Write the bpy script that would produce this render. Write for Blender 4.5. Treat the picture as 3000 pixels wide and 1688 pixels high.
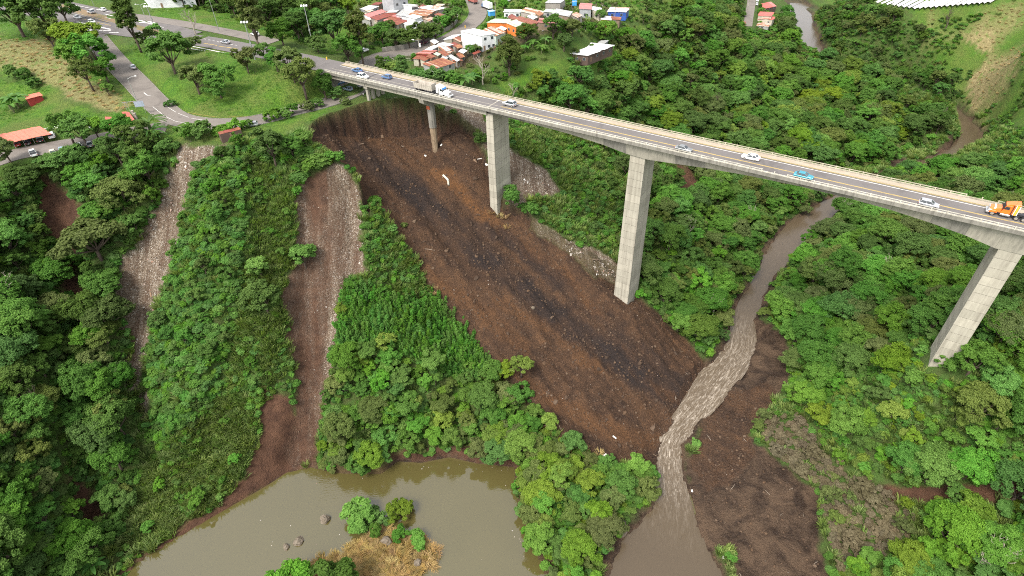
import bpy, bmesh, math, random, time
import numpy as np
from mathutils import Vector, Matrix
T0 = time.time()
for o in list(bpy.data.objects): bpy.data.objects.remove(o)
SC = bpy.context.scene
COL = SC.collection
random.seed(7); RNG = np.random.default_rng(7)

# ------------------------------------------------------------------ camera
# The photograph is measured on a 2575 x 1449 grid; the river pool is z = 0,
# the bridge parapet z = 78 and the drone hovers at z = 146 over x = y = 0.
CAMZ = 146.0
PW, PH, FOC = 2575.0, 1449.0, 1476.0
CX, CY = PW / 2, PH / 2
_d = np.array([1347.6 - CX, 2575.1 - CY, FOC]); _d /= np.linalg.norm(_d)
_up = -_d
_fh = np.array([0, 0, 1.0]) - _up * _up[2]; _fh /= np.linalg.norm(_fh)
R = np.array([np.cross(_fh, _up), _fh, _up])       # rows: world axes in camera coords (right, down, forward)
cam_d = bpy.data.cameras.new('camera'); cam = bpy.data.objects.new('camera', cam_d); COL.objects.link(cam)
cam_d.sensor_width = 36.0; cam_d.lens = FOC / PW * 36.0; cam_d.clip_end = 9000; cam_d.clip_start = 1.0
rt, up_, bk = R[:, 0], -R[:, 1], -R[:, 2]
cam.matrix_world = Matrix(((rt[0], up_[0], bk[0], 0), (rt[1], up_[1], bk[1], 0), (rt[2], up_[2], bk[2], CAMZ), (0, 0, 0, 1)))
SC.camera = cam

# ------------------------------------------------------------------ light: bright thin overcast, hazy sun behind the drone's left shoulder
SUN_AZ, SUN_EL = math.atan2(-0.62, -0.78), math.radians(54)    # azimuth as atan2(x, y) from +Y
sun_dir = Vector((math.sin(SUN_AZ) * math.cos(SUN_EL), math.cos(SUN_AZ) * math.cos(SUN_EL), math.sin(SUN_EL)))
world = bpy.data.worlds.new('World'); SC.world = world; world.use_nodes = True
wn = world.node_tree.nodes; wl = world.node_tree.links
bg = wn['Background']
sky = wn.new('ShaderNodeTexSky'); sky.sky_type = 'NISHITA'; sky.sun_disc = False
sky.sun_elevation = SUN_EL; sky.sun_rotation = SUN_AZ
sky.air_density = 1.2; sky.dust_density = 6.0; sky.ozone_density = 1.0; sky.altitude = 1000
hs = wn.new('ShaderNodeHueSaturation'); hs.inputs['Saturation'].default_value = 0.22
wl.new(sky.outputs[0], hs.inputs['Color']); wl.new(hs.outputs[0], bg.inputs['Color'])
bg.inputs['Strength'].default_value = 0.15
sun_l = bpy.data.lights.new('sun', 'SUN'); sun_l.energy = 1.45; sun_l.angle = math.radians(18); sun_l.color = (1.0, 0.93, 0.83)
sun_o = bpy.data.objects.new('sun', sun_l); COL.objects.link(sun_o)
sun_o.rotation_euler = sun_dir.to_track_quat('Z', 'Y').to_euler(); sun_o.location = (0, 0, 400)
SC.view_settings.view_transform = 'Standard'; SC.view_settings.look = 'None'
SC.view_settings.exposure = 1.34; SC.view_settings.gamma = 1.0; SC.view_settings.use_curve_mapping = False
SC.render.resolution_x, SC.render.resolution_y = 1024, 576
SC.render.engine = 'CYCLES'
SC.cycles.use_denoising = False; SC.cycles.pixel_filter_type = 'BLACKMAN_HARRIS'; SC.cycles.filter_width = 1.05; SC.cycles.sample_clamp_indirect = 4
SC.cycles.max_bounces = 6; SC.cycles.diffuse_bounces = 3; SC.cycles.glossy_bounces = 2
SC.cycles.transmission_bounces = 3; SC.cycles.transparent_max_bounces = 6; SC.cycles.caustics_reflective = False; SC.cycles.caustics_refractive = False

# ------------------------------------------------------------------ measuring helpers
def ray(px, py): return R @ np.array([px - CX, py - CY, FOC])
def at(px, py, z):
    "world point seen at photo grid (px, py) when it lies at height z"
    r = ray(px, py); k = (z - CAMZ) / r[2]
    return np.array([r[0] * k, r[1] * k, z])
def proj(P):
    P = np.asarray(P, float); q = P.copy(); q[..., 2] -= CAMZ
    c = q @ R
    w = np.where(c[..., 2] > 1, c[..., 2], 1.0)
    return np.stack([CX + FOC * c[..., 0] / w, CY + FOC * c[..., 1] / w], -1), c[..., 2]
def sstep(a, b, x):
    t = np.clip((x - a) / (b - a), 0, 1); return t * t * (3 - 2 * t)
def _hash(ix, iy, s):
    h = (ix.astype(np.int64) * 374761393 + iy.astype(np.int64) * 668265263 + s * 1442695041) & 0x7fffffff
    h = ((h ^ (h >> 13)) * 1274126177) & 0x7fffffff
    return ((h ^ (h >> 16)) & 0xffff) / 65535.0
def vnoise(x, y, s=0):
    x = np.asarray(x, float); y = np.asarray(y, float)
    x0 = np.floor(x); y0 = np.floor(y); fx = x - x0; fy = y - y0
    fx = fx * fx * (3 - 2 * fx); fy = fy * fy * (3 - 2 * fy)
    a = _hash(x0, y0, s); b = _hash(x0 + 1, y0, s); c = _hash(x0, y0 + 1, s); d = _hash(x0 + 1, y0 + 1, s)
    return (a + (b - a) * fx) * (1 - fy) + (c + (d - c) * fx) * fy - 0.5
def fbm(x, y, s=0, o=4):
    v = 0; a = 1.0
    for i in range(o): v = v + a * vnoise(x * 2 ** i, y * 2 ** i, s + i * 17); a *= 0.5
    return v
def poly_sd(px, py, poly):
    "signed distance to polygon, positive inside"
    poly = np.asarray(poly, float); n = len(poly)
    inside = np.zeros(px.shape, bool); dist = np.full(px.shape, 1e12)
    for i in range(n):
        x1, y1 = poly[i]; x2, y2 = poly[(i + 1) % n]
        if y1 != y2:
            c = ((y1 > py) != (y2 > py)) & (px < (x2 - x1) * (py - y1) / (y2 - y1) + x1)
            inside ^= c
        dx, dy = x2 - x1, y2 - y1; L = dx * dx + dy * dy + 1e-9
        t = np.clip(((px - x1) * dx + (py - y1) * dy) / L, 0, 1)
        dist = np.minimum(dist, (px - x1 - t * dx) ** 2 + (py - y1 - t * dy) ** 2)
    dist = np.sqrt(dist)
    return np.where(inside, dist, -dist)
def line_d(px, py, pts):
    "distance to polyline and parameter index along it"
    best = np.full(np.shape(px), 1e12); par = np.zeros(np.shape(px))
    for i in range(len(pts) - 1):
        x1, y1 = pts[i][:2]; x2, y2 = pts[i + 1][:2]
        dx, dy = x2 - x1, y2 - y1; L = dx * dx + dy * dy + 1e-9
        t = np.clip(((px - x1) * dx + (py - y1) * dy) / L, 0, 1)
        d = (px - x1 - t * dx) ** 2 + (py - y1 - t * dy) ** 2
        m = d < best; best = np.where(m, d, best); par = np.where(m, i + t, par)
    return np.sqrt(best), par
def tps(P, z, lam=0.5):
    P = np.asarray(P, float); n = len(P)
    def U(r2): return 0.5 * r2 * np.log(np.maximum(r2, 1e-9))
    A = np.zeros((n + 3, n + 3)); r2 = ((P[:, None] - P[None]) ** 2).sum(-1)
    A[:n, :n] = U(r2) + np.eye(n) * lam * 100; A[:n, n] = 1; A[:n, n + 1:] = P; A[n, :n] = 1; A[n + 1:, :n] = P.T
    w = np.linalg.solve(A, np.concatenate([z, [0, 0, 0]]))
    def f(x, y):
        out = w[n] + w[n + 1] * x + w[n + 2] * y
        for i in range(n): out = out + w[i] * U((x - P[i, 0]) ** 2 + (y - P[i, 1]) ** 2)
        return out
    return f
def catmull(P, k=8):
    P = [np.asarray(p, float) for p in P]; Q = [2 * P[0] - P[1]] + P + [2 * P[-1] - P[-2]]; out = []
    for i in range(1, len(Q) - 2):
        for j in range(k):
            t = j / k
            out.append(0.5 * (2 * Q[i] + (Q[i + 1] - Q[i - 1]) * t + (2 * Q[i - 1] - 5 * Q[i] + 4 * Q[i + 1] - Q[i + 2]) * t * t
                              + (3 * Q[i] - Q[i - 1] - 3 * Q[i + 1] + Q[i + 2]) * t ** 3))
    out.append(P[-1]); return np.array(out)
def W(pts): return np.array([at(*p) for p in pts])

# ------------------------------------------------------------------ bridge frame: s along the deck, t across it
BU = np.array([0.8279, -0.5609]); BN = np.array([0.5609, 0.8279])
def bst(s, t, z=0.0):
    p = BU * s + BN * t; return np.array([p[0], p[1], z])

# ------------------------------------------------------------------ terrain heights: surveyed points (photo grid x, y, height)
BASE = [
 (60,20,82),(240,90,79),(400,55,79),(570,105,77.5),(800,165,77),(700,120,77.5),(20,80,83),(150,160,79),(60,130,80),(240,230,75),(290,150,77),
 (340,200,74.5),(430,290,71),(550,307,70),(670,296,69.5),(780,260,69.5),(900,235,69.5),(650,225,73.5),(500,180,77),(560,250,72),(740,200,75),(820,195,76.5),
 (250,268,71.5),(90,260,71),(20,240,71.5),(20,300,70.5),(60,350,70),(200,365,70),(330,340,70.5),(450,350,70),(400,335,70.5),(20,385,69.5),
 (470,378,69),(560,365,69),(650,345,70),(720,320,70),(700,345,69),(760,310,70),
 (30,415,68),(130,410,67.5),(250,395,67),(380,395,66),
 (960,140,70),(1100,118,70),(1180,80,71),(1200,20,72),(980,40,72),(1100,20,73),(1300,50,71),(1450,30,71),(1190,115,69.5),(1090,165,69),(1490,135,65),(1400,175,65),
 (1290,200,63),(1000,190,69),(1180,215,66),(1100,235,68),(1060,243,69.5),(1000,238,70),(940,240,70),
 (1560,60,66),(1700,60,58),(1800,100,48),(1890,15,42),(1880,60,38),(1930,40,37),(2000,20,24),(2030,110,21),(1980,80,24),(2080,60,27),(2150,30,38),
 (1700,180,42),(1600,220,44),(1900,220,26),(2100,300,14),(1800,300,25),(1500,250,46),(2000,400,13),(1900,450,14),(1780,480,18),
 (1350,280,53),(1420,350,46),(1520,420,36),(1300,330,56),(1300,420,49),(1350,480,42),(1430,520,36),(1500,580,29),(1560,640,23),(1650,600,23),(1700,720,14),(1800,650,11),(1660,780,12),(1760,860,6),(1850,600,9),(1850,740,6),(1700,520,25),(1620,480,32),
 (1160,290,64),(1200,330,60),(1230,400,55),(1270,480,46),
 # river bed line upstream
 (2370,265,12),(2440,330,11),(2370,400,10),(2250,430,9),(2130,490,8),(2030,560,7),(1960,640,5.5),(1910,720,4.5),(1870,800,3.5),(1850,900,2.5),(1750,1000,1.8),(1690,1100,1),(1680,1200,.4),(1700,1350,.1),(1600,1440,0),
 # right bank
 (1800,1130,1.6),(1900,1200,2),(1800,1350,1.2),(2000,1300,2.2),(2050,1440,2),(1950,1000,4),(1960,930,4.5),(2100,1180,7),(2300,1250,13),(2574,1250,22),(2574,1448,17),(2300,1448,9),(2150,1448,4),
 (2100,1000,12),(2200,850,18),(2340,935,34),(2250,1050,22),(2000,850,7),(2050,700,12),(2150,600,14),(2350,600,22),(2500,720,34),(2574,800,42),(2574,1000,36),(2350,780,28),
 (2500,430,20),(2574,330,32),(2574,500,26),(2574,150,48),(2450,180,40),(2300,200,30),(2200,120,34),(2200,260,18),(2574,1,60),(2400,5,58),(2300,15,54),(2150,380,12),
 # centre ridge and chutes
 (905,470,57),(910,600,46),(940,560,47),(980,640,38),(1000,760,27),(930,760,33),(1100,860,19),(1000,950,14),(900,1000,14),(1200,1000,9),(1100,1110,4),(1280,1120,3),(860,425,61.5),(780,385,66),
 (820,430,63),(830,600,48),(830,800,31),(790,1000,14.5),(760,1150,3),(860,1150,3),(960,1160,2.5),
 (600,400,67.5),(680,400,66.5),(600,450,62.5),(700,480,59.5),(600,600,50.5),(700,650,45),(560,800,35),(680,850,30),(520,1000,19.5),(640,1000,17),(500,1150,9),(600,1200,4),(440,1310,2),(560,1270,1),
 (450,430,64),(400,600,50.5),(340,750,40),(350,950,24),(345,1080,15),
 (150,500,59),(180,650,46),(210,780,37),(270,1050,19),(200,1280,8),
 (10,550,58),(20,750,45),(20,950,35),(30,1200,24),(30,1448,13),(200,1445,3),(110,1100,24),(100,850,37),
 (1450,1200,1.5),(1500,1350,1.2),(1380,1300,1),(1600,1230,1.5),
]
BASE_XY = [(-700,600,95),(-500,900,110),(0,800,78),(0,520,76),(200,700,60),(150,560,40),(500,700,80),(600,400,80),(500,150,85),(300,80,75),(190,55,66),(160,-40,45),(300,-200,70),
           tuple(bst(30, 143, 38.5)), tuple(bst(33.5, 143, 37)), tuple(bst(-51, 147, 20.5)), tuple(bst(-50, 150, 20)),
           (-200,60,50),(-300,150,74),(-400,300,82),(-140,20,18),(-100,-30,6),(0,0,0),(40,-20,1),(80,0,10),(-60,-120,4),(0,-300,10),(-400,-200,70),(-40,300,72),(60,380,66),(-200,420,82),(-90,330,75)]
BP = W(BASE); BX = np.array(BASE_XY, float)
f_base = tps(np.vstack([BP[:, :2], BX[:, :2]]), np.concatenate([BP[:, 2], BX[:, 2]]))
SLIDE_EDGE = [(764,330,70),(790,302,70),(828,283,70),(870,267,70),(915,255,70),(960,247,70),(1010,244,70),(1060,249,69.5),(1100,258,69),(1150,278,66),(1195,318,62),(1228,400,55),(1252,470,47),
 (1262,522,41),(1330,545,38),(1420,590,33),(1500,640,27),(1552,680,22),(1600,770,15),(1660,795,12),(1722,850,8),(1772,912,4),(1776,945,3),(1740,1035,2),(1690,1095,1.4),(1655,1150,1),(1640,1190,.8),
 (1560,1163,2),(1460,1130,4),(1385,1080,6.5),(1330,1010,10),(1250,930,13.5),(1180,835,20),(1100,745,27.5),(1045,660,35),(990,580,43),(950,515,50),(915,520,53),(900,445,59),(858,412,62),(812,385,65),(780,358,68)]
SLIDE = [(800,362,65),(850,398,60),(880,345,60),(930,345,57),(1000,362,54),(1060,370,54),(1100,374,55.5),(1140,385,54.5),(1180,400,54),(1215,430,50.5),(1240,500,43),(1255,520,41),
 (1000,450,49.5),(1100,480,45),(940,470,50),(900,420,56),(1200,560,37),(1050,580,41),(970,530,46),(1300,620,31),(1150,680,32),(1060,660,34),(1400,720,24),(1250,800,23),(1110,740,27),(1480,660,27),(1540,700,21),(1580,772,15.5),(1500,850,15),(1350,900,16),
 (1190,840,19),(1300,960,13.5),(1600,950,9),(1500,1030,8),(1400,1060,7.5),(1700,900,7.5),(1770,920,4),(1730,1000,2.4),(1650,1110,1.8),(1550,1130,3.2),(1450,1110,5.5),(850,330,62),(1680,840,9),(1630,1180,1),(1420,600,32),(1700,1060,1.6)]
SP = np.vstack([W(SLIDE), [bst(-51.5, 143.0, 20.2), bst(-56, 143.0, 22.6), bst(-53, 141.0, 19.6), bst(-49, 146, 20)]]); f_slide = tps(SP[:, :2], SP[:, 2])
SLIDE_W = W(SLIDE_EDGE)[:, :2]

RIVER = catmull(W([(2000,-60,26),(2008,0,24),(2020,60,22.5),(2035,110,21),(2060,150,19.5),(2180,200,16),(2300,232,13.5),(2375,270,12.3),(2435,330,11),(2425,372,10.3),(2360,402,9.8),(2250,432,9),(2135,492,8),(2030,562,6.6),(1958,640,5.4),(1908,722,4.4),(1872,800,3.4),(1862,880,2.6),(1800,960,1.9),(1740,1040,1.4),(1688,1110,1.0),(1682,1180,.5),(1690,1290,.12),(1680,1400,.06),(1670,1500,.05)]), 6)
RIVER_HW = np.interp(np.linspace(0, 1, len(RIVER)), np.array([0,1,2,3,4,5,6,7,8,9,10,11,12,13,14,15,16,17,18,19,20,21,22,23,24]) / 24, [5,6,7,8,6,5,4,5,7,5,2.4,2.4,3,5.0,4.2,3.0,3.0,4.2,5.0,3.6,2.7,2.8,5.0,12,14])
POND = [(300,1470,0),(360,1420,0),(430,1372,0),(560,1292,0),(640,1243,0),(720,1193,0),(780,1180,0),(860,1195,0),(960,1195,0),(1000,1160,0),(1060,1165,0),(1130,1150,0),(1200,1167,0),(1292,1177,0),(1288,1230,0),(1300,1300,0),(1330,1380,0),(1370,1470,0),(1400,1700,0),(200,1700,0)]
POND_W = W(POND)[:, :2]
ISLET = W([(860,1400,0),(800,1420,0),(700,1445,0),(640,1500,0),(1000,1550,0),(1090,1420,0),(1105,1385,0),(1060,1330,0),(1000,1325,0),(930,1340,0)])[:, :2]

# roads: centre line (photo grid, height), width
ROADS = {
 'ramp_road': (catmull(W([(215,60,79.5),(240,95,78.6),(285,150,76.6),(340,205,74.2),(395,262,71.8),(450,300,70.4),(540,312,70),(640,303,69.6),(740,278,69.4),(830,255,69.3),(895,228,69.3),(915,195,69.4),(935,150,69.6),(980,143,69.8)]), 8), 8.4),
 'highway_road': (catmull([*W([(-160,-22,82.5),(-40,2,81.5),(80,28,80.6),(190,54,79.6),(278,73,79),(380,87,78.3),(476,98,77.8),(560,112,77.4)]), *[bst(s, 146.6, 77.0) for s in (-198,-186,-174)]], 8), 11.5),
 'far_carriageway': (catmull(W([(-160,-50,83),(-20,-24,81.8),(100,2,80.8),(190,22,80),(278,42,79.3),(350,58,78.8),(420,76,78.3),(476,90,77.9)]), 8), 13.0),
 'service_road': (catmull(W([(300,36,79.6),(380,47,79),(480,63,78.2),(590,84,77.2),(690,106,76.6)]), 8), 7.0),
 'village_road': (catmull(W([(925,165,69.4),(960,140,69.7),(1040,128,69.8),(1110,105,70),(1170,72,70.6),(1200,40,71.2),(1195,8,71.8),(1170,-25,72.5),(1140,-60,73)]), 8), 8.5),
 'parking_lane': (catmull(W([(-60,420,69.4),(40,388,69.5),(120,372,69.6),(220,355,69.8),(320,335,70),(420,318,70.4)]), 8), 10.0),
 'far_lane': (catmull(W([(1893,-60,45),(1890,0,42.5),(1884,40,40.3),(1880,66,39)]), 6), 5.5),
}
def lines(parts):
    out = []
    for a, b, n in parts: out += list(np.linspace(a, b, n, endpoint=False))
    return out
def grow(a, b, n, p=2.2): return list(a + (b - a) * (np.linspace(0, 1, n + 1)[1:] ** p))
gx = np.array(sorted(grow(-300, -3000, 16) + lines([(-300, -90, 120), (-90, 122, 350), (122, 320, 110)]) + [320.0] + grow(320, 3000, 16)))
gy = np.array(sorted(grow(20, -1500, 16) + lines([(20, 52, 20), (52, 215, 270), (215, 470, 150)]) + [470.0] + grow(470, 4000, 16)))
GX, GY = np.meshgrid(gx, gy)
far = sstep(500, 1200, np.hypot(GX, GY - 150))
def base_z(x, y):
    z = f_base(np.clip(x, -750, 650), np.clip(y, -320, 920)); return z
Hb = np.clip(base_z(GX, GY), -6, 130) * (1 - far) + 85 * far
sd_s = poly_sd(GX + 1.1 * vnoise(GX * .35, GY * .35, 5) + 0.5 * vnoise(GX * 1.2, GY * 1.2, 6), GY + 1.1 * vnoise(GX * .35, GY * .35, 8) + .5 * vnoise(GX * 1.2, GY * 1.2, 9), SLIDE_W)
m_s = sstep(-0.25, 1.15, sd_s)
nearm = (np.abs(GX) < 200) & (GY > 0) & (GY < 330)
Hs = np.zeros_like(Hb); Hs[nearm] = f_slide(GX[nearm], GY[nearm])
fu = GX * 0.75 + GY * 0.66; fv = GX * 0.66 - GY * 0.75       # across / along the flow
rel = 2.0 * fbm(fu * .13, fv * .022, 21, 3) + 1.1 * (.3 - np.abs(vnoise(fu * .3, fv * .045, 23))) + 1.25 * fbm(fu * .42, fv * .16, 25, 3) + 0.5 * np.abs(vnoise(fu * .9, fv * .75, 31)) + 0.25 * vnoise(fu * 1.7, fv * 1.7, 33)
H = Hb * (1 - m_s) + (np.minimum(Hs, Hb + 6) + rel * sstep(0.5, 3, sd_s)) * m_s
# gentle relief elsewhere
slope_zone = sstep(66, 60, Hb) * (1 - m_s) * sstep(1.0, 4.0, Hb)
H += slope_zone * (2.2 * fbm(GX * .06, GY * .06, 41, 4) + 1.2 * (.35 - np.abs(vnoise(GX * .045 + 3, GY * .02, 47)) * 2)) * (1 - far)
# the rubble chutes are worn into the slope, the planted ribs between them stand proud
_q, _dp = proj(np.stack([GX, GY, H], -1)); _m = (_dp > 20) & (np.abs(GX) < 200) & (GY < 240); _x = _q[..., 0][_m]; _y = _q[..., 1][_m]; _c = np.zeros_like(H)
_x = _x + 16 * vnoise(GX[_m] * .2, GY[_m] * .2, 51); _y = _y + 10 * vnoise(GX[_m] * .2, GY[_m] * .2, 52)
for pl_, dep_ in (([(425,410),(470,440),(460,540),(420,690),(375,850),(360,1090),(330,1010),(305,800),(280,720),(350,560),(400,470)], -4.0), ([(800,430),(880,440),(905,540),(905,690),(850,800),(830,1000),(800,1180),(690,1200),(735,1000),(725,800),(742,600),(750,470)], -4.6),
                  ([(90,430),(180,500),(230,760),(220,1000),(270,1250),(200,1340),(130,1200),(150,800),(110,560)], -5.0), ([(560,420),(620,420),(640,650),(560,900),(480,1150),(420,1200),(420,950),(480,650)], 4.0), ([(960,760),(1060,800),(1130,950),(1060,1080),(940,1050),(920,900)], 5.0), ([(1640,360),(1760,420),(1740,560),(1680,520)], -4.0), ([(2300,120),(2340,260),(2300,300),(2270,160)], -5.0)):
    _c[_m] += dep_ * sstep(-22, 34, poly_sd(_x, _y, pl_))
for pl_ in ([(425,410),(470,440),(460,540),(420,690),(375,850),(360,1090),(330,1010),(305,800),(280,720),(350,560),(400,470)], [(800,430),(880,440),(905,540),(905,690),(850,800),(830,1000),(800,1180),(690,1200),(735,1000),(725,800),(742,600),(750,470)]):
    _w = np.zeros_like(H); _w[_m] = sstep(-4, 14, poly_sd(_x, _y, pl_)); _c -= _w * (1.5 * np.abs(vnoise(GX * .3, GY * .035, 81)) + .7 * np.abs(vnoise(GX * .8, GY * .12, 83)) + .25 * vnoise(GX * 1.5, GY * 1.1, 85))
H += _c * (1 - m_s) * sstep(.5, 5, H) * sstep(70, 66, H)
H += (1 - slope_zone) * (1 - m_s) * 0.12 * fbm(GX * .3, GY * .3, 44, 3)
# water courses
PD = poly_sd(GX, GY, POND_W); IS = poly_sd(GX, GY, ISLET)
pm = sstep(-1.6, 0.9, PD) * (1 - sstep(-.8, 1.2, IS))
H = H * (1 - pm) + np.minimum(H, -1.4) * pm
H = np.where((PD > -1.6) & (IS > -1.2), np.maximum(H, sstep(-1.2, 2.5, IS) * 0.9 - .5 + .3 * vnoise(GX * .6, GY * .6, 3)), H)
rd, rp = line_d(GX, GY, RIVER[::2]); rd = rd + (2.4 * vnoise(GX * .16, GY * .16, 91) + 1.2 * vnoise(GX * .5, GY * .5, 93)) * sstep(-2, -8, PD); hw = np.interp(rp * 2, np.arange(len(RIVER)), RIVER_HW); rz = np.interp(rp * 2, np.arange(len(RIVER)), RIVER[:, 2])
k = sstep(hw + 3.0, hw - 0.8, rd)
H = np.where(rd < hw + 3, H * (1 - k) + np.minimum(H, rz - 0.9) * k, H)
k2 = sstep(hw + 9, hw + 2, rd) * (rd >= hw - .5); H = np.minimum(H, H * (1 - k2) + (np.minimum(H, rz + 3.0 + 0.9 * (rd - hw))) * k2)
# river stays in a bank: keep the ground beside it above the water
H = np.where((rd > hw + .6) & (PD < -1), np.maximum(H, rz + .25), H)
road_w = np.zeros_like(H)
for nm, (L, wd) in ROADS.items():
    d, p = line_d(GX, GY, L[::2]); zz = np.interp(p * 2, np.arange(len(L)), L[:, 2])
    k = sstep(wd / 2 + 4.5, wd / 2 + .6, d)
    H = H * (1 - k) + (zz - 0.16) * k
    road_w = np.maximum(road_w, k)
# keep ground clear below the deck of the bridge
bs = GX * BU[0] + GY * BU[1]; bt = GX * BN[0] + GY * BN[1]
us = sstep(-179, -173, bs) * sstep(-138, -150, bs) * sstep(122, 130, bt) * sstep(172, 162, bt) * (1 - m_s)
H = np.where(us > 0, H * (1 - us) + np.minimum(H, 69.4) * us, H)
ud = sstep(139.5, 141.5, bt) * sstep(155, 153, bt) * (bs > -172) * (bs < 75)
H = np.where(ud > 0, H * (1 - ud) + np.minimum(H, 70.2) * ud, H)
del Hs
def HZ(x, y):
    x = np.asarray(x, float); y = np.asarray(y, float)
    i = np.clip(np.searchsorted(gx, x) - 1, 0, len(gx) - 2); j = np.clip(np.searchsorted(gy, y) - 1, 0, len(gy) - 2)
    a = (x - gx[i]) / (gx[i + 1] - gx[i]); b = (y - gy[j]) / (gy[j + 1] - gy[j])
    return (H[j, i] * (1 - a) + H[j, i + 1] * a) * (1 - b) + (H[j + 1, i] * (1 - a) + H[j + 1, i + 1] * a) * b
def hit(px, py, off=0.0):
    "ground point whose surface (raised by off) is seen at the photo position"
    r = ray(px, py); L = np.linalg.norm(r); r = r / L
    t = np.arange(55, 900, 0.8); P = r[None] * t[:, None]
    zz = P[:, 2] + CAMZ - HZ(P[:, 0], P[:, 1]) - off
    k = np.argmax(zz < 0) if (zz < 0).any() else len(t) - 1
    k = max(k, 1); a = zz[k - 1] / (zz[k - 1] - zz[k] + 1e-9); tt = t[k - 1] + 0.8 * a
    p = r * tt; return Vector((p[0], p[1], float(HZ(p[0], p[1]))))

# ------------------------------------------------------------------ materials
MATS = {}
def _mix(nt, fac, a, b, mode='MIX'):
    m = nt.nodes.new('ShaderNodeMix'); m.data_type = 'RGBA'; m.blend_type = mode
    for sock, v in ((m.inputs[0], fac), (m.inputs[6], a), (m.inputs[7], b)):
        if hasattr(v, 'links') or isinstance(v, bpy.types.NodeSocket): nt.links.new(v, sock)
        elif isinstance(v, (int, float)): sock.default_value = v
        else: sock.default_value = (*v[:3], 1)
    return m.outputs[2]
def _noise(nt, scale, detail=4, rough=.55, vec=None, dist=0):
    n = nt.nodes.new('ShaderNodeTexNoise'); n.inputs['Scale'].default_value = scale; n.inputs['Detail'].default_value = detail
    n.inputs['Roughness'].default_value = rough; n.inputs['Distortion'].default_value = dist
    if vec is not None: nt.links.new(vec, n.inputs['Vector'])
    return n.outputs['Fac']
def _ramp(nt, fac, stops):
    r = nt.nodes.new('ShaderNodeValToRGB'); e = r.color_ramp.elements
    while len(e) < len(stops): e.new(.5)
    for i, (p, c) in enumerate(stops):
        e[i].position = p; e[i].color = (*c, 1) if not isinstance(c, (int, float)) else (c, c, c, 1)
    nt.links.new(fac, r.inputs[0]); return r.outputs[0]
def _math(nt, op, a, b=None, clamp=False):
    m = nt.nodes.new('ShaderNodeMath'); m.operation = op; m.use_clamp = clamp
    for s, v in zip(m.inputs, (a, b)):
        if v is None: continue
        if isinstance(v, (int, float)): s.default_value = v
        else: nt.links.new(v, s)
    return m.outputs[0]
def _obj(nt): return nt.nodes.new('ShaderNodeTexCoord').outputs['Object']
def _map(nt, vec, scale=(1, 1, 1), rot=(0, 0, 0)):
    m = nt.nodes.new('ShaderNodeMapping'); m.inputs['Scale'].default_value = scale; m.inputs['Rotation'].default_value = rot
    nt.links.new(vec, m.inputs['Vector']); return m.outputs[0]
def new_mat(name):
    m = bpy.data.materials.new(name); m.use_nodes = True; MATS[name] = m
    return m, m.node_tree, m.node_tree.nodes['Principled BSDF']
def _bump(nt, b, h, strength=.5, dist=.1):
    n = nt.nodes.new('ShaderNodeBump'); n.inputs['Strength'].default_value = strength; n.inputs['Distance'].default_value = dist
    nt.links.new(h, n.inputs['Height']); nt.links.new(n.outputs[0], b.inputs['Normal'])
def simple(name, col, rough=.6, metal=0.0, var=.25, scale=1.5, dirt=None, dirt_amt=.5, bump=0.0, spec=.5, world=False):
    "plain surface with mottled tone and optional grime with a shape of its own"
    m, nt, b = new_mat(name)
    vec = _obj(nt)
    if world: vec = nt.nodes.new('ShaderNodeNewGeometry').outputs['Position']
    c = _mix(nt, _noise(nt, scale, 5, .6, vec), [x * (1 - var) for x in col], [min(1, x * (1 + var)) for x in col])
    if dirt is not None:
        k = _ramp(nt, _noise(nt, scale * .45, 6, .7, vec, .6), [(.45, 0.0), (.68, dirt_amt)])
        c = _mix(nt, k, c, dirt)
    nt.links.new(c, b.inputs['Base Color']); b.inputs['Roughness'].default_value = rough; b.inputs['Metallic'].default_value = metal
    b.inputs['Specular IOR Level'].default_value = spec
    if bump: _bump(nt, b, _noise(nt, scale * 6, 4, .6, vec), bump, .05)
    return m

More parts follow.
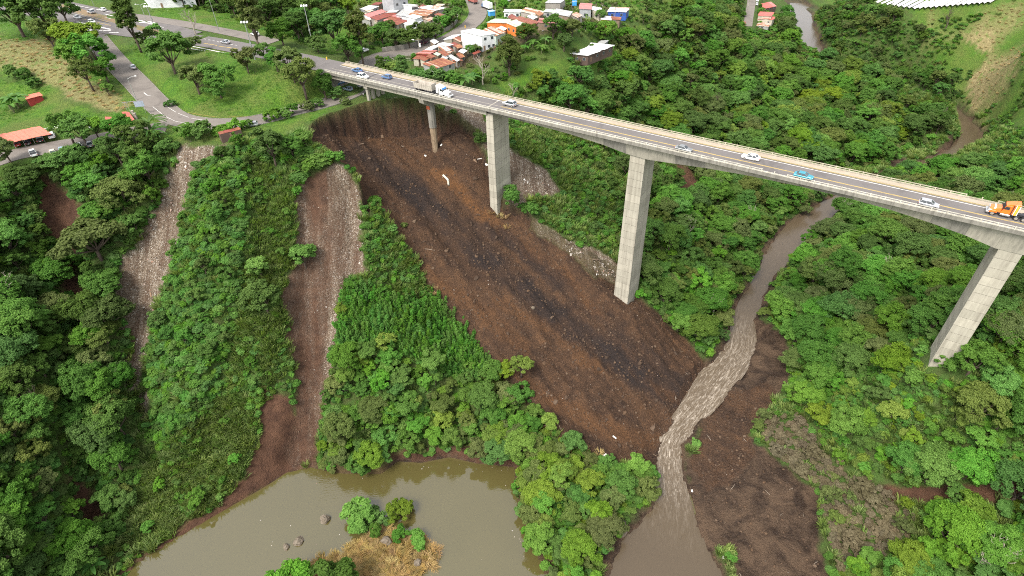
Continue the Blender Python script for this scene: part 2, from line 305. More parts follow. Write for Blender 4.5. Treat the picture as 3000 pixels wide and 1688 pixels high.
def ground_material():
    m, nt, b = new_mat('ground')
    P = _obj(nt)
    def attr(n):
        a = nt.nodes.new('ShaderNodeAttribute'); a.attribute_name = n
        s = nt.nodes.new('ShaderNodeSeparateColor'); nt.links.new(a.outputs['Color'], s.inputs[0])
        return s.outputs[0], s.outputs[1], s.outputs[2], a.outputs['Alpha']
    slide, rubble, lawn, straw = attr('zone_a'); red, mud, ochre, dark = attr('zone_b')
    n_fine = _noise(nt, 2.2, 3, .7, P); n_mid = _noise(nt, .35, 3, .6, P); n_big = _noise(nt, .07, 2, .55, P)
    # woodland floor: leaf litter and low weeds over brown earth
    floor = _mix(nt, _ramp(nt, n_mid, [(.35, 0.0), (.6, 1.0)]), (.055, .060, .020), (.050, .100, .018))
    floor = _mix(nt, _math(nt, 'MULTIPLY', n_fine, .5), floor, (.09, .15, .03))
    # fresh slide earth: dark loam with brown and ochre streaks down the flow, plus painted deck shade
    flow = _map(nt, _map(nt, P, rot=(0, 0, math.radians(-41.3))), scale=(.22, .028, .1))
    st = _noise(nt, 1.0, 5, .68, flow, .6)
    st2 = _noise(nt, 2.7, 3, .7, flow)
    earth = _ramp(nt, _math(nt, 'ADD', _math(nt, 'MULTIPLY', st, .6), _math(nt, 'MULTIPLY', n_mid, .4)), [(.34, (.032, .019, .013)), (.47, (.056, .031, .018)), (.57, (.080, .043, .023)), (.68, (.112, .057, .027))])
    earth = _mix(nt, _math(nt, 'MULTIPLY', ochre, _ramp(nt, st2, [(.25, .25), (.6, 1.0)])), earth, (.120, .056, .022))
    earth = _mix(nt, _math(nt, 'MULTIPLY', dark, _ramp(nt, st2, [(.3, 1.0), (.75, .7)])), earth, (.021, .016, .015))
    n_clod = _noise(nt, 1.1, 5, .78, P)
    clod = _ramp(nt, _noise(nt, 2.4, 4, .8, P), [(.33, .5), (.5, 1.0), (.66, 1.6)])
    earth = _mix(nt, 1.0, earth, clod, 'MULTIPLY')
    geo = nt.nodes.new('ShaderNodeNewGeometry'); sn = nt.nodes.new('ShaderNodeSeparateXYZ'); nt.links.new(geo.outputs['True Normal'], sn.inputs[0])
    steep = _ramp(nt, sn.outputs[2], [(.42, 1.0), (.62, 0.0)])
    flute = _noise(nt, 1.0, 4, .65, _map(nt, P, scale=(.55, .55, .05)), .3)
    face = _mix(nt, _ramp(nt, flute, [(.35, 0.0), (.65, 1.0)]), (.030, .019, .014), (.085, .046, .027))
    earth = _mix(nt, steep, earth, _mix(nt, 1.0, face, clod, 'MULTIPLY'))
    # tipped rubble: pale chips in brown dirt
    vor = nt.nodes.new('ShaderNodeTexVoronoi'); vor.inputs['Scale'].default_value = 4.0; nt.links.new(P, vor.inputs['Vector'])
    sep = nt.nodes.new('ShaderNodeSeparateColor'); nt.links.new(vor.outputs['Color'], sep.inputs[0])
    chip = _ramp(nt, sep.outputs[0], [(.0, (.095, .068, .046)), (.45, (.20, .15, .108)), (.75, (.31, .25, .185)), (.92, (.44, .385, .315)), (1.0, (.60, .56, .50))])
    dirt = _mix(nt, n_fine, (.070, .050, .034), (.175, .130, .088))
    rill = _noise(nt, 1.0, 4, .65, _map(nt, P, scale=(.5, .06, .06)), .5)
    dirt = _mix(nt, _ramp(nt, rill, [(.42, 0.0), (.62, .8)]), dirt, (.080, .044, .026))
    rub = _mix(nt, _ramp(nt, rill, [(.35, .9), (.6, .2)]), dirt, chip)
    grass = _mix(nt, _ramp(nt, n_mid, [(.35, 0.0), (.65, 1.0)]), (.125, .235, .020), (.076, .180, .015))
    grass = _mix(nt, _ramp(nt, n_big, [(.42, 0.0), (.62, .8)]), grass, (.165, .185, .045))
    grass = _mix(nt, _ramp(nt, n_fine, [(.38, .75), (.62, 0.0)]), grass, (.032, .085, .010))
    hay = _mix(nt, _ramp(nt, _noise(nt, .9, 4, .75, _map(nt, P, scale=(1, .5, 1)), .8), [(.3, 0.0), (.7, 1.0)]), (.18, .135, .062), (.36, .29, .15))
    hay = _mix(nt, _ramp(nt, n_mid, [(.52, 0.0), (.66, .75)]), hay, (.12, .19, .04))
    rsoil = _mix(nt, _ramp(nt, n_mid, [(.3, 0.0), (.7, 1.0)]), (.060, .030, .019), (.118, .060, .035))
    rsoil = _mix(nt, _ramp(nt, n_fine, [(.62, 0.0), (.72, .5)]), rsoil, (.17, .12, .085))
    n_mud = _noise(nt, .16, 4, .65, P, .7)
    mudc = _mix(nt, _ramp(nt, n_mud, [(.38, 0.0), (.60, 1.0)]), (.034, .021, .014), (.098, .062, .038))
    mudc = _mix(nt, _ramp(nt, n_fine, [(.6, 0.0), (.75, .35)]), mudc, (.22, .17, .12))
    c = floor
    for w, col in ((straw, hay), (lawn, grass), (red, rsoil), (mud, mudc), (rubble, rub), (slide, earth)):
        c = _mix(nt, w, c, col)
    nt.links.new(c, b.inputs['Base Color'])
    nt.links.new(_math(nt, 'SUBTRACT', .92, _math(nt, 'MULTIPLY', mud, _ramp(nt, n_mud, [(.35, .62), (.6, .2)]))), b.inputs['Roughness'])
    b.inputs['Specular IOR Level'].default_value = .25
    hgt = _math(nt, 'ADD', n_clod, _math(nt, 'MULTIPLY', vor.outputs['Distance'], -.25))
    _bump(nt, b, hgt, 1.0, .8)
    return m
GROUND = ground_material()

# ------------------------------------------------------------------ mesh helpers
def mesh_np(name, V, F, mats, smooth=False, fm=None):
    "mesh from arrays; F is (n, 3) or (n, 4)"
    me = bpy.data.meshes.new(name); V = np.asarray(V, np.float32); F = np.asarray(F, np.int32); k = F.shape[1]
    me.vertices.add(len(V)); me.vertices.foreach_set('co', V.ravel())
    me.loops.add(F.size); me.loops.foreach_set('vertex_index', F.ravel())
    me.polygons.add(len(F)); me.polygons.foreach_set('loop_start', np.arange(0, F.size, k, dtype=np.int32))
    for mt in (mats if isinstance(mats, (list, tuple)) else [mats]): me.materials.append(mt)
    if fm is not None: me.polygons.foreach_set('material_index', np.asarray(fm, np.int32))
    me.polygons.foreach_set('use_smooth', np.full(len(F), bool(smooth)))
    me.update(calc_edges=True); me.validate(); return me
def link(name, me, parent=None, **props):
    o = bpy.data.objects.new(name, me); COL.objects.link(o)
    if parent is not None: o.parent = parent
    for k_, v in props.items(): o[k_] = v
    return o
def thing(name, label, cat, loc=(0, 0, 0), rz=0.0, group=None):
    o = bpy.data.objects.new(name, None); COL.objects.link(o); o.location = loc; o.rotation_euler[2] = rz
    o.empty_display_size = .3; o['label'] = label; o['category'] = cat
    if group: o['group'] = group
    return o
def tag(o, label, cat, group=None):
    o['label'] = label; o['category'] = cat
    if group: o['group'] = group
    return o
class MB:
    "collects simple solids into one mesh"
    def __init__(s): s.v = []; s.f = []; s.m = []
    def add(s, V, F, mi=0):
        n = len(s.v); s.v += [tuple(p) for p in V]; s.f += [tuple(i + n for i in f) for f in F]; s.m += [mi] * len(F); return s
    def box(s, x0, x1, y0, y1, z0, z1, mi=0, taper=None):
        V = [(x0, y0, z0), (x1, y0, z0), (x1, y1, z0), (x0, y1, z0), (x0, y0, z1), (x1, y0, z1), (x1, y1, z1), (x0, y1, z1)]
        return s.add(V, [(0, 3, 2, 1), (4, 5, 6, 7), (0, 1, 5, 4), (1, 2, 6, 5), (2, 3, 7, 6), (3, 0, 4, 7)], mi)
    def hexa(s, V, mi=0):
        return s.add(V, [(0, 3, 2, 1), (4, 5, 6, 7), (0, 1, 5, 4), (1, 2, 6, 5), (2, 3, 7, 6), (3, 0, 4, 7)], mi)
    def tube(s, pts, rad, n=8, mi=0, cap=True):
        pts = [Vector(p) for p in pts]; rings = []
        rad = rad if isinstance(rad, (list, tuple)) else [rad] * len(pts)
        for i, p in enumerate(pts):
            d = (pts[min(i + 1, len(pts) - 1)] - pts[max(i - 1, 0)]).normalized()
            a = d.orthogonal().normalized() if abs(d.z) > .9 or True else None
            ref = Vector((0, 0, 1)) if abs(d.z) < .9 else Vector((1, 0, 0))
            a = d.cross(ref).normalized(); b = d.cross(a)
            rings.append([p + (a * math.cos(2 * math.pi * q / n) + b * math.sin(2 * math.pi * q / n)) * rad[i] for q in range(n)])
        V = [q for r in rings for q in r]; F = []
        for i in range(len(pts) - 1):
            for q in range(n): F.append((i * n + q, i * n + (q + 1) % n, (i + 1) * n + (q + 1) % n, (i + 1) * n + q))
        if cap: F.append(tuple(range(n - 1, -1, -1))); F.append(tuple((len(pts) - 1) * n + q for q in range(n)))
        return s.add(V, F, mi)
    def prism(s, poly, y0, y1, mi=0, axis='y'):
        "extrude a polygon given in x, z along y"
        n = len(poly); V = [(p[0], y0, p[1]) for p in poly] + [(p[0], y1, p[1]) for p in poly]
        F = [tuple(range(n)), tuple(range(2 * n - 1, n - 1, -1))] + [(i, i + n, (i + 1) % n + n, (i + 1) % n) for i in range(n)]
        return s.add(V, F, mi)
    def mesh(s, name, mats, smooth=False, bevel=0):
        me = bpy.data.meshes.new(name); me.from_pydata(s.v, [], s.f)
        for mt in (mats if isinstance(mats, (list, tuple)) else [mats]): me.materials.append(mt)
        me.polygons.foreach_set('material_index', s.m)
        bm = bmesh.new(); bm.from_mesh(me); bmesh.ops.recalc_face_normals(bm, faces=bm.faces[:])
        if bevel: bmesh.ops.bevel(bm, geom=[e for e in bm.edges if e.calc_face_angle(0) > .5], offset=bevel, segments=1, affect='EDGES', clamp_overlap=True)
        bm.to_mesh(me); bm.free()
        if smooth: me.polygons.foreach_set('use_smooth', [True] * len(me.polygons))
        me.update(); return me
    def build(s, name, mats, parent=None, smooth=False, bevel=0, **p): return link(name, s.mesh(name, mats, smooth, bevel), parent, **p)
def copy_tree(o, parent=None):
    c = o.copy(); COL.objects.link(c)
    if parent is not None: c.parent = parent
    for ch in list(o.children): copy_tree(ch, c)
    return c

# ------------------------------------------------------------------ ground zones, traced on the photo grid and carried by the terrain
ZP = {
 'rub_left': [(440,372),(500,365),(560,368),(590,378),(545,398),(490,402),(470,440),(462,520),(440,600),(420,680),(395,760),(375,850),(365,950),(360,1080),(345,1085),(330,1010),(325,920),(305,800),(278,745),(285,680),(330,600),(355,560),(385,520),(405,460),(425,410)],
 'rub_mid': [(748,500),(775,455),(818,424),(850,414),(885,440),(905,500),(912,580),(925,680),(880,720),(850,800),(838,900),(825,1000),(808,1100),(800,1180),(720,1180),(735,1080),(735,960),(725,860),(715,760),(735,680),(745,600),(735,500)],
 'rub_pier': [(1255,350),(1300,395),(1345,415),(1405,470),(1400,495),(1330,500),(1330,545),(1275,520),(1250,430)],
 'rub_edge': [(1330,545),(1420,590),(1505,635),(1555,655),(1560,720),(1500,690),(1420,630),(1330,575)],
 'rub_rim': [(1130,250),(1200,262),(1225,300),(1240,400),(1200,380),(1150,290),(1040,252)],
 'red_left': [(80,430),(150,470),(210,520),(200,620),(190,700),(230,760),(230,800),(170,790),(150,700),(120,600),(90,520)],
 'red_left2': [(160,1190),(230,1230),(260,1290),(215,1330),(170,1270)],
 'red_bank': [(640,960),(720,1000),(745,1080),(740,1180),(640,1250),(560,1300),(430,1375),(350,1430),(300,1450),(420,1345),(560,1270),(620,1200),(650,1100)],
 'red_bank2': [(970,1140),(1060,1120),(1290,1130),(1290,1190),(1000,1185)],
 'red_right': [(2210,1225),(2575,1210),(2575,1262),(2250,1275)],
 'red_mid': [(1690,410),(1740,420),(1760,500),(1720,510),(1695,470)],
 'mud': [(1820,860),(1900,760),(1985,880),(1990,960),(1930,1040),(1890,1100),(1980,1190),(2070,1240),(2070,1340),(2110,1700),(1840,1700),(1850,1400),(1760,1390),(1720,1290),(1720,1180),(1745,1120),(1800,1020),(1780,950)],
 'deposit': [(1785,1005),(1930,960),(1965,1000),(1900,1090),(1870,1200),(1765,1240),(1735,1180),(1750,1110)],
 'yard': [(880,20),(1130,5),(1160,50),(1090,85),(900,62)], 'yard2': [(1020,135),(1200,95),(1250,60),(1420,5),(1560,5),(1560,60),(1400,85),(1250,130),(1180,172),(1050,172)],
 'mud2': [(1480,1390),(1560,1320),(1640,1300),(1650,1360),(1570,1425),(1480,1420)],
 'mud_far': [(2330,400),(2420,300),(2400,330),(2420,400),(2330,430),(2220,440),(2230,400)],
 'lawn': [(-40,60),(90,50),(260,80),(270,105),(420,120),(560,120),(800,140),(840,190),(870,240),(900,255),(850,270),(780,300),(720,345),(640,350),(560,362),(470,350),(400,372),(340,300),(310,250),(270,200),(235,240),(-40,180)],
 'lawn2': [(-40,200),(110,215),(250,290),(330,260),(350,290),(350,320),(240,320),(-40,345)],
 'lawn3': [(380,50),(600,80),(720,100),(790,130),(850,140),(930,60),(870,-20),(380,-20)],
 'lawn4': [(850,-40),(1220,-40),(1180,60),(1150,90),(1000,90),(900,40)],
 'lawn5': [(1350,165),(1420,150),(1450,170),(1560,120),(1530,80),(1620,60),(1640,130),(1540,160),(1420,200),(1330,200),(1270,240),(1240,215),(1300,180)],
 'lawn6': [(1080,128),(1200,100),(1700,40),(1700,-30),(1200,-30)],
 'straw': [(-40,105),(100,100),(130,125),(205,185),(290,235),(330,265),(300,290),(240,270),(180,240),(100,205),(-40,160)],
 'straw2': [(2320,30),(2580,-10),(2580,200),(2560,260),(2450,270),(2440,200),(2480,140),(2400,90),(2330,120)],
 'straw3': [(2430,230),(2560,260),(2500,330),(2430,290)],
 'lawn7': [(2060,20),(2290,20),(2330,150),(2400,230),(2470,300),(2620,330),(2620,-60),(2060,-60)],
}
GV = np.stack([GX, GY, H], -1)
PX, DEP = proj(GV); px = PX[..., 0]; py = PX[..., 1]; vis = (DEP > 20) & (px > -500) & (px < 3100) & (py > -250) & (py < 1900)
px = px + 16 * vnoise(GX * .5, GY * .5, 71) + 30 * vnoise(GX * .16, GY * .16, 73) + 8 * vnoise(GX * 1.3, GY * 1.3, 75); py = py + 12 * vnoise(GX * .5, GY * .5, 72) + 12 * vnoise(GX * .16, GY * .16, 74)
ZW = {}
for nm, pl in ZP.items():
    w = np.zeros_like(H); bb = np.array(pl); q = vis & (px > bb[:, 0].min() - 30) & (px < bb[:, 0].max() + 30) & (py > bb[:, 1].min() - 30) & (py < bb[:, 1].max() + 30)
    w[q] = sstep(-5, 6, poly_sd(px[q], py[q], pl)); ZW[nm] = w
def zmax(*n): return np.maximum.reduce([ZW[k_] for k_ in n])
z_slide = sstep(-1.2, .6, sd_s) * np.ones_like(H)
_mid = ZW['rub_mid'] * np.clip(.25 + .75 * sstep(775, 890, px) + .9 * fbm(GX * .22, GY * .06, 67, 3), .12, 1)
z_redm = ZW['rub_mid']
ZW_mid = _mid
z_rub = zmax('rub_left', 'rub_mid', 'rub_pier', 'rub_edge', 'rub_rim')
z_rub = np.where(ZW['rub_mid'] > .02, np.minimum(z_rub, np.maximum(_mid, zmax('rub_left', 'rub_pier'))), z_rub)
z_rub = np.maximum(z_rub * (1 - .75 * z_slide), ZW['rub_edge'] * .7); z_slide = z_slide * (1 - .55 * np.maximum(ZW['rub_edge'], ZW['rub_rim']))
z_lawn = zmax('lawn', 'lawn2', 'lawn3', 'lawn4', 'lawn5', 'lawn6', 'lawn7') * (1 - .3 * ZW['lawn7']); z_straw = np.maximum(ZW['straw'], zmax('straw2', 'straw3') * np.clip(.45 + 1.9 * fbm(GX * .05, GY * .05, 61, 4), .05, 1)); z_lawn = z_lawn * (1 - z_straw * .85)
z_lawn = np.where((H > 66) & (z_lawn < .35) & (far < .5) & (GX < 60), .35, z_lawn)
z_slide = np.maximum(z_slide, .92 * ZW['deposit'])
z_red = np.maximum(ZW['rub_mid'], zmax('red_left', 'red_left2', 'red_bank', 'red_bank2', 'red_right', 'red_mid'))
z_red = np.maximum(z_red, sstep(3.5, .8, H) * sstep(-9, -3, PD) * .8)
z_mud = np.maximum(zmax('mud', 'mud2', 'mud_far'), .75 * zmax('yard', 'yard2')); z_mud = np.maximum(z_mud, sstep(4, 1, rd - hw) * sstep(2.6, 1.2, H - rz))
z_mud = np.where(pm > .5, 1, z_mud)
def streak(L, w):
    d, _ = line_d(px, py, L); return sstep(w, w * .35, d)
z_och = np.maximum.reduce([streak([(1090,425),(1170,480),(1230,548),(1330,622),(1440,720),(1500,790)], 20) , streak([(1560,880),(1610,950),(1690,1005)], 13),
    .55 * streak([(1130,850),(1300,960),(1480,1060),(1640,1110)], 34), .3 * streak([(870,310),(940,330),(1020,380),(1090,440)], 34), .55 * streak([(1250,760),(1400,830),(1500,930)], 22), .5 * streak([(1080,690),(1200,780),(1320,880)], 30)])
z_dark = np.maximum.reduce([streak([(900,385),(990,445),(1090,530),(1220,640),(1330,740),(1470,850),(1680,990)], 46), .8 * streak([(1120,560),(1280,590),(1400,700),(1560,850),(1720,960)], 30), .6 * streak([(960,270),(1050,290),(1100,320)], 34), .7 * streak([(840,300),(790,330)], 14)])  # black loam bands, plus the bridge deck's shade painted on the upper scarp
z_dark = z_dark * np.clip(.85 + 1.2 * fbm(GX * .09, GY * .09, 68, 4), .1, 1)
zone_a = np.stack([z_slide, z_rub, z_lawn, z_straw], -1).reshape(-1, 4).astype(np.float32)
zone_b = np.stack([z_red, z_mud, z_och, z_dark], -1).reshape(-1, 4).astype(np.float32)
ny, nx = H.shape
idx = np.arange(ny * nx).reshape(ny, nx)
FQ = np.stack([idx[:-1, :-1], idx[:-1, 1:], idx[1:, 1:], idx[1:, :-1]], -1).reshape(-1, 4)
zid = np.zeros((ny, nx), np.int32)
zid[z_straw > .5] = 5; zid[z_lawn > .5] = 4; zid[(z_mud > .5) & (pm < .5)] = 3; zid[ZW['rub_mid'] > .5] = 2; zid[ZW['rub_left'] > .5] = 6; zid[z_slide > .5] = 1
fz = zid[:-1, :-1].ravel()
GVf = GV.reshape(-1, 3)
for k_, nm in enumerate(['hillside', 'landslide_scar', 'rubble_slope', 'mud_flat', 'grass_field', 'dry_grass_field', 'rubble_slope']):
    f = FQ[fz == k_]; used, inv = np.unique(f, return_inverse=True)
    me = mesh_np(nm, GVf[used], inv.reshape(f.shape), GROUND, smooth=True)
    for an, ar in (('zone_a', zone_a), ('zone_b', zone_b)):
        a = me.attributes.new(an, 'FLOAT_COLOR', 'POINT'); a.data.foreach_set('color', ar[used].ravel())
    link(nm, me, kind='structure')

# ------------------------------------------------------------------ water
def water_material(name, col, deep, foam=False):
    m, nt, b = new_mat(name)
    a = nt.nodes.new('ShaderNodeAttribute'); a.attribute_name = 'flow'
    P = _obj(nt)
    if foam:
        vec = _map(nt, a.outputs['Vector'], scale=(.55, .085, 1))
        n = _noise(nt, 1.0, 4, .62, vec, 1.2)
        sepx = nt.nodes.new('ShaderNodeSeparateXYZ'); nt.links.new(a.outputs['Vector'], sepx.inputs[0])
        calm = _noise(nt, .09, 4, .6, P, .8)
        base = _mix(nt, _math(nt, 'ADD', _math(nt, 'MULTIPLY', _ramp(nt, n, [(.35, 0.0), (.65, .6)]), sepx.outputs[2]), _math(nt, 'MULTIPLY', calm, .5)), deep, col)
        n2 = _noise(nt, 2.8, 7, .80, vec, 1.4)
        fo = _math(nt, 'MULTIPLY', _ramp(nt, n2, [(.48, 0.0), (.57, .30), (.70, 1.0)]), sepx.outputs[2])
        c = _mix(nt, _math(nt, 'MULTIPLY', sepx.outputs[2], .35), base, (.155, .112, .072))
        c = _mix(nt, fo, c, (.62, .54, .44))
        nt.links.new(c, b.inputs['Base Color'])
        nt.links.new(_math(nt, 'ADD', .17, _math(nt, 'MULTIPLY', fo, .5)), b.inputs['Roughness'])
        _bump(nt, b, _math(nt, 'MULTIPLY', _math(nt, 'ADD', n, n2), _math(nt, 'ADD', .12, sepx.outputs[2])), .6, .4)
    else:
        n = _noise(nt, .05, 4, .6, P, 1.0)
        nt.links.new(_mix(nt, n, col, deep), b.inputs['Base Color'])
        b.inputs['Roughness'].default_value = .04
        rip = _noise(nt, 1.4, 3, .5, _map(nt, P, scale=(1, 1.6, 1)), .4)
        patch = _ramp(nt, _noise(nt, .035, 3, .6, P, .8), [(.45, .0), (.62, 1.0)])
        _bump(nt, b, _math(nt, 'MULTIPLY', rip, patch), .3, .15)
    b.inputs["IOR"].default_value = 1.55 if foam else 2.05
    return m
POOL = water_material('pool_water', (.095, .079, .028), (.078, .066, .022))
FLOWM = water_material('river_water', (.105, .078, .047), (.075, .055, .034), True)
me = mesh_np('pool_water', [(-170, -60, 0), (62, -60, 0), (62, 140, 0), (-170, 140, 0)], [(0, 1, 2, 3)], POOL)
link('pool', me, kind='structure')
V = []; F = []; FL = []; nc = 9; acc = 0
for i in range(len(RIVER)):
    p = RIVER[i]; d = RIVER[min(i + 1, len(RIVER) - 1)] - RIVER[max(i - 1, 0)]; d = d[:2] / np.linalg.norm(d[:2]); nrm = np.array([-d[1], d[0]])
    if i: acc += np.linalg.norm(RIVER[i][:2] - RIVER[i - 1][:2])
    pr = i / (len(RIVER) - 1) * 24
    rapid = float(np.interp(pr, [6, 8, 12, 15.8, 17, 17.6, 19, 20.6, 21.3, 22, 23], [.05, .05, .05, .08, .75, .9, 1.0, 1.0, .75, .15, .0]))
    for q in range(nc):
        w = (q / (nc - 1) - .5) * 2 * (RIVER_HW[i] + .9)
        V.append((p[0] + nrm[0] * w, p[1] + nrm[1] * w, p[2] + .02 + .05 * math.sin(i * 1.7 + q * 2.1) * rapid)); FL.append((w, acc, rapid * (1.0 if abs(w) < RIVER_HW[i] else .7)))
    if i:
        for q in range(nc - 1): F.append(((i - 1) * nc + q, (i - 1) * nc + q + 1, i * nc + q + 1, i * nc + q))
me = mesh_np('river', V, F, FLOWM, smooth=True)
a = me.attributes.new('flow', 'FLOAT_VECTOR', 'POINT'); a.data.foreach_set('vector', np.array(FL, np.float32).ravel())
link('river', me, kind='structure')

# ------------------------------------------------------------------ common materials
def concrete(name, col, stain=(.10, .095, .08), amt=.55, vs=.12):
    m, nt, b = new_mat(name); P = nt.nodes.new('ShaderNodeNewGeometry').outputs['Position']
    c = _mix(nt, _noise(nt, .5, 5, .65, P), [x * .78 for x in col], [x * 1.2 for x in col])
    run = _noise(nt, 1.0, 6, .7, _map(nt, P, scale=(1.3, 1.3, vs)), .3)       # rain streaks run down
    c = _mix(nt, _ramp(nt, run, [(.44, 0.0), (.70, amt)]), c, stain)
    patch = _noise(nt, .22, 3, .5, P)
    c = _mix(nt, _ramp(nt, patch, [(.5, 0.0), (.7, .35)]), c, [x * 1.25 for x in col])
    nt.links.new(c, b.inputs['Base Color']); b.inputs['Roughness'].default_value = .88; b.inputs['Specular IOR Level'].default_value = .3
    _bump(nt, b, _noise(nt, 6, 3, .6, P), .25, .03); return m
def asphalt(name, col, worn):
    m, nt, b = new_mat(name); P = _obj(nt)
    c = _mix(nt, _noise(nt, .25, 6, .65, P, .5), [x * .8 for x in col], worn)
    c = _mix(nt, _ramp(nt, _noise(nt, .12, 4, .6, P, 1.2), [(.52, 0.0), (.6, .5)]), c, [x * .62 for x in col])
    c = _mix(nt, _math(nt, 'MULTIPLY', _noise(nt, 7, 3, .7, P), .35), c, [x * 1.5 for x in col])
    nt.links.new(c, b.inputs['Base Color']); b.inputs['Roughness'].default_value = .9; b.inputs['Specular IOR Level'].default_value = .3; return m
CONC = concrete('bridge_concrete', (.33, .305, .25)); CONC_D = concrete('weathered_concrete', (.23, .215, .185), (.07, .065, .055), .75); RAILC = concrete('painted_rail_concrete', (.49, .465, .395), (.20, .175, .125), .65)
CONC_L = [concrete('pier_concrete_%d' % i_, c_, (.15, .13, .10), .6, .05) for i_, c_ in enumerate(((.38, .35, .285), (.355, .33, .268), (.40, .37, .30), (.34, .315, .255)))]
WALKC = simple('walkway_concrete', (.37, .305, .235), .9, var=.2, scale=.8, dirt=(.25, .2, .13), world=True)
ASPH = asphalt('asphalt', (.130, .118, .113), (.175, .16, .152)); ASPH_O = asphalt('old_asphalt', (.155, .135, .12), (.22, .195, .17))
WHITE = simple('white_road_paint', (.72, .70, .66), .7, var=.15, scale=2, dirt=(.3, .28, .25), dirt_amt=.5, world=True)
YELLOW = simple('yellow_road_paint', (.52, .37, .10), .7, var=.2, scale=2, dirt=(.25, .2, .12), dirt_amt=.6, world=True)
FADED = simple('faded_road_paint', (.34, .31, .25), .8, var=.2, scale=2, dirt=(.17, .15, .13), dirt_amt=.8, world=True)
DIRT = simple('bare_dirt', (.20, .135, .075), .95, var=.35, scale=.6, dirt=(.09, .13, .03), dirt_amt=.7, world=True)
GALV = simple('galvanised_steel', (.42, .43, .42), .45, .6, .12, 2)
DARK = simple('black_rubber', (.018, .018, .019), .75, var=.2); BLACKM = simple('dark_metal', (.045, .045, .05), .5, .4)

def strip_mesh(name, L, off0, off1, dz, mat, cols=2):
    "ribbon beside a centre line, from offset off0 to off1"
    L = np.asarray(L); D = np.gradient(L[:, :2], axis=0); D /= np.linalg.norm(D, axis=1)[:, None] + 1e-9; N = np.stack([-D[:, 1], D[:, 0]], 1)
    V = []; F = []
    for i in range(len(L)):
        for q in range(cols):
            o = off0 + (off1 - off0) * q / (cols - 1); V.append((L[i, 0] + N[i, 0] * o, L[i, 1] + N[i, 1] * o, L[i, 2] + dz))
            if i and q: F.append(((i - 1) * cols + q - 1, (i - 1) * cols + q, i * cols + q, i * cols + q - 1))
    return mesh_np(name, V, F, mat)
def kerb_mesh(name, L, off, wd, hgt, mat):
    L = np.asarray(L); D = np.gradient(L[:, :2], axis=0); D /= np.linalg.norm(D, axis=1)[:, None] + 1e-9; N = np.stack([-D[:, 1], D[:, 0]], 1)
    V = []; F = []
    for i in range(len(L)):
        for o, z in ((off - wd / 2, -.2), (off - wd / 2, hgt), (off + wd / 2, hgt), (off + wd / 2, -.2)):
            V.append((L[i, 0] + N[i, 0] * o, L[i, 1] + N[i, 1] * o, L[i, 2] + z))
        if i:
            for q in range(3): F.append(((i - 1) * 4 + q, (i - 1) * 4 + q + 1, i * 4 + q + 1, i * 4 + q))
    return mesh_np(name, V, F, mat)
ROBJ = {}
for ri, (nm, (L, wd)) in enumerate(ROADS.items()):
    ROBJ[nm] = link(nm, strip_mesh(nm, L, -wd / 2, wd / 2, -.006 * ri, ASPH if nm in ('highway_road', 'far_carriageway') else ASPH_O, 5), kind='structure')
    if nm in ('ramp_road', 'village_road'):
        for sgn in (-1, 1): link('kerb', kerb_mesh('kerb', L, sgn * (wd / 2 + .12), .25, .13, CONC_D), ROBJ[nm])
SRC = 1 / 1.165
def mark(road, quad, z, mat=None, dz=.012):
    V = [at(x * SRC, y * SRC, z) + np.array([0, 0, dz]) for x, y in quad]
    return link('road_marking', mesh_np('road_marking', V, [list(range(len(V)))] if len(V) in (3, 4) else [[0, 1, 2, 3]], mat or WHITE), ROBJ[road])
def zl(road, x, y):
    L = ROADS[road][0]; p = at(x * SRC, y * SRC, float(L[:, 2].mean()))
    for _ in range(4):
        d, k_ = line_d(np.array([p[0]]), np.array([p[1]]), L); z = float(np.interp(k_[0], np.arange(len(L)), L[:, 2])); p = at(x * SRC, y * SRC, z)
    return z
def mark_line(road, a, b, wpx, mat=None):
    "painted stripe between two photo points"
    za, zb = zl(road, *a), zl(road, *b); A = at(a[0] * SRC, a[1] * SRC, za); B = at(b[0] * SRC, b[1] * SRC, zb)
    d = (B - A)[:2]; d /= np.linalg.norm(d); n = np.array([-d[1], d[0], 0]) * wpx / 2
    V = [A - n, B - n, B + n, A + n]; V = [v + np.array([0, 0, .03]) for v in V]
    link('road_marking', mesh_np('road_marking', V, [[0, 1, 2, 3]], mat or WHITE), ROBJ[road])
k0 = .1173
def Z1(x, y): return (180 + x * k0, y * k0)
for a, b, w, mt in [((370,545),(1230,738),.9,None),((500,632),(860,655),.9,None),((525,625),(545,715),1.2,None),((720,697),(990,705),.8,None),((725,690),(690,795),1.6,None),((945,763),(1235,766),.8,None),((1190,815),(1430,815),.8,None),
                    ((1860,490),(2090,545),.9,None),((1950,560),(2380,602),.9,None),((2120,512),(2490,565),.7,None),((2130,515),(2370,598),1.2,None),((320,130),(1250,312),.3,None),((390,248),(490,277),.25,None),((1105,440),(1240,475),.25,None),((1075,352),(1280,402),.5,None),((500,468),(1230,640),.25,YELLOW),((240,290),(1200,560),.2,YELLOW),((2230,620),(2557,690),.3,None)]:
    mark_line('highway_road', Z1(*a), Z1(*b), w, mt)
def Z2(x, y): return (x * .3244, y * .3244)
for a, b, w, mt in [((1700,412),(2040,482),.5,None),((1720,440),(2030,490),.5,None),((1720,372),(1790,385),.4,YELLOW),((1840,392),(1960,412),.4,YELLOW),((1975,418),(2150,443),.4,YELLOW)] + [((1840 + 40 * i, 352 + 8 * i), (1862 + 40 * i, 356 + 8 * i), .25, None) for i in range(8)]:
    mark_line('highway_road', Z2(*a), Z2(*b), w, mt)
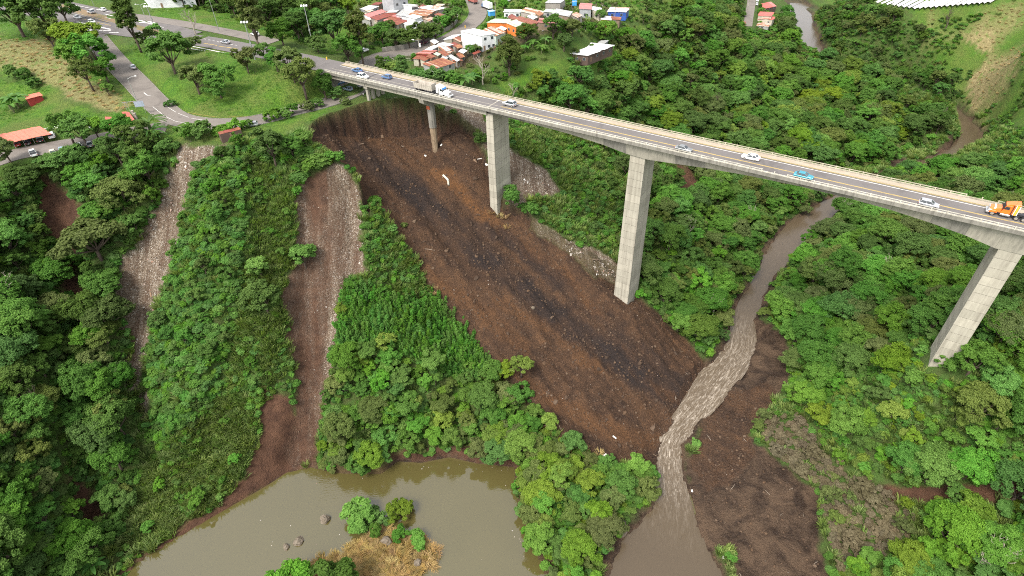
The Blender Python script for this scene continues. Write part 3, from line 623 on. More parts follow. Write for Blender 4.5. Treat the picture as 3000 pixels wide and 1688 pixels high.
for a, b, w, mt in [((1500,960),(1590,1015),.15,None),((1610,1025),(1705,1062),.15,None),((1730,1070),(1850,1088),.15,None),((1380,965),(1480,1045),.14,None),((1480,1045),(1580,1095),.14,None),((1580,1095),(1690,1118),.14,None),((1300,838),(1330,862),.3,None),((1330,862),(1365,862),.3,None),((1700,1018),(1900,1052),.14,YELLOW),((1900,1052),(2300,1050),.14,YELLOW)] + [((820 + 22 * i, 335 + 12 * i), (832 + 22 * i, 330 + 12 * i), .5, FADED) for i in range(3)]:
    mark_line('ramp_road', Z2(*a), Z2(*b), w, mt)
k0 = .1747
def Z3(x, y): return (1000 + x * k0, y * k0)
for i in range(6): mark_line('village_road', Z3(1010 + 8 * i, 885 + 25 * i), Z3(1270 - 6 * i, 880 + 26 * i), .3, FADED)
mark_line('village_road', Z3(825, 965), Z3(885, 1000), .35, FADED)
mark_line('village_road', Z3(1080, 835), Z3(1480, 770), .2, FADED)
# dirt median between the carriageways
MED = catmull(W([(160,12,80.3),(205,30,79.6),(280,50,79),(330,66,78.6),(420,88,78.1)]), 6)
link('median_strip', kerb_mesh('median_strip', MED, 0, 4.2, .22, DIRT), kind='structure')

# ------------------------------------------------------------------ bridge
BR_ANG = math.atan2(BU[1], BU[0])
bridge = thing('highway_bridge', 'long grey concrete road bridge on tall piers crossing the landslide and river', 'bridge', (0, 0, 0), BR_ANG)
# inside the bridge frame x = s and y = t
DZ = 77.0; S0, S1 = -174.0, 92.0; T0b, T1b = 141.2, 151.9
def part(mb, name, mat, parent=bridge, **k_): return mb.build(name, mat, parent, **k_)
def slices(a, b, n): e = np.linspace(a, b, n + 1); return list(zip(e[:-1], e[1:]))
for a, b in ((S0, -155.5), (-155.5, -130.2), (-130.2, -103.6), (-103.6, 90.0)):
    part(MB().box(a + .03, b - .03, T0b, T1b, DZ - .34, DZ - .02), 'deck_slab', CONC_D)
    part(MB().box(a + .05, b - .05, T0b + .5, 149.5, DZ - .02, DZ + .04), 'road_surface', ASPH)
    part(MB().box(a + .02, b - .02, T0b - .06, T0b + .5, DZ - .62, DZ + .26), 'kerb_beam', CONC_D)
    part(MB().box(a + .02, b - .02, T1b - .5, T1b + .06, DZ - .62, DZ + .26), 'kerb_beam', CONC_D)
    part(MB().box(a + .04, b - .04, 149.66, T1b - .5, DZ - .02, DZ + .24), 'walkway', WALKC)
    part(MB().box(a + .04, b - .04, 149.5, 149.66, DZ - .02, DZ + .22), 'walkway_kerb', simple('faded_yellow_kerb', (.34, .27, .12), .8, dirt=(.2, .17, .12), world=True) if a == S0 else MATS['faded_yellow_kerb'])
for s_ in (-155.5, -130.2, -103.6):
    part(MB().box(s_ - .22, s_ + .22, T0b + .52, 149.48, DZ, DZ + .046), 'expansion_joint', FADED if s_ > -110 else BLACKM)
part(MB().box(S0, 90, 148.75, 148.93, DZ + .04, DZ + .05), 'edge_line', WHITE)
part(MB().box(S0, -100, 145.0, 145.22, DZ + .04, DZ + .05), 'centre_line', FADED)
part(MB().box(-100, 90, 144.92, 145.06, DZ + .04, DZ + .05), 'centre_line', YELLOW)
part(MB().box(-100, 90, 145.16, 145.30, DZ + .04, DZ + .05), 'centre_line', YELLOW)
# railings: posts and panels of 3 m, some top rails missing
pan = MB().box(-1.36, 1.36, -.10, .10, .26, .52).box(-1.42, 1.42, -.07, .07, .80, .95); m_pan = pan.mesh('rail_panel', RAILC)
m_low = MB().box(-1.42, 1.42, -.10, .10, .26, .52).mesh('rail_panel', RAILC)
m_post = MB().hexa([(-.12, -.16, .24), (.12, -.16, .24), (.12, .16, .24), (-.12, .16, .24), (-.1, -.1, 1.0), (.1, -.1, 1.0), (.1, .1, 1.0), (-.1, .1, 1.0)]).mesh('post', RAILC)
mat_f = concrete('far_rail_concrete', (.40, .37, .28), (.14, .12, .07), .7)
m_panf = pan.mesh('rail_panel', mat_f); m_postf = m_post.copy(); m_postf.materials[0] = mat_f; m_lowf = m_low.copy(); m_lowf.materials[0] = mat_f
nseg = int((90 - S0) / 3.0)
for i in range(nseg):
    s_ = S0 + 1.5 + 3 * i
    for t_, mp, mpo, ml, miss in ((T0b + .2, m_pan, m_post, m_low, (-21 < s_ < -16) or (s_ in ()) or abs(s_ - 15) < 1.4 or abs(s_ - 33) < 1.2), (T1b - .2, m_panf, m_postf, m_lowf, abs(s_ - 24) < 1.6 or abs(s_ + 60) < .1)):
        o = link('rail_panel', ml if miss else mp, bridge); o.location = (s_, t_, DZ); o.rotation_euler[0] = random.uniform(-.03, .03)
        o = link('post', mpo, bridge); o.location = (s_ + 1.5, t_, DZ)
# girders of the approach spans
for a, b in ((S0 + .3, -155.5), (-155.5, -130.2), (-130.2, -103.6)):
    for t_ in (142.0, 145.0, 148.0, 150.3):
        g = MB(); g.box(a + .12, b - .12, t_, t_ + .55, DZ - 2.25, DZ - 1.9).box(a + .12, b - .12, t_ + .14, t_ + .41, DZ - 1.9, DZ - .6).box(a + .12, b - .12, t_ - .05, t_ + .6, DZ - .62, DZ - .342)
        for e in (a + .12, b - .12 - .9): g.box(e, e + .9, t_ + .02, t_ + .53, DZ - 1.9, DZ - .62)
        for e in np.arange(a + 8, b - 4, 8.2): g.box(e, e + .25, t_ + .06, t_ + .49, DZ - 1.9, DZ - .62)
        part(g, 'girder', CONC)
    for e in (a + .4, (a + b) / 2, b - .7): part(MB().box(e, e + .3, 142.45, 150.4, DZ - 1.8, DZ - .6), 'diaphragm', CONC_D)
# haunched box girder of the river spans, cast in segments
ss = [-103.5, -90, -75, -64, -57, -50.5, -43, -35, -24, -12, 0, 8, 16, 23, 29, 35, 41, 50, 62, 76, 90]
zs = [75.1, 74.95, 74.5, 73.6, 72.6, 72.4, 73.1, 73.9, 74.6, 74.95, 74.8, 74.4, 73.6, 72.6, 71.3, 71.3, 72.2, 73.6, 74.6, 75, 75]
for i in range(len(ss) - 1):
    a, b = ss[i] + .012, ss[i + 1] - .012; za, zb = zs[i], zs[i + 1]; e = .012 * (i % 2)
    g = MB(); zt = DZ - .345
    g.hexa([(a, 142.9 + e, za), (b, 142.9 + e, zb), (b, 150.2 - e, zb), (a, 150.2 - e, za), (a, 142.1 + e, zt), (b, 142.1 + e, zt), (b, 151.0 - e, zt), (a, 151.0 - e, zt)])
    part(g, 'box_girder_segment', CONC if i % 3 else CONC_D)
# piers cast in lifts
def pier(s0, s1, t0, t1, ztop, zb, flare=0.0, lift=2.45, mat=CONC_L, label=None):
    root = link('pier', MB().box(s0 + .12, s1 - .12, t0 + .12, t1 - .12, zb, ztop - .05).mesh('pier', CONC_D), bridge)
    if label: root['label'] = label
    z = ztop; k_ = 0
    while z > zb + .3:
        h = min(lift * random.uniform(.94, 1.06), z - zb); e = random.uniform(-.012, .012); f0 = flare * (ztop - z); f1 = flare * (ztop - z + h)
        m = MB().hexa([(s0 - f1 + e, t0 - f1 + e, z - h + .09), (s1 + f1 + e, t0 - f1 + e, z - h + .09), (s1 + f1 + e, t1 + f1 + e, z - h + .09), (s0 - f1 + e, t1 + f1 + e, z - h + .09),
                       (s0 - f0 + e, t0 - f0 + e, z), (s1 + f0 + e, t0 - f0 + e, z), (s1 + f0 + e, t1 + f0 + e, z), (s0 - f0 + e, t1 + f0 + e, z)])
        m.build('lift', random.choice(mat), root); z -= h; k_ += 1
    return root
pier(-104.3, -101.6, 142.5, 151.0, 75.05, 34, .004, label='wide wall-like pier standing in the rubble at the slide edge')
pier(-55.9, -51.5, 143.2, 151.2, 72.6, 8, .006, label='tallest pier, rising from the middle edge of the dark slide')
pier(29.7, 33.9, 143.0, 150.8, 71.4, 24, .004, label='pale pier rising out of the trees on the far right bank')
p0 = link('pier', MB().hexa([(-131.2, 142.4, 73.3), (-129.2, 142.4, 73.3), (-129.2, 150.8, 73.3), (-131.2, 150.8, 73.3), (-131.2, 142.0, 74.72), (-129.2, 142.0, 74.72), (-129.2, 151.2, 74.72), (-131.2, 151.2, 74.72)]).hexa([(-131.1, 144.4, 71.9), (-129.3, 144.4, 71.9), (-129.3, 149.2, 71.9), (-131.1, 149.2, 71.9), (-131.15, 142.6, 73.3), (-129.25, 142.6, 73.3), (-129.25, 150.6, 73.3), (-131.15, 150.6, 73.3)]).mesh('pier', CONC), bridge, label='slender pier with its column laid bare by the slide')
MUDC = simple('mud_stained_concrete', (.26, .19, .12), .9, var=.3, scale=.6, dirt=(.10, .06, .035), dirt_amt=.9, world=True)
MB().tube([(-130.2, 146.6, 72.0), (-130.2, 146.6, 63.5)], [1.35, 1.3], 10).build('column', CONC_D, p0)
MB().tube([(-130.2, 146.6, 63.6), (-130.15, 146.5, 58), (-130.1, 146.5, 50)], [1.22, 1.1, .95], 10).build('column', MUDC, p0)
MB().box(-130.9, -129.6, 145.22, 145.26, 70.2, 71.4).build('sign_plate', simple('orange_red_plate', (.45, .10, .04), .6), p0)
p1 = link('pier', MB().box(-156.3, -154.7, 142.2, 151.0, DZ - 3.2, DZ - 2.27).mesh('pier', CONC), bridge, label='low row of columns on the grassy rim under the approach span')
for t_ in (142.6, 144.9, 147.4, 149.7): MB().box(-156.0, -155.0, t_, t_ + .9, 65, DZ - 3.2).build('column', CONC, p1)
part(MB().box(S0 - 2.5, S0 + .2, T0b - .4, T1b + .4, 66, DZ - .03), 'abutment', CONC_D)
print('bridge', time.time() - T0)

# ------------------------------------------------------------------ vehicles
def paint(name, col, rough=.28, metal=.0):
    m, nt, b = new_mat(name); P = _obj(nt)
    c = _mix(nt, _ramp(nt, _noise(nt, 1.3, 5, .7, P), [(.5, 0.0), (.8, .35)]), col, [x * .6 + .05 for x in col])
    nt.links.new(c, b.inputs['Base Color']); b.inputs['Roughness'].default_value = rough; b.inputs['Metallic'].default_value = metal
    b.inputs['Coat Weight'].default_value = .4; b.inputs['Coat Roughness'].default_value = .1; return m
PAINT = {k_: paint(k_ + '_car_paint', c, r, mt) for k_, c, r, mt in (('white', (.78, .78, .76), .3, 0), ('silver', (.45, .46, .48), .3, .4), ('grey', (.24, .25, .25), .3, .4), ('blue', (.07, .15, .30), .3, .1), ('teal', (.02, .25, .33), .3, .1),
    ('dark', (.03, .03, .035), .3, .1), ('red', (.30, .02, .02), .3, .1), ('cream', (.55, .50, .38), .35, 0), ('orange', (.80, .17, .02), .35, 0), ('bluegrey', (.22, .30, .38), .35, .1), ('maroon', (.13, .03, .05), .4, 0), ('skyblue', (.05, .30, .65), .4, 0))}
GLASS = simple('dark_car_glass', (.03, .038, .045), .06, var=.1, spec=.8)
CHROME = simple('bright_metal', (.62, .62, .62), .25, .8, .05); LAMP = simple('headlamp_lens', (.7, .7, .66), .15, var=.05); TAIL = simple('tail_lamp_lens', (.4, .02, .02), .2, var=.05); PLATE = simple('number_plate', (.6, .6, .58), .5, var=.05)
DUMPC = simple('dusty_grey_steel', (.44, .40, .34), .8, .1, .25, 1.2, dirt=(.18, .14, .10)); STRIPE = simple('yellow_stripe_paint', (.75, .45, .05), .4); BLUEV = simple('blue_visor', (.03, .20, .55), .35)
def loft(mb, stations, mi=0):
    "rounded body from stations (x, half width, z low, z high)"
    n = 8; rings = []
    for x, w, zl_, zh in stations:
        c = (zh - zl_) * .28; cw = w * .13
        rings.append([(x, -w + cw, zl_), (x, w - cw, zl_), (x, w, zl_ + c), (x, w, zh - c), (x, w - cw * 1.2, zh), (x, -w + cw * 1.2, zh), (x, -w, zh - c), (x, -w, zl_ + c)])
    V = [p for r in rings for p in r]; F = []
    for i in range(len(rings) - 1):
        for q in range(n): F.append((i * n + q, i * n + (q + 1) % n, (i + 1) * n + (q + 1) % n, (i + 1) * n + q))
    F.append(tuple(range(n))); F.append(tuple((len(rings) - 1) * n + q for q in range(n - 1, -1, -1)))
    return mb.add(V, F, mi)
_wh = {}
def wheel_meshes(r, w):
    k_ = (r, w)
    if k_ not in _wh:
        _wh[k_] = (MB().tube([(0, -w / 2, 0), (0, -w / 2 + .03, 0), (0, w / 2 - .03, 0), (0, w / 2, 0)], [r * .9, r, r, r * .9], 14).mesh('tyre', DARK), MB().tube([(0, -w / 2 - .012, 0), (0, w / 2 + .012, 0)], [r * .62, r * .62], 10).mesh('rim', CHROME))
    return _wh[k_]
def wheel(parent, x, y, r=.32, w=.22):
    t_, rm = wheel_meshes(r, w); o = link('wheel', t_, parent); o.location = (x, y, r); q = link('rim', rm, o); return o
SHAPES = {   # body stations, greenhouse bottom x0,x1 / top x0,x1, belt z, roof z, half width, wheel x
 'sedan': ([(-2.25, .70, .42, .80), (-2.1, .84, .28, .93), (-1.5, .87, .22, .97), (-.2, .88, .2, .95), (.9, .87, .2, .93), (1.7, .85, .22, .84), (2.15, .78, .28, .74), (2.27, .62, .36, .62)], (-1.75, 1.05), (-1.05, .22), .92, 1.43, .80, (-1.35, 1.38), .31),
 'hatch': ([(-1.95, .72, .42, .9), (-1.85, .83, .28, 1.0), (-1.2, .86, .22, 1.0), (0, .87, .2, .97), (.8, .86, .2, .94), (1.5, .83, .22, .84), (1.9, .74, .3, .72), (2.0, .6, .36, .6)], (-1.88, 1.0), (-1.5, .2), .95, 1.5, .79, (-1.25, 1.25), .31),
 'suv': ([(-2.2, .76, .5, 1.0), (-2.1, .90, .34, 1.1), (-1.4, .93, .28, 1.12), (0, .94, .26, 1.08), (.9, .93, .26, 1.05), (1.6, .90, .28, 1.0), (2.1, .82, .34, .9), (2.22, .68, .42, .72)], (-2.12, 1.1), (-1.6, .3), 1.05, 1.68, .86, (-1.35, 1.4), .36),
 'pickup': ([(-2.55, .82, .55, 1.0), (-2.5, .90, .42, 1.02), (-.4, .92, .36, 1.02), (.6, .93, .34, 1.05), (1.2, .92, .34, 1.04), (2.0, .90, .36, .98), (2.45, .82, .42, .88), (2.55, .7, .48, .72)], (-.55, 1.35), (-.4, .7), 1.02, 1.66, .84, (-1.6, 1.6), .38),
}
_cars = {}
def car(shape, color, loc, rz, label, roof_load=False, group=None, name='car'):
    key = (shape, color)
    root = thing(name, label, 'car' if shape != 'pickup' else 'pickup', loc, rz, group)
    st, gb, gt, zb, zr, hw_, wx, wr = SHAPES[shape]
    if key not in _cars:
        body = loft(MB(), st)
        if shape == 'pickup': body.box(-2.42, -.62, -.84, .84, .98, 1.021, 1)
        mb_ = body.mesh('body', [PAINT[color], BLACKM], smooth=False, bevel=.0)
        g = MB(); ht = hw_ - .15
        g.hexa([(gb[0], -hw_, zb - .06), (gb[1], -hw_, zb - .06), (gb[1], hw_, zb - .06), (gb[0], hw_, zb - .06), (gt[0], -ht, zr - .03), (gt[1], -ht, zr - .03), (gt[1], ht, zr - .03), (gt[0], ht, zr - .03)])
        mg = g.mesh('windows', GLASS)
        rf = MB(); rf.hexa([(gt[0] - .06, -ht - .02, zr - .04), (gt[1] + .06, -ht - .02, zr - .04), (gt[1] + .06, ht + .02, zr - .04), (gt[0] - .06, ht + .02, zr - .04), (gt[0] + .05, -ht + .08, zr + .03), (gt[1] - .05, -ht + .08, zr + .03), (gt[1] - .05, ht - .08, zr + .03), (gt[0] + .05, ht - .08, zr + .03)])
        for sg in (-1, 1):
            for xb, xt in ((gb[0], gt[0]), (gb[1], gt[1]), ((gb[0] + gb[1]) / 2 - .1, (gt[0] + gt[1]) / 2)):
                rf.tube([(xb, sg * (hw_ + .005), zb - .02), (xt, sg * (ht + .005), zr - .02)], .045, 4)
        mr = rf.mesh('roof', PAINT[color])
        lx = st[-2][0] + .03; bx_ = st[0][0] - .02
        _cars[key] = (mb_, mg, mr, MB().box(lx - .12, lx + .06, -.12, .12, .60, .72).mesh('headlight', LAMP), MB().box(bx_ - .02, bx_ + .1, -.11, .11, .68, .84).mesh('tail_light', TAIL), MB().box(-.02, .02, -.22, .22, -.06, .06).mesh('number_plate', PLATE), lx, bx_)
    mb_, mg, mr, ml, mt, mp, lx, bx_ = _cars[key]
    link('body', mb_, root); link('windows', mg, root); link('roof', mr, root)
    for sg in (-1, 1):
        o = link('headlight', ml, root); o.location = (0, sg * (st[-2][1] - .16), (st[-2][3] - .74)); o = link('tail_light', mt, root); o.location = (0, sg * (st[0][1] - .08), 0)
        for x in wx: wheel(root, x, sg * (hw_ - .02), wr)
    o = link('number_plate', mp, root); o.location = (st[0][0] - .03, 0, .55)
    if roof_load:
        for i in range(3): MB().tube([(-.5 + .35 * i, -.3, zr + .02), (-.5 + .35 * i, -.3 + .1 * i, zr + .3)], [.12, .07], 6).build('roof_load', PAINT['white'], root)
    return root
def on_deck(px, py): return Vector(at(px * SRC, py * SRC, DZ + .05))
FWD = BR_ANG; BACK = BR_ANG + math.pi
def fixt(p, t_):
    s_ = p.x * BU[0] + p.y * BU[1]; q = bst(s_, t_, DZ + .045); return Vector(q)
# on the bridge
car('sedan', 'blue', fixt(on_deck(1060, 206), 146.9), BACK, 'blue sedan beside the white SUV at the left end of the bridge')
car('suv', 'white', fixt(on_deck(1080, 222), 143.2), FWD, 'white SUV at the left end of the bridge, nose towards the dump truck')
car('hatch', 'blue', fixt(on_deck(1152, 222), 146.9), BACK, 'blue estate car following between white SUV and dump truck')
car('suv', 'silver', fixt(on_deck(1516, 296), 147.0), BACK, 'silvery white crossover with things on its roof near the pale deck joint', roof_load=True)
car('sedan', 'grey', fixt(on_deck(2016, 426), 143.3), FWD, 'grey sedan just right of the tallest pier on the bridge')
car('sedan', 'white', fixt(on_deck(2209, 452), 147.0), BACK, 'white sedan in the far lane between the grey and the teal car')
car('sedan', 'teal', fixt(on_deck(2358, 510), 143.3), FWD, 'teal blue sedan in the near lane of the bridge')
car('hatch', 'silver', fixt(on_deck(2720, 592), 143.4), FWD, 'silver hatchback approaching the orange lorry on the bridge')
# dump semi truck, white conventional tractor
def tractor(root, col, x0=0.0, stripes=False, visor=False, sleeper=True):
    "conventional tractor; x0 is its rear end, front towards +x"
    b = MB(); b.box(x0, x0 + 6.9, -.45, .45, .75, 1.0); b.build('chassis', BLACKM, root)
    h = MB(); h.hexa([(x0 + 5.0, -1.0, .95), (x0 + 7.1, -.85, .9), (x0 + 7.1, .85, .9), (x0 + 5.0, 1.0, .95), (x0 + 5.0, -.85, 2.05), (x0 + 6.95, -.6, 1.75), (x0 + 6.95, .6, 1.75), (x0 + 5.0, .85, 2.05)]); hood = h.build('hood', PAINT[col], root, bevel=.06)
    MB().box(x0 + 6.98, x0 + 7.2, -.6, .6, .85, 1.7).build('grille', CHROME, root); MB().box(x0 + 6.9, x0 + 7.45, -1.15, 1.15, .45, .82).build('bumper', CHROME if stripes else PAINT[col], root, bevel=.04)
    c = MB(); c.hexa([(x0 + 3.4, -1.12, .95), (x0 + 5.05, -1.12, .95), (x0 + 5.05, 1.12, .95), (x0 + 3.4, 1.12, .95), (x0 + 3.4, -1.05, 2.85), (x0 + 4.55, -1.05, 2.85), (x0 + 4.55, 1.05, 2.85), (x0 + 3.4, 1.05, 2.85)]); cab = c.build('cab', PAINT[col], root, bevel=.05)
    MB().hexa([(x0 + 5.03, -.98, 2.0), (x0 + 5.06, -.98, 2.0), (x0 + 5.06, .98, 2.0), (x0 + 5.03, .98, 2.0), (x0 + 4.66, -.95, 2.72), (x0 + 4.72, -.95, 2.72), (x0 + 4.72, .95, 2.72), (x0 + 4.66, .95, 2.72)]).build('windscreen', GLASS, root)
    for sg in (-1, 1):
        MB().hexa([(x0 + 3.8, sg * 1.10, 1.95), (x0 + 4.85, sg * 1.10, 1.95), (x0 + 4.85, sg * 1.135, 1.95), (x0 + 3.8, sg * 1.135, 1.95), (x0 + 3.8, sg * 1.05, 2.6), (x0 + 4.55, sg * 1.05, 2.6), (x0 + 4.55, sg * 1.10, 2.6), (x0 + 3.8, sg * 1.10, 2.6)]).build('side_window', GLASS, root)
        MB().box(x0 + 6.6, x0 + 7.12, sg * .9 - .14, sg * .9 + .14, 1.0, 1.25).build('headlight', LAMP, root)
        MB().box(x0 + 3.2, x0 + 5.0, sg * 1.05 - .18, sg * 1.05 + .18, .5, .92).build('fuel_tank', CHROME, root, bevel=.08)
        f = MB(); f.hexa([(x0 + 5.5, sg * .95 - .22, .8), (x0 + 7.0, sg * .95 - .22, .7), (x0 + 7.0, sg * .95 + .22, .7), (x0 + 5.5, sg * .95 + .22, .8), (x0 + 5.85, sg * .95 - .22, 1.25), (x0 + 6.75, sg * .95 - .22, 1.22), (x0 + 6.75, sg * .95 + .22, 1.22), (x0 + 5.85, sg * .95 + .22, 1.25)]); f.build('wing', PAINT[col], root, bevel=.05)
        MB().tube([(x0 + 3.3, sg * 1.2, 1.0), (x0 + 3.3, sg * 1.2, 3.3)], .09, 8).build('exhaust_stack', CHROME if not stripes else BLACKM, root)
        MB().box(x0 + 5.0, x0 + 5.1, sg * 1.35 - .1, sg * 1.35 + .1, 1.9, 2.4).build('wing_mirror', BLACKM, root)
        wheel(root, x0 + 6.25, sg * .98, .5, .3)
        for x in (.75, 2.05): wheel(root, x0 + x, sg * .92, .5, .55)
    if sleeper:
        s_ = MB(); s_.hexa([(x0 + 2.2, -1.12, 1.0), (x0 + 3.4, -1.12, 1.0), (x0 + 3.4, 1.12, 1.0), (x0 + 2.2, 1.12, 1.0), (x0 + 2.2, -1.05, 3.5), (x0 + 3.4, -1.05, 3.25), (x0 + 3.4, 1.05, 3.25), (x0 + 2.2, 1.05, 3.5)]); s_.build('sleeper', PAINT[col], root, bevel=.06)
        MB().hexa([(x0 + 3.35, -1.0, 2.83), (x0 + 4.6, -.9, 2.83), (x0 + 4.6, .9, 2.83), (x0 + 3.35, 1.0, 2.83), (x0 + 3.35, -.95, 3.3), (x0 + 3.9, -.8, 3.15), (x0 + 3.9, .8, 3.15), (x0 + 3.35, .95, 3.3)]).build('roof_fairing', PAINT[col], root)
    if visor: MB().hexa([(x0 + 4.7, -1.0, 2.55), (x0 + 4.98, -1.0, 2.45), (x0 + 4.98, 1.0, 2.45), (x0 + 4.7, 1.0, 2.55), (x0 + 4.6, -1.0, 2.84), (x0 + 4.75, -1.0, 2.82), (x0 + 4.75, 1.0, 2.82), (x0 + 4.6, 1.0, 2.84)]).build('sun_visor', BLUEV, root)
    if stripes:
        for x, w, mt in ((2.45, .28, STRIPE), (2.2, .14, PAINT['white']), (2.82, .14, PAINT['white'])):
            MB().box(x0 + x, x0 + x + w, -1.135, 1.135, 1.02, 3.2).build('stripe', mt, root)
        MB().hexa([(x0 + 6.0, -.92, 1.0), (x0 + 6.3, -.9, 1.0), (x0 + 6.3, .9, 1.0), (x0 + 6.0, .92, 1.0), (x0 + 6.0, -.74, 1.96), (x0 + 6.3, -.7, 1.9), (x0 + 6.3, .7, 1.9), (x0 + 6.0, .74, 1.96)]).build('stripe', PAINT['white'], root)
        MB().tube([(x0 + 3.2, .9, 3.2), (x0 + 3.1, 1.05, 4.3)], .03, 5).build('aerial', PAINT['orange'], root)
    MB().box(x0 + .8, x0 + 2.0, -.5, .5, 1.0, 1.15).build('fifth_wheel', BLACKM, root)
p = fixt(on_deck(1300, 262), 143.35)
dump = thing('dump_truck', 'white tractor lorry pulling a grey ribbed tipping trailer on the bridge', 'truck', p, FWD)
tractor(dump, 'white', -.5, visor=True)
b = MB(); L0, L1, zt0, zt1 = -7.6, .2, 1.25, 3.0
b.hexa([(L0 + .3, -1.15, zt0), (L1 - .3, -1.15, zt0), (L1 - .3, -1.05, zt0), (L0 + .3, -1.05, zt0), (L0, -1.28, zt1), (L1, -1.28, zt1), (L1, -1.2, zt1), (L0, -1.2, zt1)])
b.hexa([(L0 + .3, 1.05, zt0), (L1 - .3, 1.05, zt0), (L1 - .3, 1.15, zt0), (L0 + .3, 1.15, zt0), (L0, 1.2, zt1), (L1, 1.2, zt1), (L1, 1.28, zt1), (L0, 1.28, zt1)])
b.box(L0 + .3, L1 - .3, -1.1, 1.1, zt0 - .1, zt0); b.box(L1 - .3, L1 - .18, -1.2, 1.2, zt0, zt1 + .35); b.box(L0 + .1, L0 + .2, -1.2, 1.2, zt0, zt1)
tub = b.build('tipping_body', DUMPC, dump)
for i in range(8):
    x = L0 + .6 + i * .92
    for sg in (-1, 1): MB().hexa([(x, sg * 1.14, zt0), (x + .14, sg * 1.14, zt0), (x + .14, sg * 1.24, zt0), (x, sg * 1.24, zt0), (x, sg * 1.26, zt1), (x + .14, sg * 1.26, zt1), (x + .14, sg * 1.36, zt1), (x, sg * 1.36, zt1)]).build('rib', DUMPC, tub)
MB().box(L0 + .2, L1 + 1.0, -.5, .5, .85, 1.14).build('trailer_frame', BLACKM, dump)
for x in (-6.8, -5.5):
    for sg in (-1, 1): wheel(dump, x, sg * .95, .5, .5)
p = fixt(on_deck(2950, 628), 147.0)
otr = thing('tractor_lorry', 'bright orange tractor lorry with white and yellow stripes at the right of the bridge', 'truck', p, BACK)
tractor(otr, 'orange', -3.4, stripes=True)
# roads and car parks: source position, heading from a second point, shape, colour, label
def road_car(px, py, hx, hy, shape, col, label, dz=.02, group=None):
    p = hit(px * SRC, py * SRC, .35); q = hit(hx * SRC, hy * SRC, .35); z = p.z + .12 + dz
    return car(shape, col, (p.x, p.y, z), math.atan2(q.y - p.y, q.x - p.x), label, group=group)
for a in [
 (214,28,180,20,'sedan','bluegrey','blue-grey sedan on the far carriageway at the left, partly behind a tree'),
 (268,38,230,28,'suv','silver','silver SUV in the middle of the far carriageway at the top left'),
 (302,31,260,22,'hatch','white','white hatchback in the outer lane of the far carriageway at the top left'),
 (228,53,260,62,'sedan','white','white and black sedan on the near carriageway at the left'),
 (270,66,310,77,'hatch','white','white hatchback beside the painted chevrons on the near carriageway'),
 (661,126,610,114,'sedan','silver','silver car on the highway between the floodlight masts and the bridge'),
 (391,199,360,160,'sedan','silver','silver sedan alone on the slip road'),
 (739,368,700,372,'hatch','silver','silver car half hidden by a bush at the kerb of the lower road'),
 (99,452,91,436,'pickup','white','white pickup parked in the open car park, leftmost of its row'),
 (156,449,148,432,'sedan','cream','cream sedan parked beside the white pickup in the car park'),
 (183,441,175,425,'sedan','bluegrey','blue-grey sedan parked to the right of the cream one'),
 (233,430,226,415,'hatch','white','small white car parked behind thin trunks in the car park'),
 (264,425,258,410,'sedan','grey','grey sedan at the right end of the car park row'),
 (52,424,46,408,'hatch','red','dark red car under the left end of the orange carport'),
 (84,418,78,402,'sedan','dark','black car in the middle bay of the orange carport'),
 (118,410,112,394,'pickup','dark','dark pickup under the right end of the orange carport'),
 (153,400,147,385,'suv','white','white SUV standing just outside the carport'),
 (271,373,264,358,'suv','white','white car glimpsed between the trees above the car park'),
 (1020,263,1000,258,'hatch','bluegrey','blue-grey car parked in the shade under the bridge end'),
 (1062,251,1080,243,'suv','silver','silver SUV beside the first bridge columns'),
 (1000,244,1015,238,'sedan','blue','dark blue car parked furthest back under the bridge'),
 (1068,150,1085,146,'hatch','white','white car emerging behind the tree beside the village road'),
 (1241,127,1262,121,'sedan','maroon','maroon car parked under the trees along the village road'),
 (1488,4,1495,0,'suv','white','white car by the shack at the top of the village road'),
 (2217,14,2218,2,'hatch','white','white car parked on the narrow lane beside the red roofs'),
 (2219,3,2220,-8,'sedan','white','second white car further up the narrow lane'),
 (748,103,730,97,'suv','white','white vehicle behind the trees along the service road'),
]: road_car(*a)
# box truck, red truck and the blue lettered truck in the village
def lorry(px, py, hx, hy, label, cabc, boxm, L=6.0, Hh=2.6, extra=None):
    p = hit(px * SRC, py * SRC, 1.0); q = hit(hx * SRC, hy * SRC, 1.0); root = thing('lorry', label, 'truck', (p.x, p.y, p.z + .12), math.atan2(q.y - p.y, q.x - p.x))
    MB().box(-L * .55, L * .45, -1.1, 1.1, 1.0, 1.0 + Hh).build('cargo_box', boxm, root, bevel=.04); MB().box(-L * .55, L * .45 + 2.3, -.5, .5, .6, .98).build('chassis', BLACKM, root)
    c = MB(); c.hexa([(L * .45 + .15, -1.0, .7), (L * .45 + 2.3, -.95, .7), (L * .45 + 2.3, .95, .7), (L * .45 + .15, 1.0, .7), (L * .45 + .15, -.9, 2.5), (L * .45 + 1.3, -.85, 2.5), (L * .45 + 1.3, .85, 2.5), (L * .45 + .15, .9, 2.5)]); c.build('cab', PAINT[cabc], root, bevel=.06)
    MB().hexa([(L * .45 + 1.95, -.8, 1.4), (L * .45 + 2.0, -.8, 1.4), (L * .45 + 2.0, .8, 1.4), (L * .45 + 1.95, .8, 1.4), (L * .45 + 1.36, -.75, 2.4), (L * .45 + 1.42, -.75, 2.4), (L * .45 + 1.42, .75, 2.4), (L * .45 + 1.36, .75, 2.4)]).build('windscreen', GLASS, root)
    for x in (-L * .35, L * .45 + 1.5):
        for sg in (-1, 1): wheel(root, x, sg * .9, .45, .3)
    return root
lorry(1428, 22, 1398, 8, 'white box lorry with blue cab parked by the village road', 'blue', PAINT['white'], 6.4, 2.5)
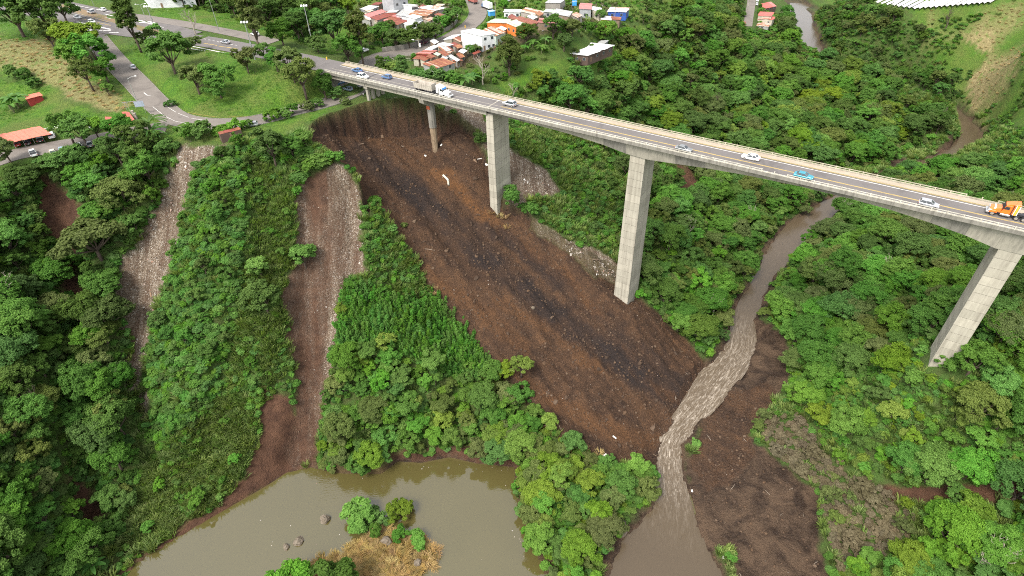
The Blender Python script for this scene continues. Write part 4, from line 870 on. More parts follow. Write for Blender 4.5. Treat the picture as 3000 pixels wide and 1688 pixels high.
lorry(1387, 5, 1375, 0, 'red open lorry driving up the village road', 'red', simple('red_slatted_truck_body', (.35, .12, .10), .6), 4.6, 1.7)
bl = lorry(1683, 14, 1685, -8, 'blue lorry with white lettering parked beside the grey shed', 'skyblue', PAINT['skyblue'], 5.0, 3.2)
tx = bpy.data.curves.new('lettering', 'FONT'); tx.body = 'ARMTA'; tx.size = .85; tx.extrude = .01; tx.align_x = 'CENTER'; tx.materials.append(PAINT['white'])
_to = bpy.data.objects.new('lettering_curve', tx); tm = bpy.data.meshes.new_from_object(_to); to = link('lettering', tm, bl); to.location = (-2.785, 0, 2.7); to.rotation_euler = (math.pi / 2, 0, -math.pi / 2)
print('cars', time.time() - T0)

# ------------------------------------------------------------------ buildings
def tin(name, col, rust, amt):
    m, nt, b = new_mat(name); P = _obj(nt)
    c = _mix(nt, _noise(nt, .9, 4, .6, P), [x * .85 for x in col], [x * 1.1 for x in col])
    c = _mix(nt, _ramp(nt, _noise(nt, .55, 6, .7, _map(nt, P, scale=(1, 2.2, 1)), .8), [(.62 - amt * .4, 0.0), (.72 - amt * .3, .9)]), c, rust)
    nt.links.new(c, b.inputs['Base Color']); b.inputs['Roughness'].default_value = .55; b.inputs['Metallic'].default_value = .1
    w = nt.nodes.new('ShaderNodeTexWave'); w.inputs['Scale'].default_value = 1.3; nt.links.new(P, w.inputs['Vector']); _bump(nt, b, w.outputs['Fac'], .4, .05); return m
RUST = (.24, .075, .03)
TIN = {'w': tin('white_tin', (.72, .72, .70), (.45, .36, .28), .15), 'g': tin('grey_tin', (.42, .43, .42), (.28, .22, .17), .25), 'r': tin('rusty_tin', (.34, .12, .06), (.20, .06, .028), .6), 'o': tin('orange_rust_tin', (.48, .26, .12), RUST, .6), 'm': tin('part_rusted_tin', (.60, .57, .50), (.36, .14, .06), .55),
       'd': tin('dark_red_tin', (.28, .065, .045), (.18, .05, .03), .5), 'p': tin('pink_red_tin', (.52, .20, .18), (.40, .12, .10), .3), 'c': tin('cream_tin', (.62, .55, .42), (.40, .26, .14), .35), 'n': tin('green_tin', (.42, .53, .36), (.50, .55, .42), .4), 's': tin('salmon_tin', (.66, .19, .12), (.58, .15, .10), .3), 'k': tin('red_tile', (.60, .13, .10), (.42, .10, .08), .4)}
WALL = {k_: simple(k_ + '_wall', c, .85, var=.15, scale=.7, dirt=[x * .5 for x in c], dirt_amt=.55, bump=.15) for k_, c in (('grey', (.36, .37, .38)), ('white', (.66, .67, .67)), ('cream', (.50, .46, .36)), ('brown', (.10, .065, .05)), ('tin', (.33, .33, .31)), ('orange', (.62, .17, .03)), ('blue', (.035, .10, .38)), ('red', (.32, .035, .03)), ('block', (.33, .30, .26)), ('board', (.22, .16, .11)), ('palegreen', (.45, .52, .45)))}
PANE = simple('window_glass', (.05, .06, .07), .12, var=.2, spec=.7); WOOD = simple('weathered_wood', (.20, .13, .08), .9, var=.3, scale=3); FRAME = simple('window_frame_paint', (.42, .42, .40), .6)
def quad_building(name, quad, h, roof, wall, label, rise=.5, n=4, cat='house', doors=1, wins=1, storeys=1, gable=False, eave=.35, group=None, ridge_dir=0):
    """a building fitted to the roof corners seen in the photo (far left, far right, near right, near left);
    the roof is a row of separate sheets falling towards the near side, or two rows meeting at a ridge"""
    _mx = sum(q[0] for q in quad) / 4; _my = sum(q[1] for q in quad) / 4; quad = [(_mx + (q[0] - _mx) * 1.12, _my + (q[1] - _my) * 1.12) for q in quad]
    cx = sum(q[0] for q in quad) / 4 * SRC; cy = sum(q[1] for q in quad) / 4 * SRC
    g = hit(cx, cy, h); z0 = g.z; zr = z0 + h
    C = [Vector(at(q[0] * SRC, q[1] * SRC, zr + (rise * .5 if i < 2 else -rise * .5))) for i, q in enumerate(quad)]
    o = sum(C, Vector()) / 4; o.z = z0
    root = thing(name, label, cat, o, 0, group); L = [c - o for c in C]
    # straighten towards a parallelogram
    a = ((L[1] - L[0]) + (L[2] - L[3])) / 2; d = ((L[3] - L[0]) + (L[2] - L[1])) / 2
    L = [(-a - d) / 2, (a - d) / 2, (a + d) / 2, (d - a) / 2]
    for q in L: q.z = 0
    ua, ud = a.copy(), d.copy(); ua.z = ud.z = 0; la, ld = ua.length, ud.length; ua.normalize(); ud.normalize()
    def pt(i, j, zz): return L[0] + a.to_2d().to_3d() * i + d.to_2d().to_3d() * j + Vector((0, 0, zz))
    zf, zn = h + (rise * .5), h - (rise * .5)
    ia, ja = min(.2, eave / max(la, .1)), min(.2, eave / max(ld, .1))
    w = MB(); hp = (h + rise * .5 if gable else None)
    cor = [(ia, ja), (1 - ia, ja), (1 - ia, 1 - ja), (ia, 1 - ja)]
    def wz(j):
        if gable: return h - rise * .5 + rise * (1 - abs(j - .5) * 2) - .06
        return zf + (zn - zf) * j - .06
    lo = [pt(i, j, -1.2) for i, j in cor]; hi = [pt(i, j, wz(j)) for i, j in cor]
    if gable:
        r0, r1 = pt(ia, .5, wz(.5)), pt(1 - ia, .5, wz(.5)); V = lo + hi + [r0, r1]
        w.add(V, [(0, 1, 5, 4), (2, 3, 7, 6), (1, 2, 6, 9, 5), (3, 0, 4, 8, 7)])
    else: w.add(lo + hi, [(0, 1, 5, 4), (1, 2, 6, 5), (2, 3, 7, 6), (3, 0, 4, 7)])
    wo = w.build('wall', WALL[wall], root)
    rr = random.Random(hash(label) & 0xffff)
    rows = ((0, .5), (.5, 1)) if gable else ((0, 1),)
    for j0, j1 in rows:
        for q in range(n):
            i0, i1 = q / n, (q + 1) / n
            def rz_(j): return (h - rise * .5 + rise * (1 - abs(j - .5) * 2)) if gable else zf + (zn - zf) * j
            dz = .03 * (q % 2) + rr.uniform(0, .05); s0 = rr.uniform(-.03, .03); s1 = rr.uniform(-.03, .03)
            e = .0 if q == n - 1 else -.012
            P4 = [pt(i0 + .002, j0 + (s0 if j0 == 0 else 0), rz_(j0) + dz), pt(i1 + e / max(la, 1), j0 + (s0 if j0 == 0 else 0), rz_(j0) + dz), pt(i1 + e / max(la, 1), j1 + (s1 if j1 == 1 else 0), rz_(j1) + dz), pt(i0 + .002, j1 + (s1 if j1 == 1 else 0), rz_(j1) + dz)]
            MB().hexa([v - Vector((0, 0, .05)) for v in P4] + P4).build('roof_sheet', TIN[rr.choice(roof)], root)
    # openings on the two sides the drone sees
    for side in ('near', 'right' if o.x < 0 else 'left'):
        for s_ in range(storeys):
            zb = .0 if storeys == 1 else s_ * (h / storeys)
            items = (['door'] * doors if (s_ == 0 and side == 'near') else []) + ['window'] * wins
            for k_, it in enumerate(items):
                u0 = (k_ + .5) / len(items)
                if side == 'near': b0 = pt(ia + (1 - 2 * ia) * u0, 1 - ja, 0); tv, nv = ua, (ud - ua * ud.dot(ua)).normalized()
                elif side == 'right': b0 = pt(1 - ia, ja + (1 - 2 * ja) * u0, 0); tv, nv = ud, (ua - ud * ua.dot(ud)).normalized()
                else: b0 = pt(ia, ja + (1 - 2 * ja) * u0, 0); tv, nv = ud, -(ua - ud * ua.dot(ud)).normalized()
                hw2, za, zc = (.45, zb + .02, zb + 2.0) if it == 'door' else (.55, zb + .95, zb + min(2.0, h / storeys - .45))
                def slab(w2, z_0, z_1, th): return [b0 + tv * sx * w2 + nv * sy + Vector((0, 0, zz)) for zz in (z_0, z_1) for sx, sy in ((-1, 0), (1, 0), (1, th), (-1, th))]
                if it == 'door': MB().hexa(slab(hw2, za, zc, .06)).build('door', WOOD, root)
                else:
                    f = MB().hexa(slab(hw2 + .05, za - .05, zc + .05, .05)).build('window', FRAME, root); MB().hexa(slab(hw2, za, zc, .065)).build('pane', PANE, f)
    return root
def q3(*p): return [(1000 + x * .1747, y * .1747) for x, y in p]
def q4(*p): return [(1350 + x * .1941, y * .1941) for x, y in p]
def q5(*p): return [(1750 + x * .276, y * .276) for x, y in p]
B = quad_building
B('shack', q3((310,150),(480,95),(605,108),(480,170)), 3.0, 'w', 'grey', 'low shack with pale roof and blue eave at the field edge', .3, 3)
B('shack', q3((500,75),(600,40),(690,40),(640,78)), 3.0, 'd', 'board', 'rusty red lean-to against the tall grey house', .4, 3)
B('house', q3((690,-60),(900,-90),(1110,-60),(850,-10)), 8.5, 'g', 'grey', 'tall plain grey two-storey house at the top edge', .3, 4, storeys=2, wins=2)
B('house', q3((335,235),(590,155),(735,200),(480,285)), 3.2, 'pp', 'white', 'house with a large pink-red roof near the field', .8, 4, gable=True)
B('house', q3((490,295),(810,205),(915,240),(620,335)), 3.2, 'd', 'block', 'house under a dark red tin roof in front of the grey roofs', .7, 5)
B('house', q3((770,205),(890,125),(1030,115),(920,205)), 3.4, 'gw', 'block', 'grey-white tin roof left of the box-shaped storey', .4, 3)
B('house', q3((920,245),(1050,165),(1215,165),(1100,278)), 3.2, 'g', 'white', 'pale grey tin roof below the box-shaped storey', .5, 4)
B('house', q3((1030,78),(1140,70),(1280,88),(1180,96)), 5.6, 'w', 'white', 'box-shaped white storey with three hooded windows among tin roofs', .1, 2, storeys=2, wins=3, doors=0)
B('house', q3((1150,240),(1290,160),(1565,178),(1430,275)), 3.2, 'oomr', 'board', 'house with a streaked orange rust roof', .6, 7)
B('house', q3((1290,140),(1480,85),(1745,145),(1560,165)), 2.9, 'cw', 'block', 'wide cream roof at the right end of the upper row', .3, 5)
B('shack', q3((1500,130),(1620,65),(1725,75),(1610,140)), 3.0, 'omc', 'tin', 'small rust and cream roof above the wide cream one', .4, 3)
B('shack', q3((1090,285),(1205,240),(1345,282),(1240,312)), 4.6, 'wwm', 'white', 'narrow white tower-like hut behind the roadside trees', .2, 3, wins=1)
B('shack', q3((720,335),(880,260),(995,290),(810,375)), 2.9, 'rp', 'board', 'rust and pink tin roof below the dark red one', .5, 4)
B('shack', q3((780,378),(960,325),(1112,347),(935,422)), 2.7, 'rd', 'block', 'lowest rusty roof of the upper row, behind the trees', .5, 5)
B('shack', q3((1040,392),(1120,370),(1175,402),(1118,437)), 2.4, 'w', 'white', 'little white roof at the foot of the white tower hut', .3, 2)
B('shack', q3((45,280),(150,255),(330,262),(240,300)), 2.8, 'om', 'tin', 'orange rust roof peeping out left of the pink one', .4, 4)
B('shack', q3((340,300),(420,265),(560,300),(470,340)), 2.6, 'wc', 'tin', 'pale roof between the pink roof and the trees', .3, 3)
B('shack', q3((1700,662),(1890,590),(1990,580),(1870,655)), 2.7, 'w', 'cream', 'white tin roof at the top of the roadside row', .3, 3)
B('shack', q3((1870,645),(1960,612),(2085,672),(1985,700)), 2.8, 'rm', 'board', 'rusty roof tucked against the big white house', .4, 3)
B('shack', q3((1620,742),(1720,710),(1870,748),(1790,770)), 2.7, 'w', 'tin', 'white sheet roof in the middle of the roadside row', .3, 3)
B('shack', q3((1620,792),(1760,750),(1855,838),(1740,858)), 2.6, 'gor', 'board', 'grey roof with two orange rust stripes', .5, 5)
B('shack', q3((1410,832),(1550,760),(1645,772),(1500,842)), 2.7, 'w', 'tin', 'long pale roof nearest the utility pole', .4, 3)
B('shack', q3((1265,902),(1380,845),(1610,850),(1440,916)), 3.0, 'pr', 'red', 'pink and rust roofed shack with red plank wall', .5, 5, doors=2)
B('shack', q3((1190,985),(1290,930),(1372,942),(1302,992)), 2.8, 'r', 'cream', 'cream hut with rusty roof and orange window at the row end', .4, 3)
B('shack', q3((1310,992),(1390,950),(1465,985),(1400,1022)), 2.6, 'rm', 'cream', 'tiny rust roofed annex beside the cream hut', .3, 2)
B('shack', q3((1420,1062),(1650,985),(1925,1050),(1540,1152)), 2.6, 'rmmrow', 'tin', 'broad patchwork roof of rusty and pale sheets behind the bridge rail', .6, 11)
B('shack', q3((1630,872),(1700,850),(1805,910),(1735,942)), 2.6, 'rm', 'cream', 'small rusty roof above the patchwork one', .4, 3)
B('shack', q3((1800,942),(1850,925),(1985,1000),(1935,1032)), 2.4, 'wg', 'tin', 'narrow white lean-to sloping down beside the patchwork roof', .3, 2)
B('shack', q3((1900,762),(1990,750),(2035,790),(1955,815)), 3.4, 'om', 'brown', 'dark walled shack with orange rust roof', .3, 2)
B('shack', q3((1925,905),(2000,885),(2062,945),(1995,978)), 2.4, 'ro', 'brown', 'low rust roof beside the round green tree', .3, 2)
B('shack', q3((1540,905),(1600,880),(1665,905),(1625,938)), 2.5, 'wn', 'board', 'little greenish white roof jutting from the row', .2, 2)
B('shack', q3((2210,890),(2290,850),(2345,870),(2220,920)), 2.2, 'd', 'brown', 'dark red porch roof below the big white house', .3, 2)
B('house', q3((1960,525),(2290,483),(2512,562),(2400,598)), 6.4, 'w', 'white', 'big white ribbed two-storey house with balcony', .6, 6, storeys=2, wins=2, eave=.3)
B('house', q4((340,440),(500,410),(655,470),(540,552)), 4.0, 'mcor', 'palegreen', 'house with cream, white and rust roof sheets behind the white one', .5, 6)
B('house', q4((420,340),(505,285),(830,300),(690,346)), 3.6, 'n', 'orange', 'left roof half of the bright orange house with pale green roof', .4, 4, wins=1)
B('house', q4((690,346),(835,300),(978,362),(828,402)), 3.6, 'n', 'orange', 'right roof half of the bright orange house with pale green roof', .5, 4, wins=2)
B('shack', q4((640,182),(690,140),(895,148),(905,185)), 2.9, 'wm', 'white', 'white walled shack with white and rust roof by the road', .3, 5, wins=3)
B('shack', q4((905,180),(1000,110),(1250,185),(1195,228)), 3.0, 'mco', 'block', 'mottled cream and rust roof with grey block wall', .6, 6)
B('shack', q4((740,285),(920,250),(1185,340),(1080,365)), 2.6, 'dr', 'board', 'long dark red roof right of the orange house', .5, 6)
B('shack', q4((1170,335),(1200,278),(1440,292),(1395,352)), 2.6, 'drp', 'board', 'rust red roof with a dish, below the grey shed', .5, 6)
B('shack', q4((1395,190),(1445,150),(1682,165),(1620,262)), 3.0, 'g', 'board', 'weathered shed with a grey sheet roof', .5, 5)
B('shack', q4((1240,175),(1300,140),(1435,150),(1390,190)), 2.6, 'n', 'tin', 'small pale green lean-to beside the grey shed', .3, 3)
B('garage', q4((1300,40),(1340,-10),(1590,-15),(1480,48)), 4.6, 'g', 'block', 'tall grey block garage with an open dark front at the top edge', .5, 4, cat='garage')
B('house', q4((1782,130),(1820,50),(1962,62),(1978,138)), 4.0, 'p', 'grey', 'grey house with pink-red roof and white fascia', .6, 4)
B('house', q4((1975,135),(1985,110),(2112,110),(2128,192)), 3.6, 'w', 'cream', 'white roofed wing beside the pink-red roofed house', .4, 4)
B('house', q4((2210,172),(2290,110),(2518,120),(2508,182)), 3.0, 'wwwm', 'blue', 'blue walled house with white and rust roof', .5, 6, wins=2)
B('house', q4((2118,285),(2125,248),(2252,245),(2268,312)), 3.2, 'w', 'red', 'red walled hut with white roof at the wood edge', .3, 4)
B('shack', q4((2252,290),(2258,252),(2425,262),(2390,300)), 2.6, 'or', 'board', 'orange rust roof beside the red walled hut', .3, 4)
B('house', q4((1590,797),(1962,655),(2285,690),(1932,832)), 3.4, 'w', 'brown', 'long dark brown hut with a broad white roof standing alone in the clearing', .5, 7, wins=3, eave=.6)
B('shack', q4((2058,652),(2120,612),(2232,608),(2165,665)), 2.6, 'g', 'tin', 'narrow grey annex behind the lone brown hut', .2, 3)
B('house', q5((1728,52),(1830,18),(1905,72),(1765,85)), 5.5, 'pk', 'brown', 'two-storey house with dull red roof and railed balcony on the far lane', .6, 4, storeys=2, wins=3)
B('house', q5((1708,165),(1735,128),(1862,132),(1850,172)), 4.2, 'k', 'cream', 'salmon tiled house on the far lane', .5, 4, wins=2)
B('house', q5((1702,195),(1750,172),(1870,180),(1868,212)), 3.4, 'k', 'cream', 'cream walled house with bright red eaves on the far lane', .6, 4, gable=True, wins=2)
B('shack', q5((1690,270),(1720,238),(1835,245),(1815,285)), 2.6, 'mo', 'tin', 'rust striped roof at the lower end of the far lane', .3, 5)
B('shack', q5((1430,265),(1445,218),(1505,216),(1505,265)), 2.8, 'w', 'blue', 'blue hut with white roof across the far lane', .2, 3)
B('shack', q5((1505,262),(1510,222),(1575,235),(1565,270)), 2.8, 'd', 'red', 'dark red roof beside the blue hut on the far lane', .2, 2)
B('warehouse', [(405,-38),(535,-46),(552,-22),(440,-10)], 5.5, 'w', 'white', 'white roofed warehouse at the top left edge', .5, 6, cat='warehouse')
for i_, (x_, y_) in enumerate([(1062,44),(1102,57),(1140,30),(1168,50),(1206,46),(1226,60),(1256,54),(1286,44),(1272,122),(1288,136),(1262,166),(1316,150),(1332,131),(1356,150),(1302,170),(1340,178),(1080,30),(1240,22),(1500,50),(1560,50),(1470,85),(1580,40),(1630,62),(1690,45)]):
    _r = random.Random(i_); _w, _h = _r.uniform(11, 16), _r.uniform(5, 8); _c = _r.choice(['r', 'm', 'w', 'g', 'o', 'd', 'c', 'rm', 'wg']); _n = {'r': 'rusty', 'm': 'part rusted', 'w': 'white', 'g': 'grey', 'o': 'orange rust', 'd': 'dark red', 'c': 'cream', 'rm': 'patched rusty', 'wg': 'pale patched'}[_c]
    B('shack', [(x_ - _w, y_ + _r.uniform(-3, 2)), (x_ - _w * .1, y_ - _h), (x_ + _w, y_ - _r.uniform(0, 3)), (x_ + _w * .1, y_ + _h)], _r.uniform(2.2, 3.0), _c, _r.choice(['tin', 'board', 'block', 'cream']), f'small {_n} lean-to squeezed between the {"upper left" if x_ < 1300 and y_ < 80 else ("roadside" if x_ < 1400 else "upper right")} village roofs', .4, 3, group='small lean-tos among the village roofs', wins=0)
# left: carport, shed and red gate roofs
def open_roof(name, quad, h, roof, label, rise, n, cat, posts=True):
    root = quad_building(name, quad, h, roof, 'brown', label, rise, n, cat=cat, doors=0, wins=0)
    for ch in list(root.children):
        if ch.name.startswith('wall'): bpy.data.objects.remove(ch)
    return root
def q1(*p): return [(x * .3244, y * .3244) for x, y in p]
def q2(*p): return [(x * .1747, 250 + y * .1747) for x, y in p]
cp = open_roof('carport', q2((-60,840),(680,695),(770,820),(200,955)), 2.6, 's', 'long orange-red carport roof over parked cars', .5, 9, 'carport')
for i in range(5):
    for j, s_ in ((0, -1), (1, 1)):
        ch = cp.children[0]
    x = Vector(at((20 + 165 * i) * .1747 * SRC, (250 + (985 - 36 * i) * .1747) * SRC, cp.location.z + 2.2)) - cp.location
    MB().tube([(x.x, x.y + .4, -.4), (x.x, x.y + .4, 2.25)], .07, 6).build('post', GALV, cp)
open_roof('gate_canopy', q2((1740,560),(1960,520),(1900,700),(1800,640)), 3.0, 'k', 'red sheet canopy half hidden by trees above the car park', .2, 3, 'canopy')
open_roof('gate_canopy', q2((2070,455),(2140,455),(2290,605),(2130,600)), 3.0, 'k', 'red sheet canopy beside the two pale gate posts', .2, 3, 'canopy')
sh = B('shed', q2((400,185),(640,122),(705,168),(450,232)), 2.6, 's', 'red', 'small red shed with tiled roof on the lawn', .4, 5, cat='shed', doors=0, wins=0)
B('container', [(641,387),(697,374),(703,380),(646,393)], 2.5, 'dr', 'brown', 'rusty brown container hut at the roadside beside the rubble', .1, 4, cat='container', doors=1, wins=0, eave=.05)
# greenhouse rows on the hill at the upper right
gr = random.Random(3)
G0 = [(2565, -4), (2880, -14), (2905, 4), (2690, 26)]
for i in range(22):
    a0 = (2572 + i * 15.5, float(np.interp(2572 + i * 15.5, [2572, 2680, 2910], [5, 21, 2]))); a1 = (a0[0] + 42, a0[1] - 26)
    p0_ = hit(a0[0] * SRC, a0[1] * SRC - 2, 2); p1_ = hit(a1[0] * SRC, a1[1] * SRC - 2, 2)
    d = (p1_ - p0_); ang = math.atan2(d.y, d.x); Ln = d.length
    r_ = thing('greenhouse', '%s white greenhouse tunnel from the left on the hill at the upper right' % ('first second third fourth fifth sixth seventh eighth ninth tenth eleventh twelfth thirteenth fourteenth fifteenth sixteenth seventeenth eighteenth nineteenth twentieth twenty-first twenty-second twenty-third twenty-fourth'.split()[i]), 'greenhouse', (p0_.x, p0_.y, p0_.z - .2), ang, 'greenhouse tunnels on the upper right hill')
    r_.rotation_euler[1] = -math.asin(max(-.5, min(.5, (p1_.z - p0_.z) / Ln)))
    prof = [(math.cos(math.pi * k_ / 8) * 1.5, 1.2 + math.sin(math.pi * k_ / 8) * .5) for k_ in range(9)]
    V = []; F = []
    nb = 6
    for s_ in range(nb + 1):
        for yy, zz in prof: V.append((Ln * s_ / nb, yy, zz + gr.uniform(-.05, .05)))
        if s_:
            for k_ in range(8): F.append(((s_ - 1) * 9 + k_, (s_ - 1) * 9 + k_ + 1, s_ * 9 + k_ + 1, s_ * 9 + k_))
    mb = MB(); mb.v = V; mb.f = F; mb.m = [0] * len(F); o = mb.build('plastic_cover', TIN['w'] if i % 3 else TIN['g'], r_)
    for s_ in range(4):
        for yy in (-.9, .9): MB().tube([(Ln * s_ / 3, yy, -1), (Ln * s_ / 3, yy, 1.2)], .08, 5).build('post', BLACKM, r_)

# ------------------------------------------------------------------ street furniture
def up_point(base_px, top_px, off=0.0):
    "base on the ground and the height at which the top is seen"
    b_ = hit(base_px[0] * SRC, base_px[1] * SRC); hs_ = np.linspace(1, 45, 441)
    P = np.stack([np.full(441, b_.x), np.full(441, b_.y), b_.z + hs_], -1); q, _ = proj(P)
    return b_, float(hs_[np.argmin(np.abs(q[:, 1] - top_px[1] * SRC))])
WHITEL = simple('lamp_glass', (.85, .85, .82), .3, var=.05)
def mast(base, top, label, heads):
    b_, h = up_point(base, top); root = thing('floodlight_mast', label, 'light mast', b_)
    MB().tube([(0, 0, -.5), (0, 0, h)], [.26, .12], 10).build('pole', GALV, root); MB().tube([(-1.0, 0, h), (1.0, 0, h)], .06, 6).build('crossbar', GALV, root)
    for i in range(heads):
        x = -1.0 + 2.0 * i / max(1, heads - 1); hd = MB().hexa([(x - .32, -.5, h - .1), (x + .32, -.5, h - .1), (x + .32, .2, h + .1), (x - .32, .2, h + .1), (x - .28, -.42, h + .28), (x + .28, -.42, h + .28), (x + .28, .15, h + .45), (x - .28, .15, h + .45)]).build('floodlight', WHITEL, root)
    MB().box(-.25, .25, -.3, .3, h * .42, h * .42 + .7).build('control_box', GALV, root); return root
mast((748,176), (726,66), 'floodlight mast with three lamps beside the highway, left of the bridge end', 3)
mast((919,143), (896,18), 'taller floodlight mast on the grass by the bridge end', 3)
mast((456,88), (428,20), 'floodlight mast beside the tall dark tree at the chevrons', 3)
def lamp(base, top, arm, label, double=False, light=True):
    b_, h = up_point(base, top); root = thing('street_lamp', label, 'street lamp', b_)
    MB().tube([(0, 0, -.4), (0, 0, h)], [.13, .07], 8).build('pole', GALV, root)
    for ax, ay in ([arm, (-arm[0], -arm[1])] if double else [arm]):
        MB().tube([(0, 0, h - .1), (ax * .5, ay * .5, h + .35), (ax, ay, h + .5)], .05, 6).build('arm', GALV, root)
        if light: MB().hexa([(ax - .15, ay - .15, h + .42), (ax + .55, ay - .15, h + .42), (ax + .55, ay + .15, h + .42), (ax - .15, ay + .15, h + .42), (ax - .1, ay - .1, h + .62), (ax + .45, ay - .1, h + .6), (ax + .45, ay + .1, h + .6), (ax - .1, ay + .1, h + .62)]).build('lamp_head', WHITEL, root)
    return root
lamp((401,294), (376,230), (2.3, .9), 'street lamp leaning over the slip road behind the grey signboard')
lamp((902,292), (883,228), (-2.0, .6), 'street lamp on the verge left of the landslide rim')
lamp((428,58), (410,15), (2.0, .4), 'double-armed street lamp beside the tall dark tree', True)
lamp((644,96), (612,-14), (2.0, .4), 'tall steel pole on the grass strip between highway and service road', light=False)
lamp((289,48), (268,-12), (2.0, .4), 'steel pole on the median at the top left', light=False)
b_, h = up_point((1230,158), (1222,113)); up = thing('utility_pole', 'utility pole with white lamp and transformer beside the village road', 'utility pole', b_)
MB().tube([(0, 0, -.5), (0, 0, h)], [.2, .14], 8).build('pole', CONC, up); MB().box(-1.2, 1.0, -.06, .06, h - .6, h - .45).build('crossarm', WOOD, up)
MB().tube([(0, 0, h - .9), (-1.9, -.3, h - .4)], .05, 6).build('lamp_arm', GALV, up); MB().tube([(-1.7, -.3, h - .45), (-2.7, -.4, h - .25)], [.22, .12], 8).build('lamp_head', WHITEL, up)
MB().tube([(.45, 0, h - 3.4), (.45, 0, h - 2.0)], .38, 10).build('transformer', WHITEL, up)
for bx2, tp, lb in (((1452,52), (1450,-12), 'wooden utility pole behind the blue kiosk in the village'), ((1800,62), (1799,20), 'thin pole in front of the blue walled house'), ((2187,42), (2195,0), 'pale pole at the left edge of the far lane')):
    b_, h = up_point(bx2, tp); r_ = thing('utility_pole', lb, 'utility pole', b_); MB().tube([(0, 0, -.5), (0, 0, h)], [.17, .11], 7).build('pole', CONC, r_); MB().box(-.9, .9, -.05, .05, h - .7, h - .55).build('crossarm', WOOD, r_)
# grey signboard seen from behind
b_, h = up_point((383,333), (378,300)); sg = thing('signboard', 'blue-grey signboard on thin posts at the bend of the slip road', 'sign', b_, .25)
for x in (-.6, .1, 4.6): MB().tube([(x, 0, -.4), (x, 0, h)], .07, 6).build('post', GALV, sg)
MB().box(-1.2, 5.2, -.06, .06, h - .1, h + .06).build('crossbar', GALV, sg)
MB().box(2.2, 5.1, -.05, .03, h - 2.0, h - .15).build('panel', simple('sign_back', (.36, .42, .50), .5, .2), sg)
for px_, py_, lb in ((395,345,'left pale gate post beside the red canopy'), (402,352,'right pale gate post beside the red canopy')):
    b_ = hit(px_ * SRC, py_ * SRC); MBp = MB().box(-.3, .3, -.3, .3, -.3, 2.2).box(-.38, .38, -.38, .38, 2.2, 2.4); tag(MBp.build('gate_post', CONC, None), lb, 'gate post').location = b_
# kiosk and bollards
b_ = hit(1440 * SRC, 52 * SRC, 0); kk = thing('kiosk', 'small bright blue kiosk on legs at the village road', 'kiosk', b_, .5)
MB().box(-1.3, 1.3, -1.2, 1.2, .9, 3.0).build('cabin', PAINT['skyblue'], kk, bevel=.03); MB().box(-1.5, 1.5, -1.4, 1.4, 3.0, 3.15).build('roof', simple('light_blue_roof', (.35, .62, .8), .5), kk)
for x in (-1.1, 1.1):
    for y in (-1, 1): MB().box(x - .08, x + .08, y - .08, y + .08, -.4, .9).build('leg', BLACKM, kk)
for px_, py_, lb in ((958,176,'yellow marker post at the start of the far bridge rail'), (1363,82,'yellow marker post at the bend of the village road')):
    b_ = hit(px_ * SRC, py_ * SRC); o = MB().tube([(0, 0, -.2), (0, 0, 1.0), (0, 0, 1.15)], [.28, .24, .1], 8).box(-.34, .34, -.34, .34, -.2, .12).build('marker_post', STRIPE); o.location = b_; tag(o, lb, 'post')
# retaining wall with a hedge line around the village trees, fence panels under the bridge
RW = catmull(W([(965,133,70),(1050,118,70.1),(1105,94,70.3),(1150,68,70.8),(1163,45,71.2),(1150,20,71.8)]), 5)
tag(link('retaining_wall', kerb_mesh('retaining_wall', RW, 2.2, .5, 1.5, CONC_D)), 'low grey retaining wall curving round the inside of the village road', 'wall')
FW = [hit(x, y) for x, y in ((0, 357), (60, 344), (120, 331), (165, 322))]
fo = thing('fence', 'low rail fence along the dark wall behind the carport', 'fence', FW[0])
for i in range(3):
    a, c = FW[i] - FW[0], FW[i + 1] - FW[0]
    MB().tube([a + Vector((0, 0, 1.1)), c + Vector((0, 0, 1.1))], .06, 5).build('rail', GALV, fo); MB().tube([a + Vector((0, 0, .6)), c + Vector((0, 0, .6))], .04, 5).build('rail', GALV, fo)
    for k_ in range(3): q = a.lerp(c, k_ / 3); MB().tube([q - Vector((0, 0, .3)), q + Vector((0, 0, 1.1))], .05, 5).build('post', GALV, fo)
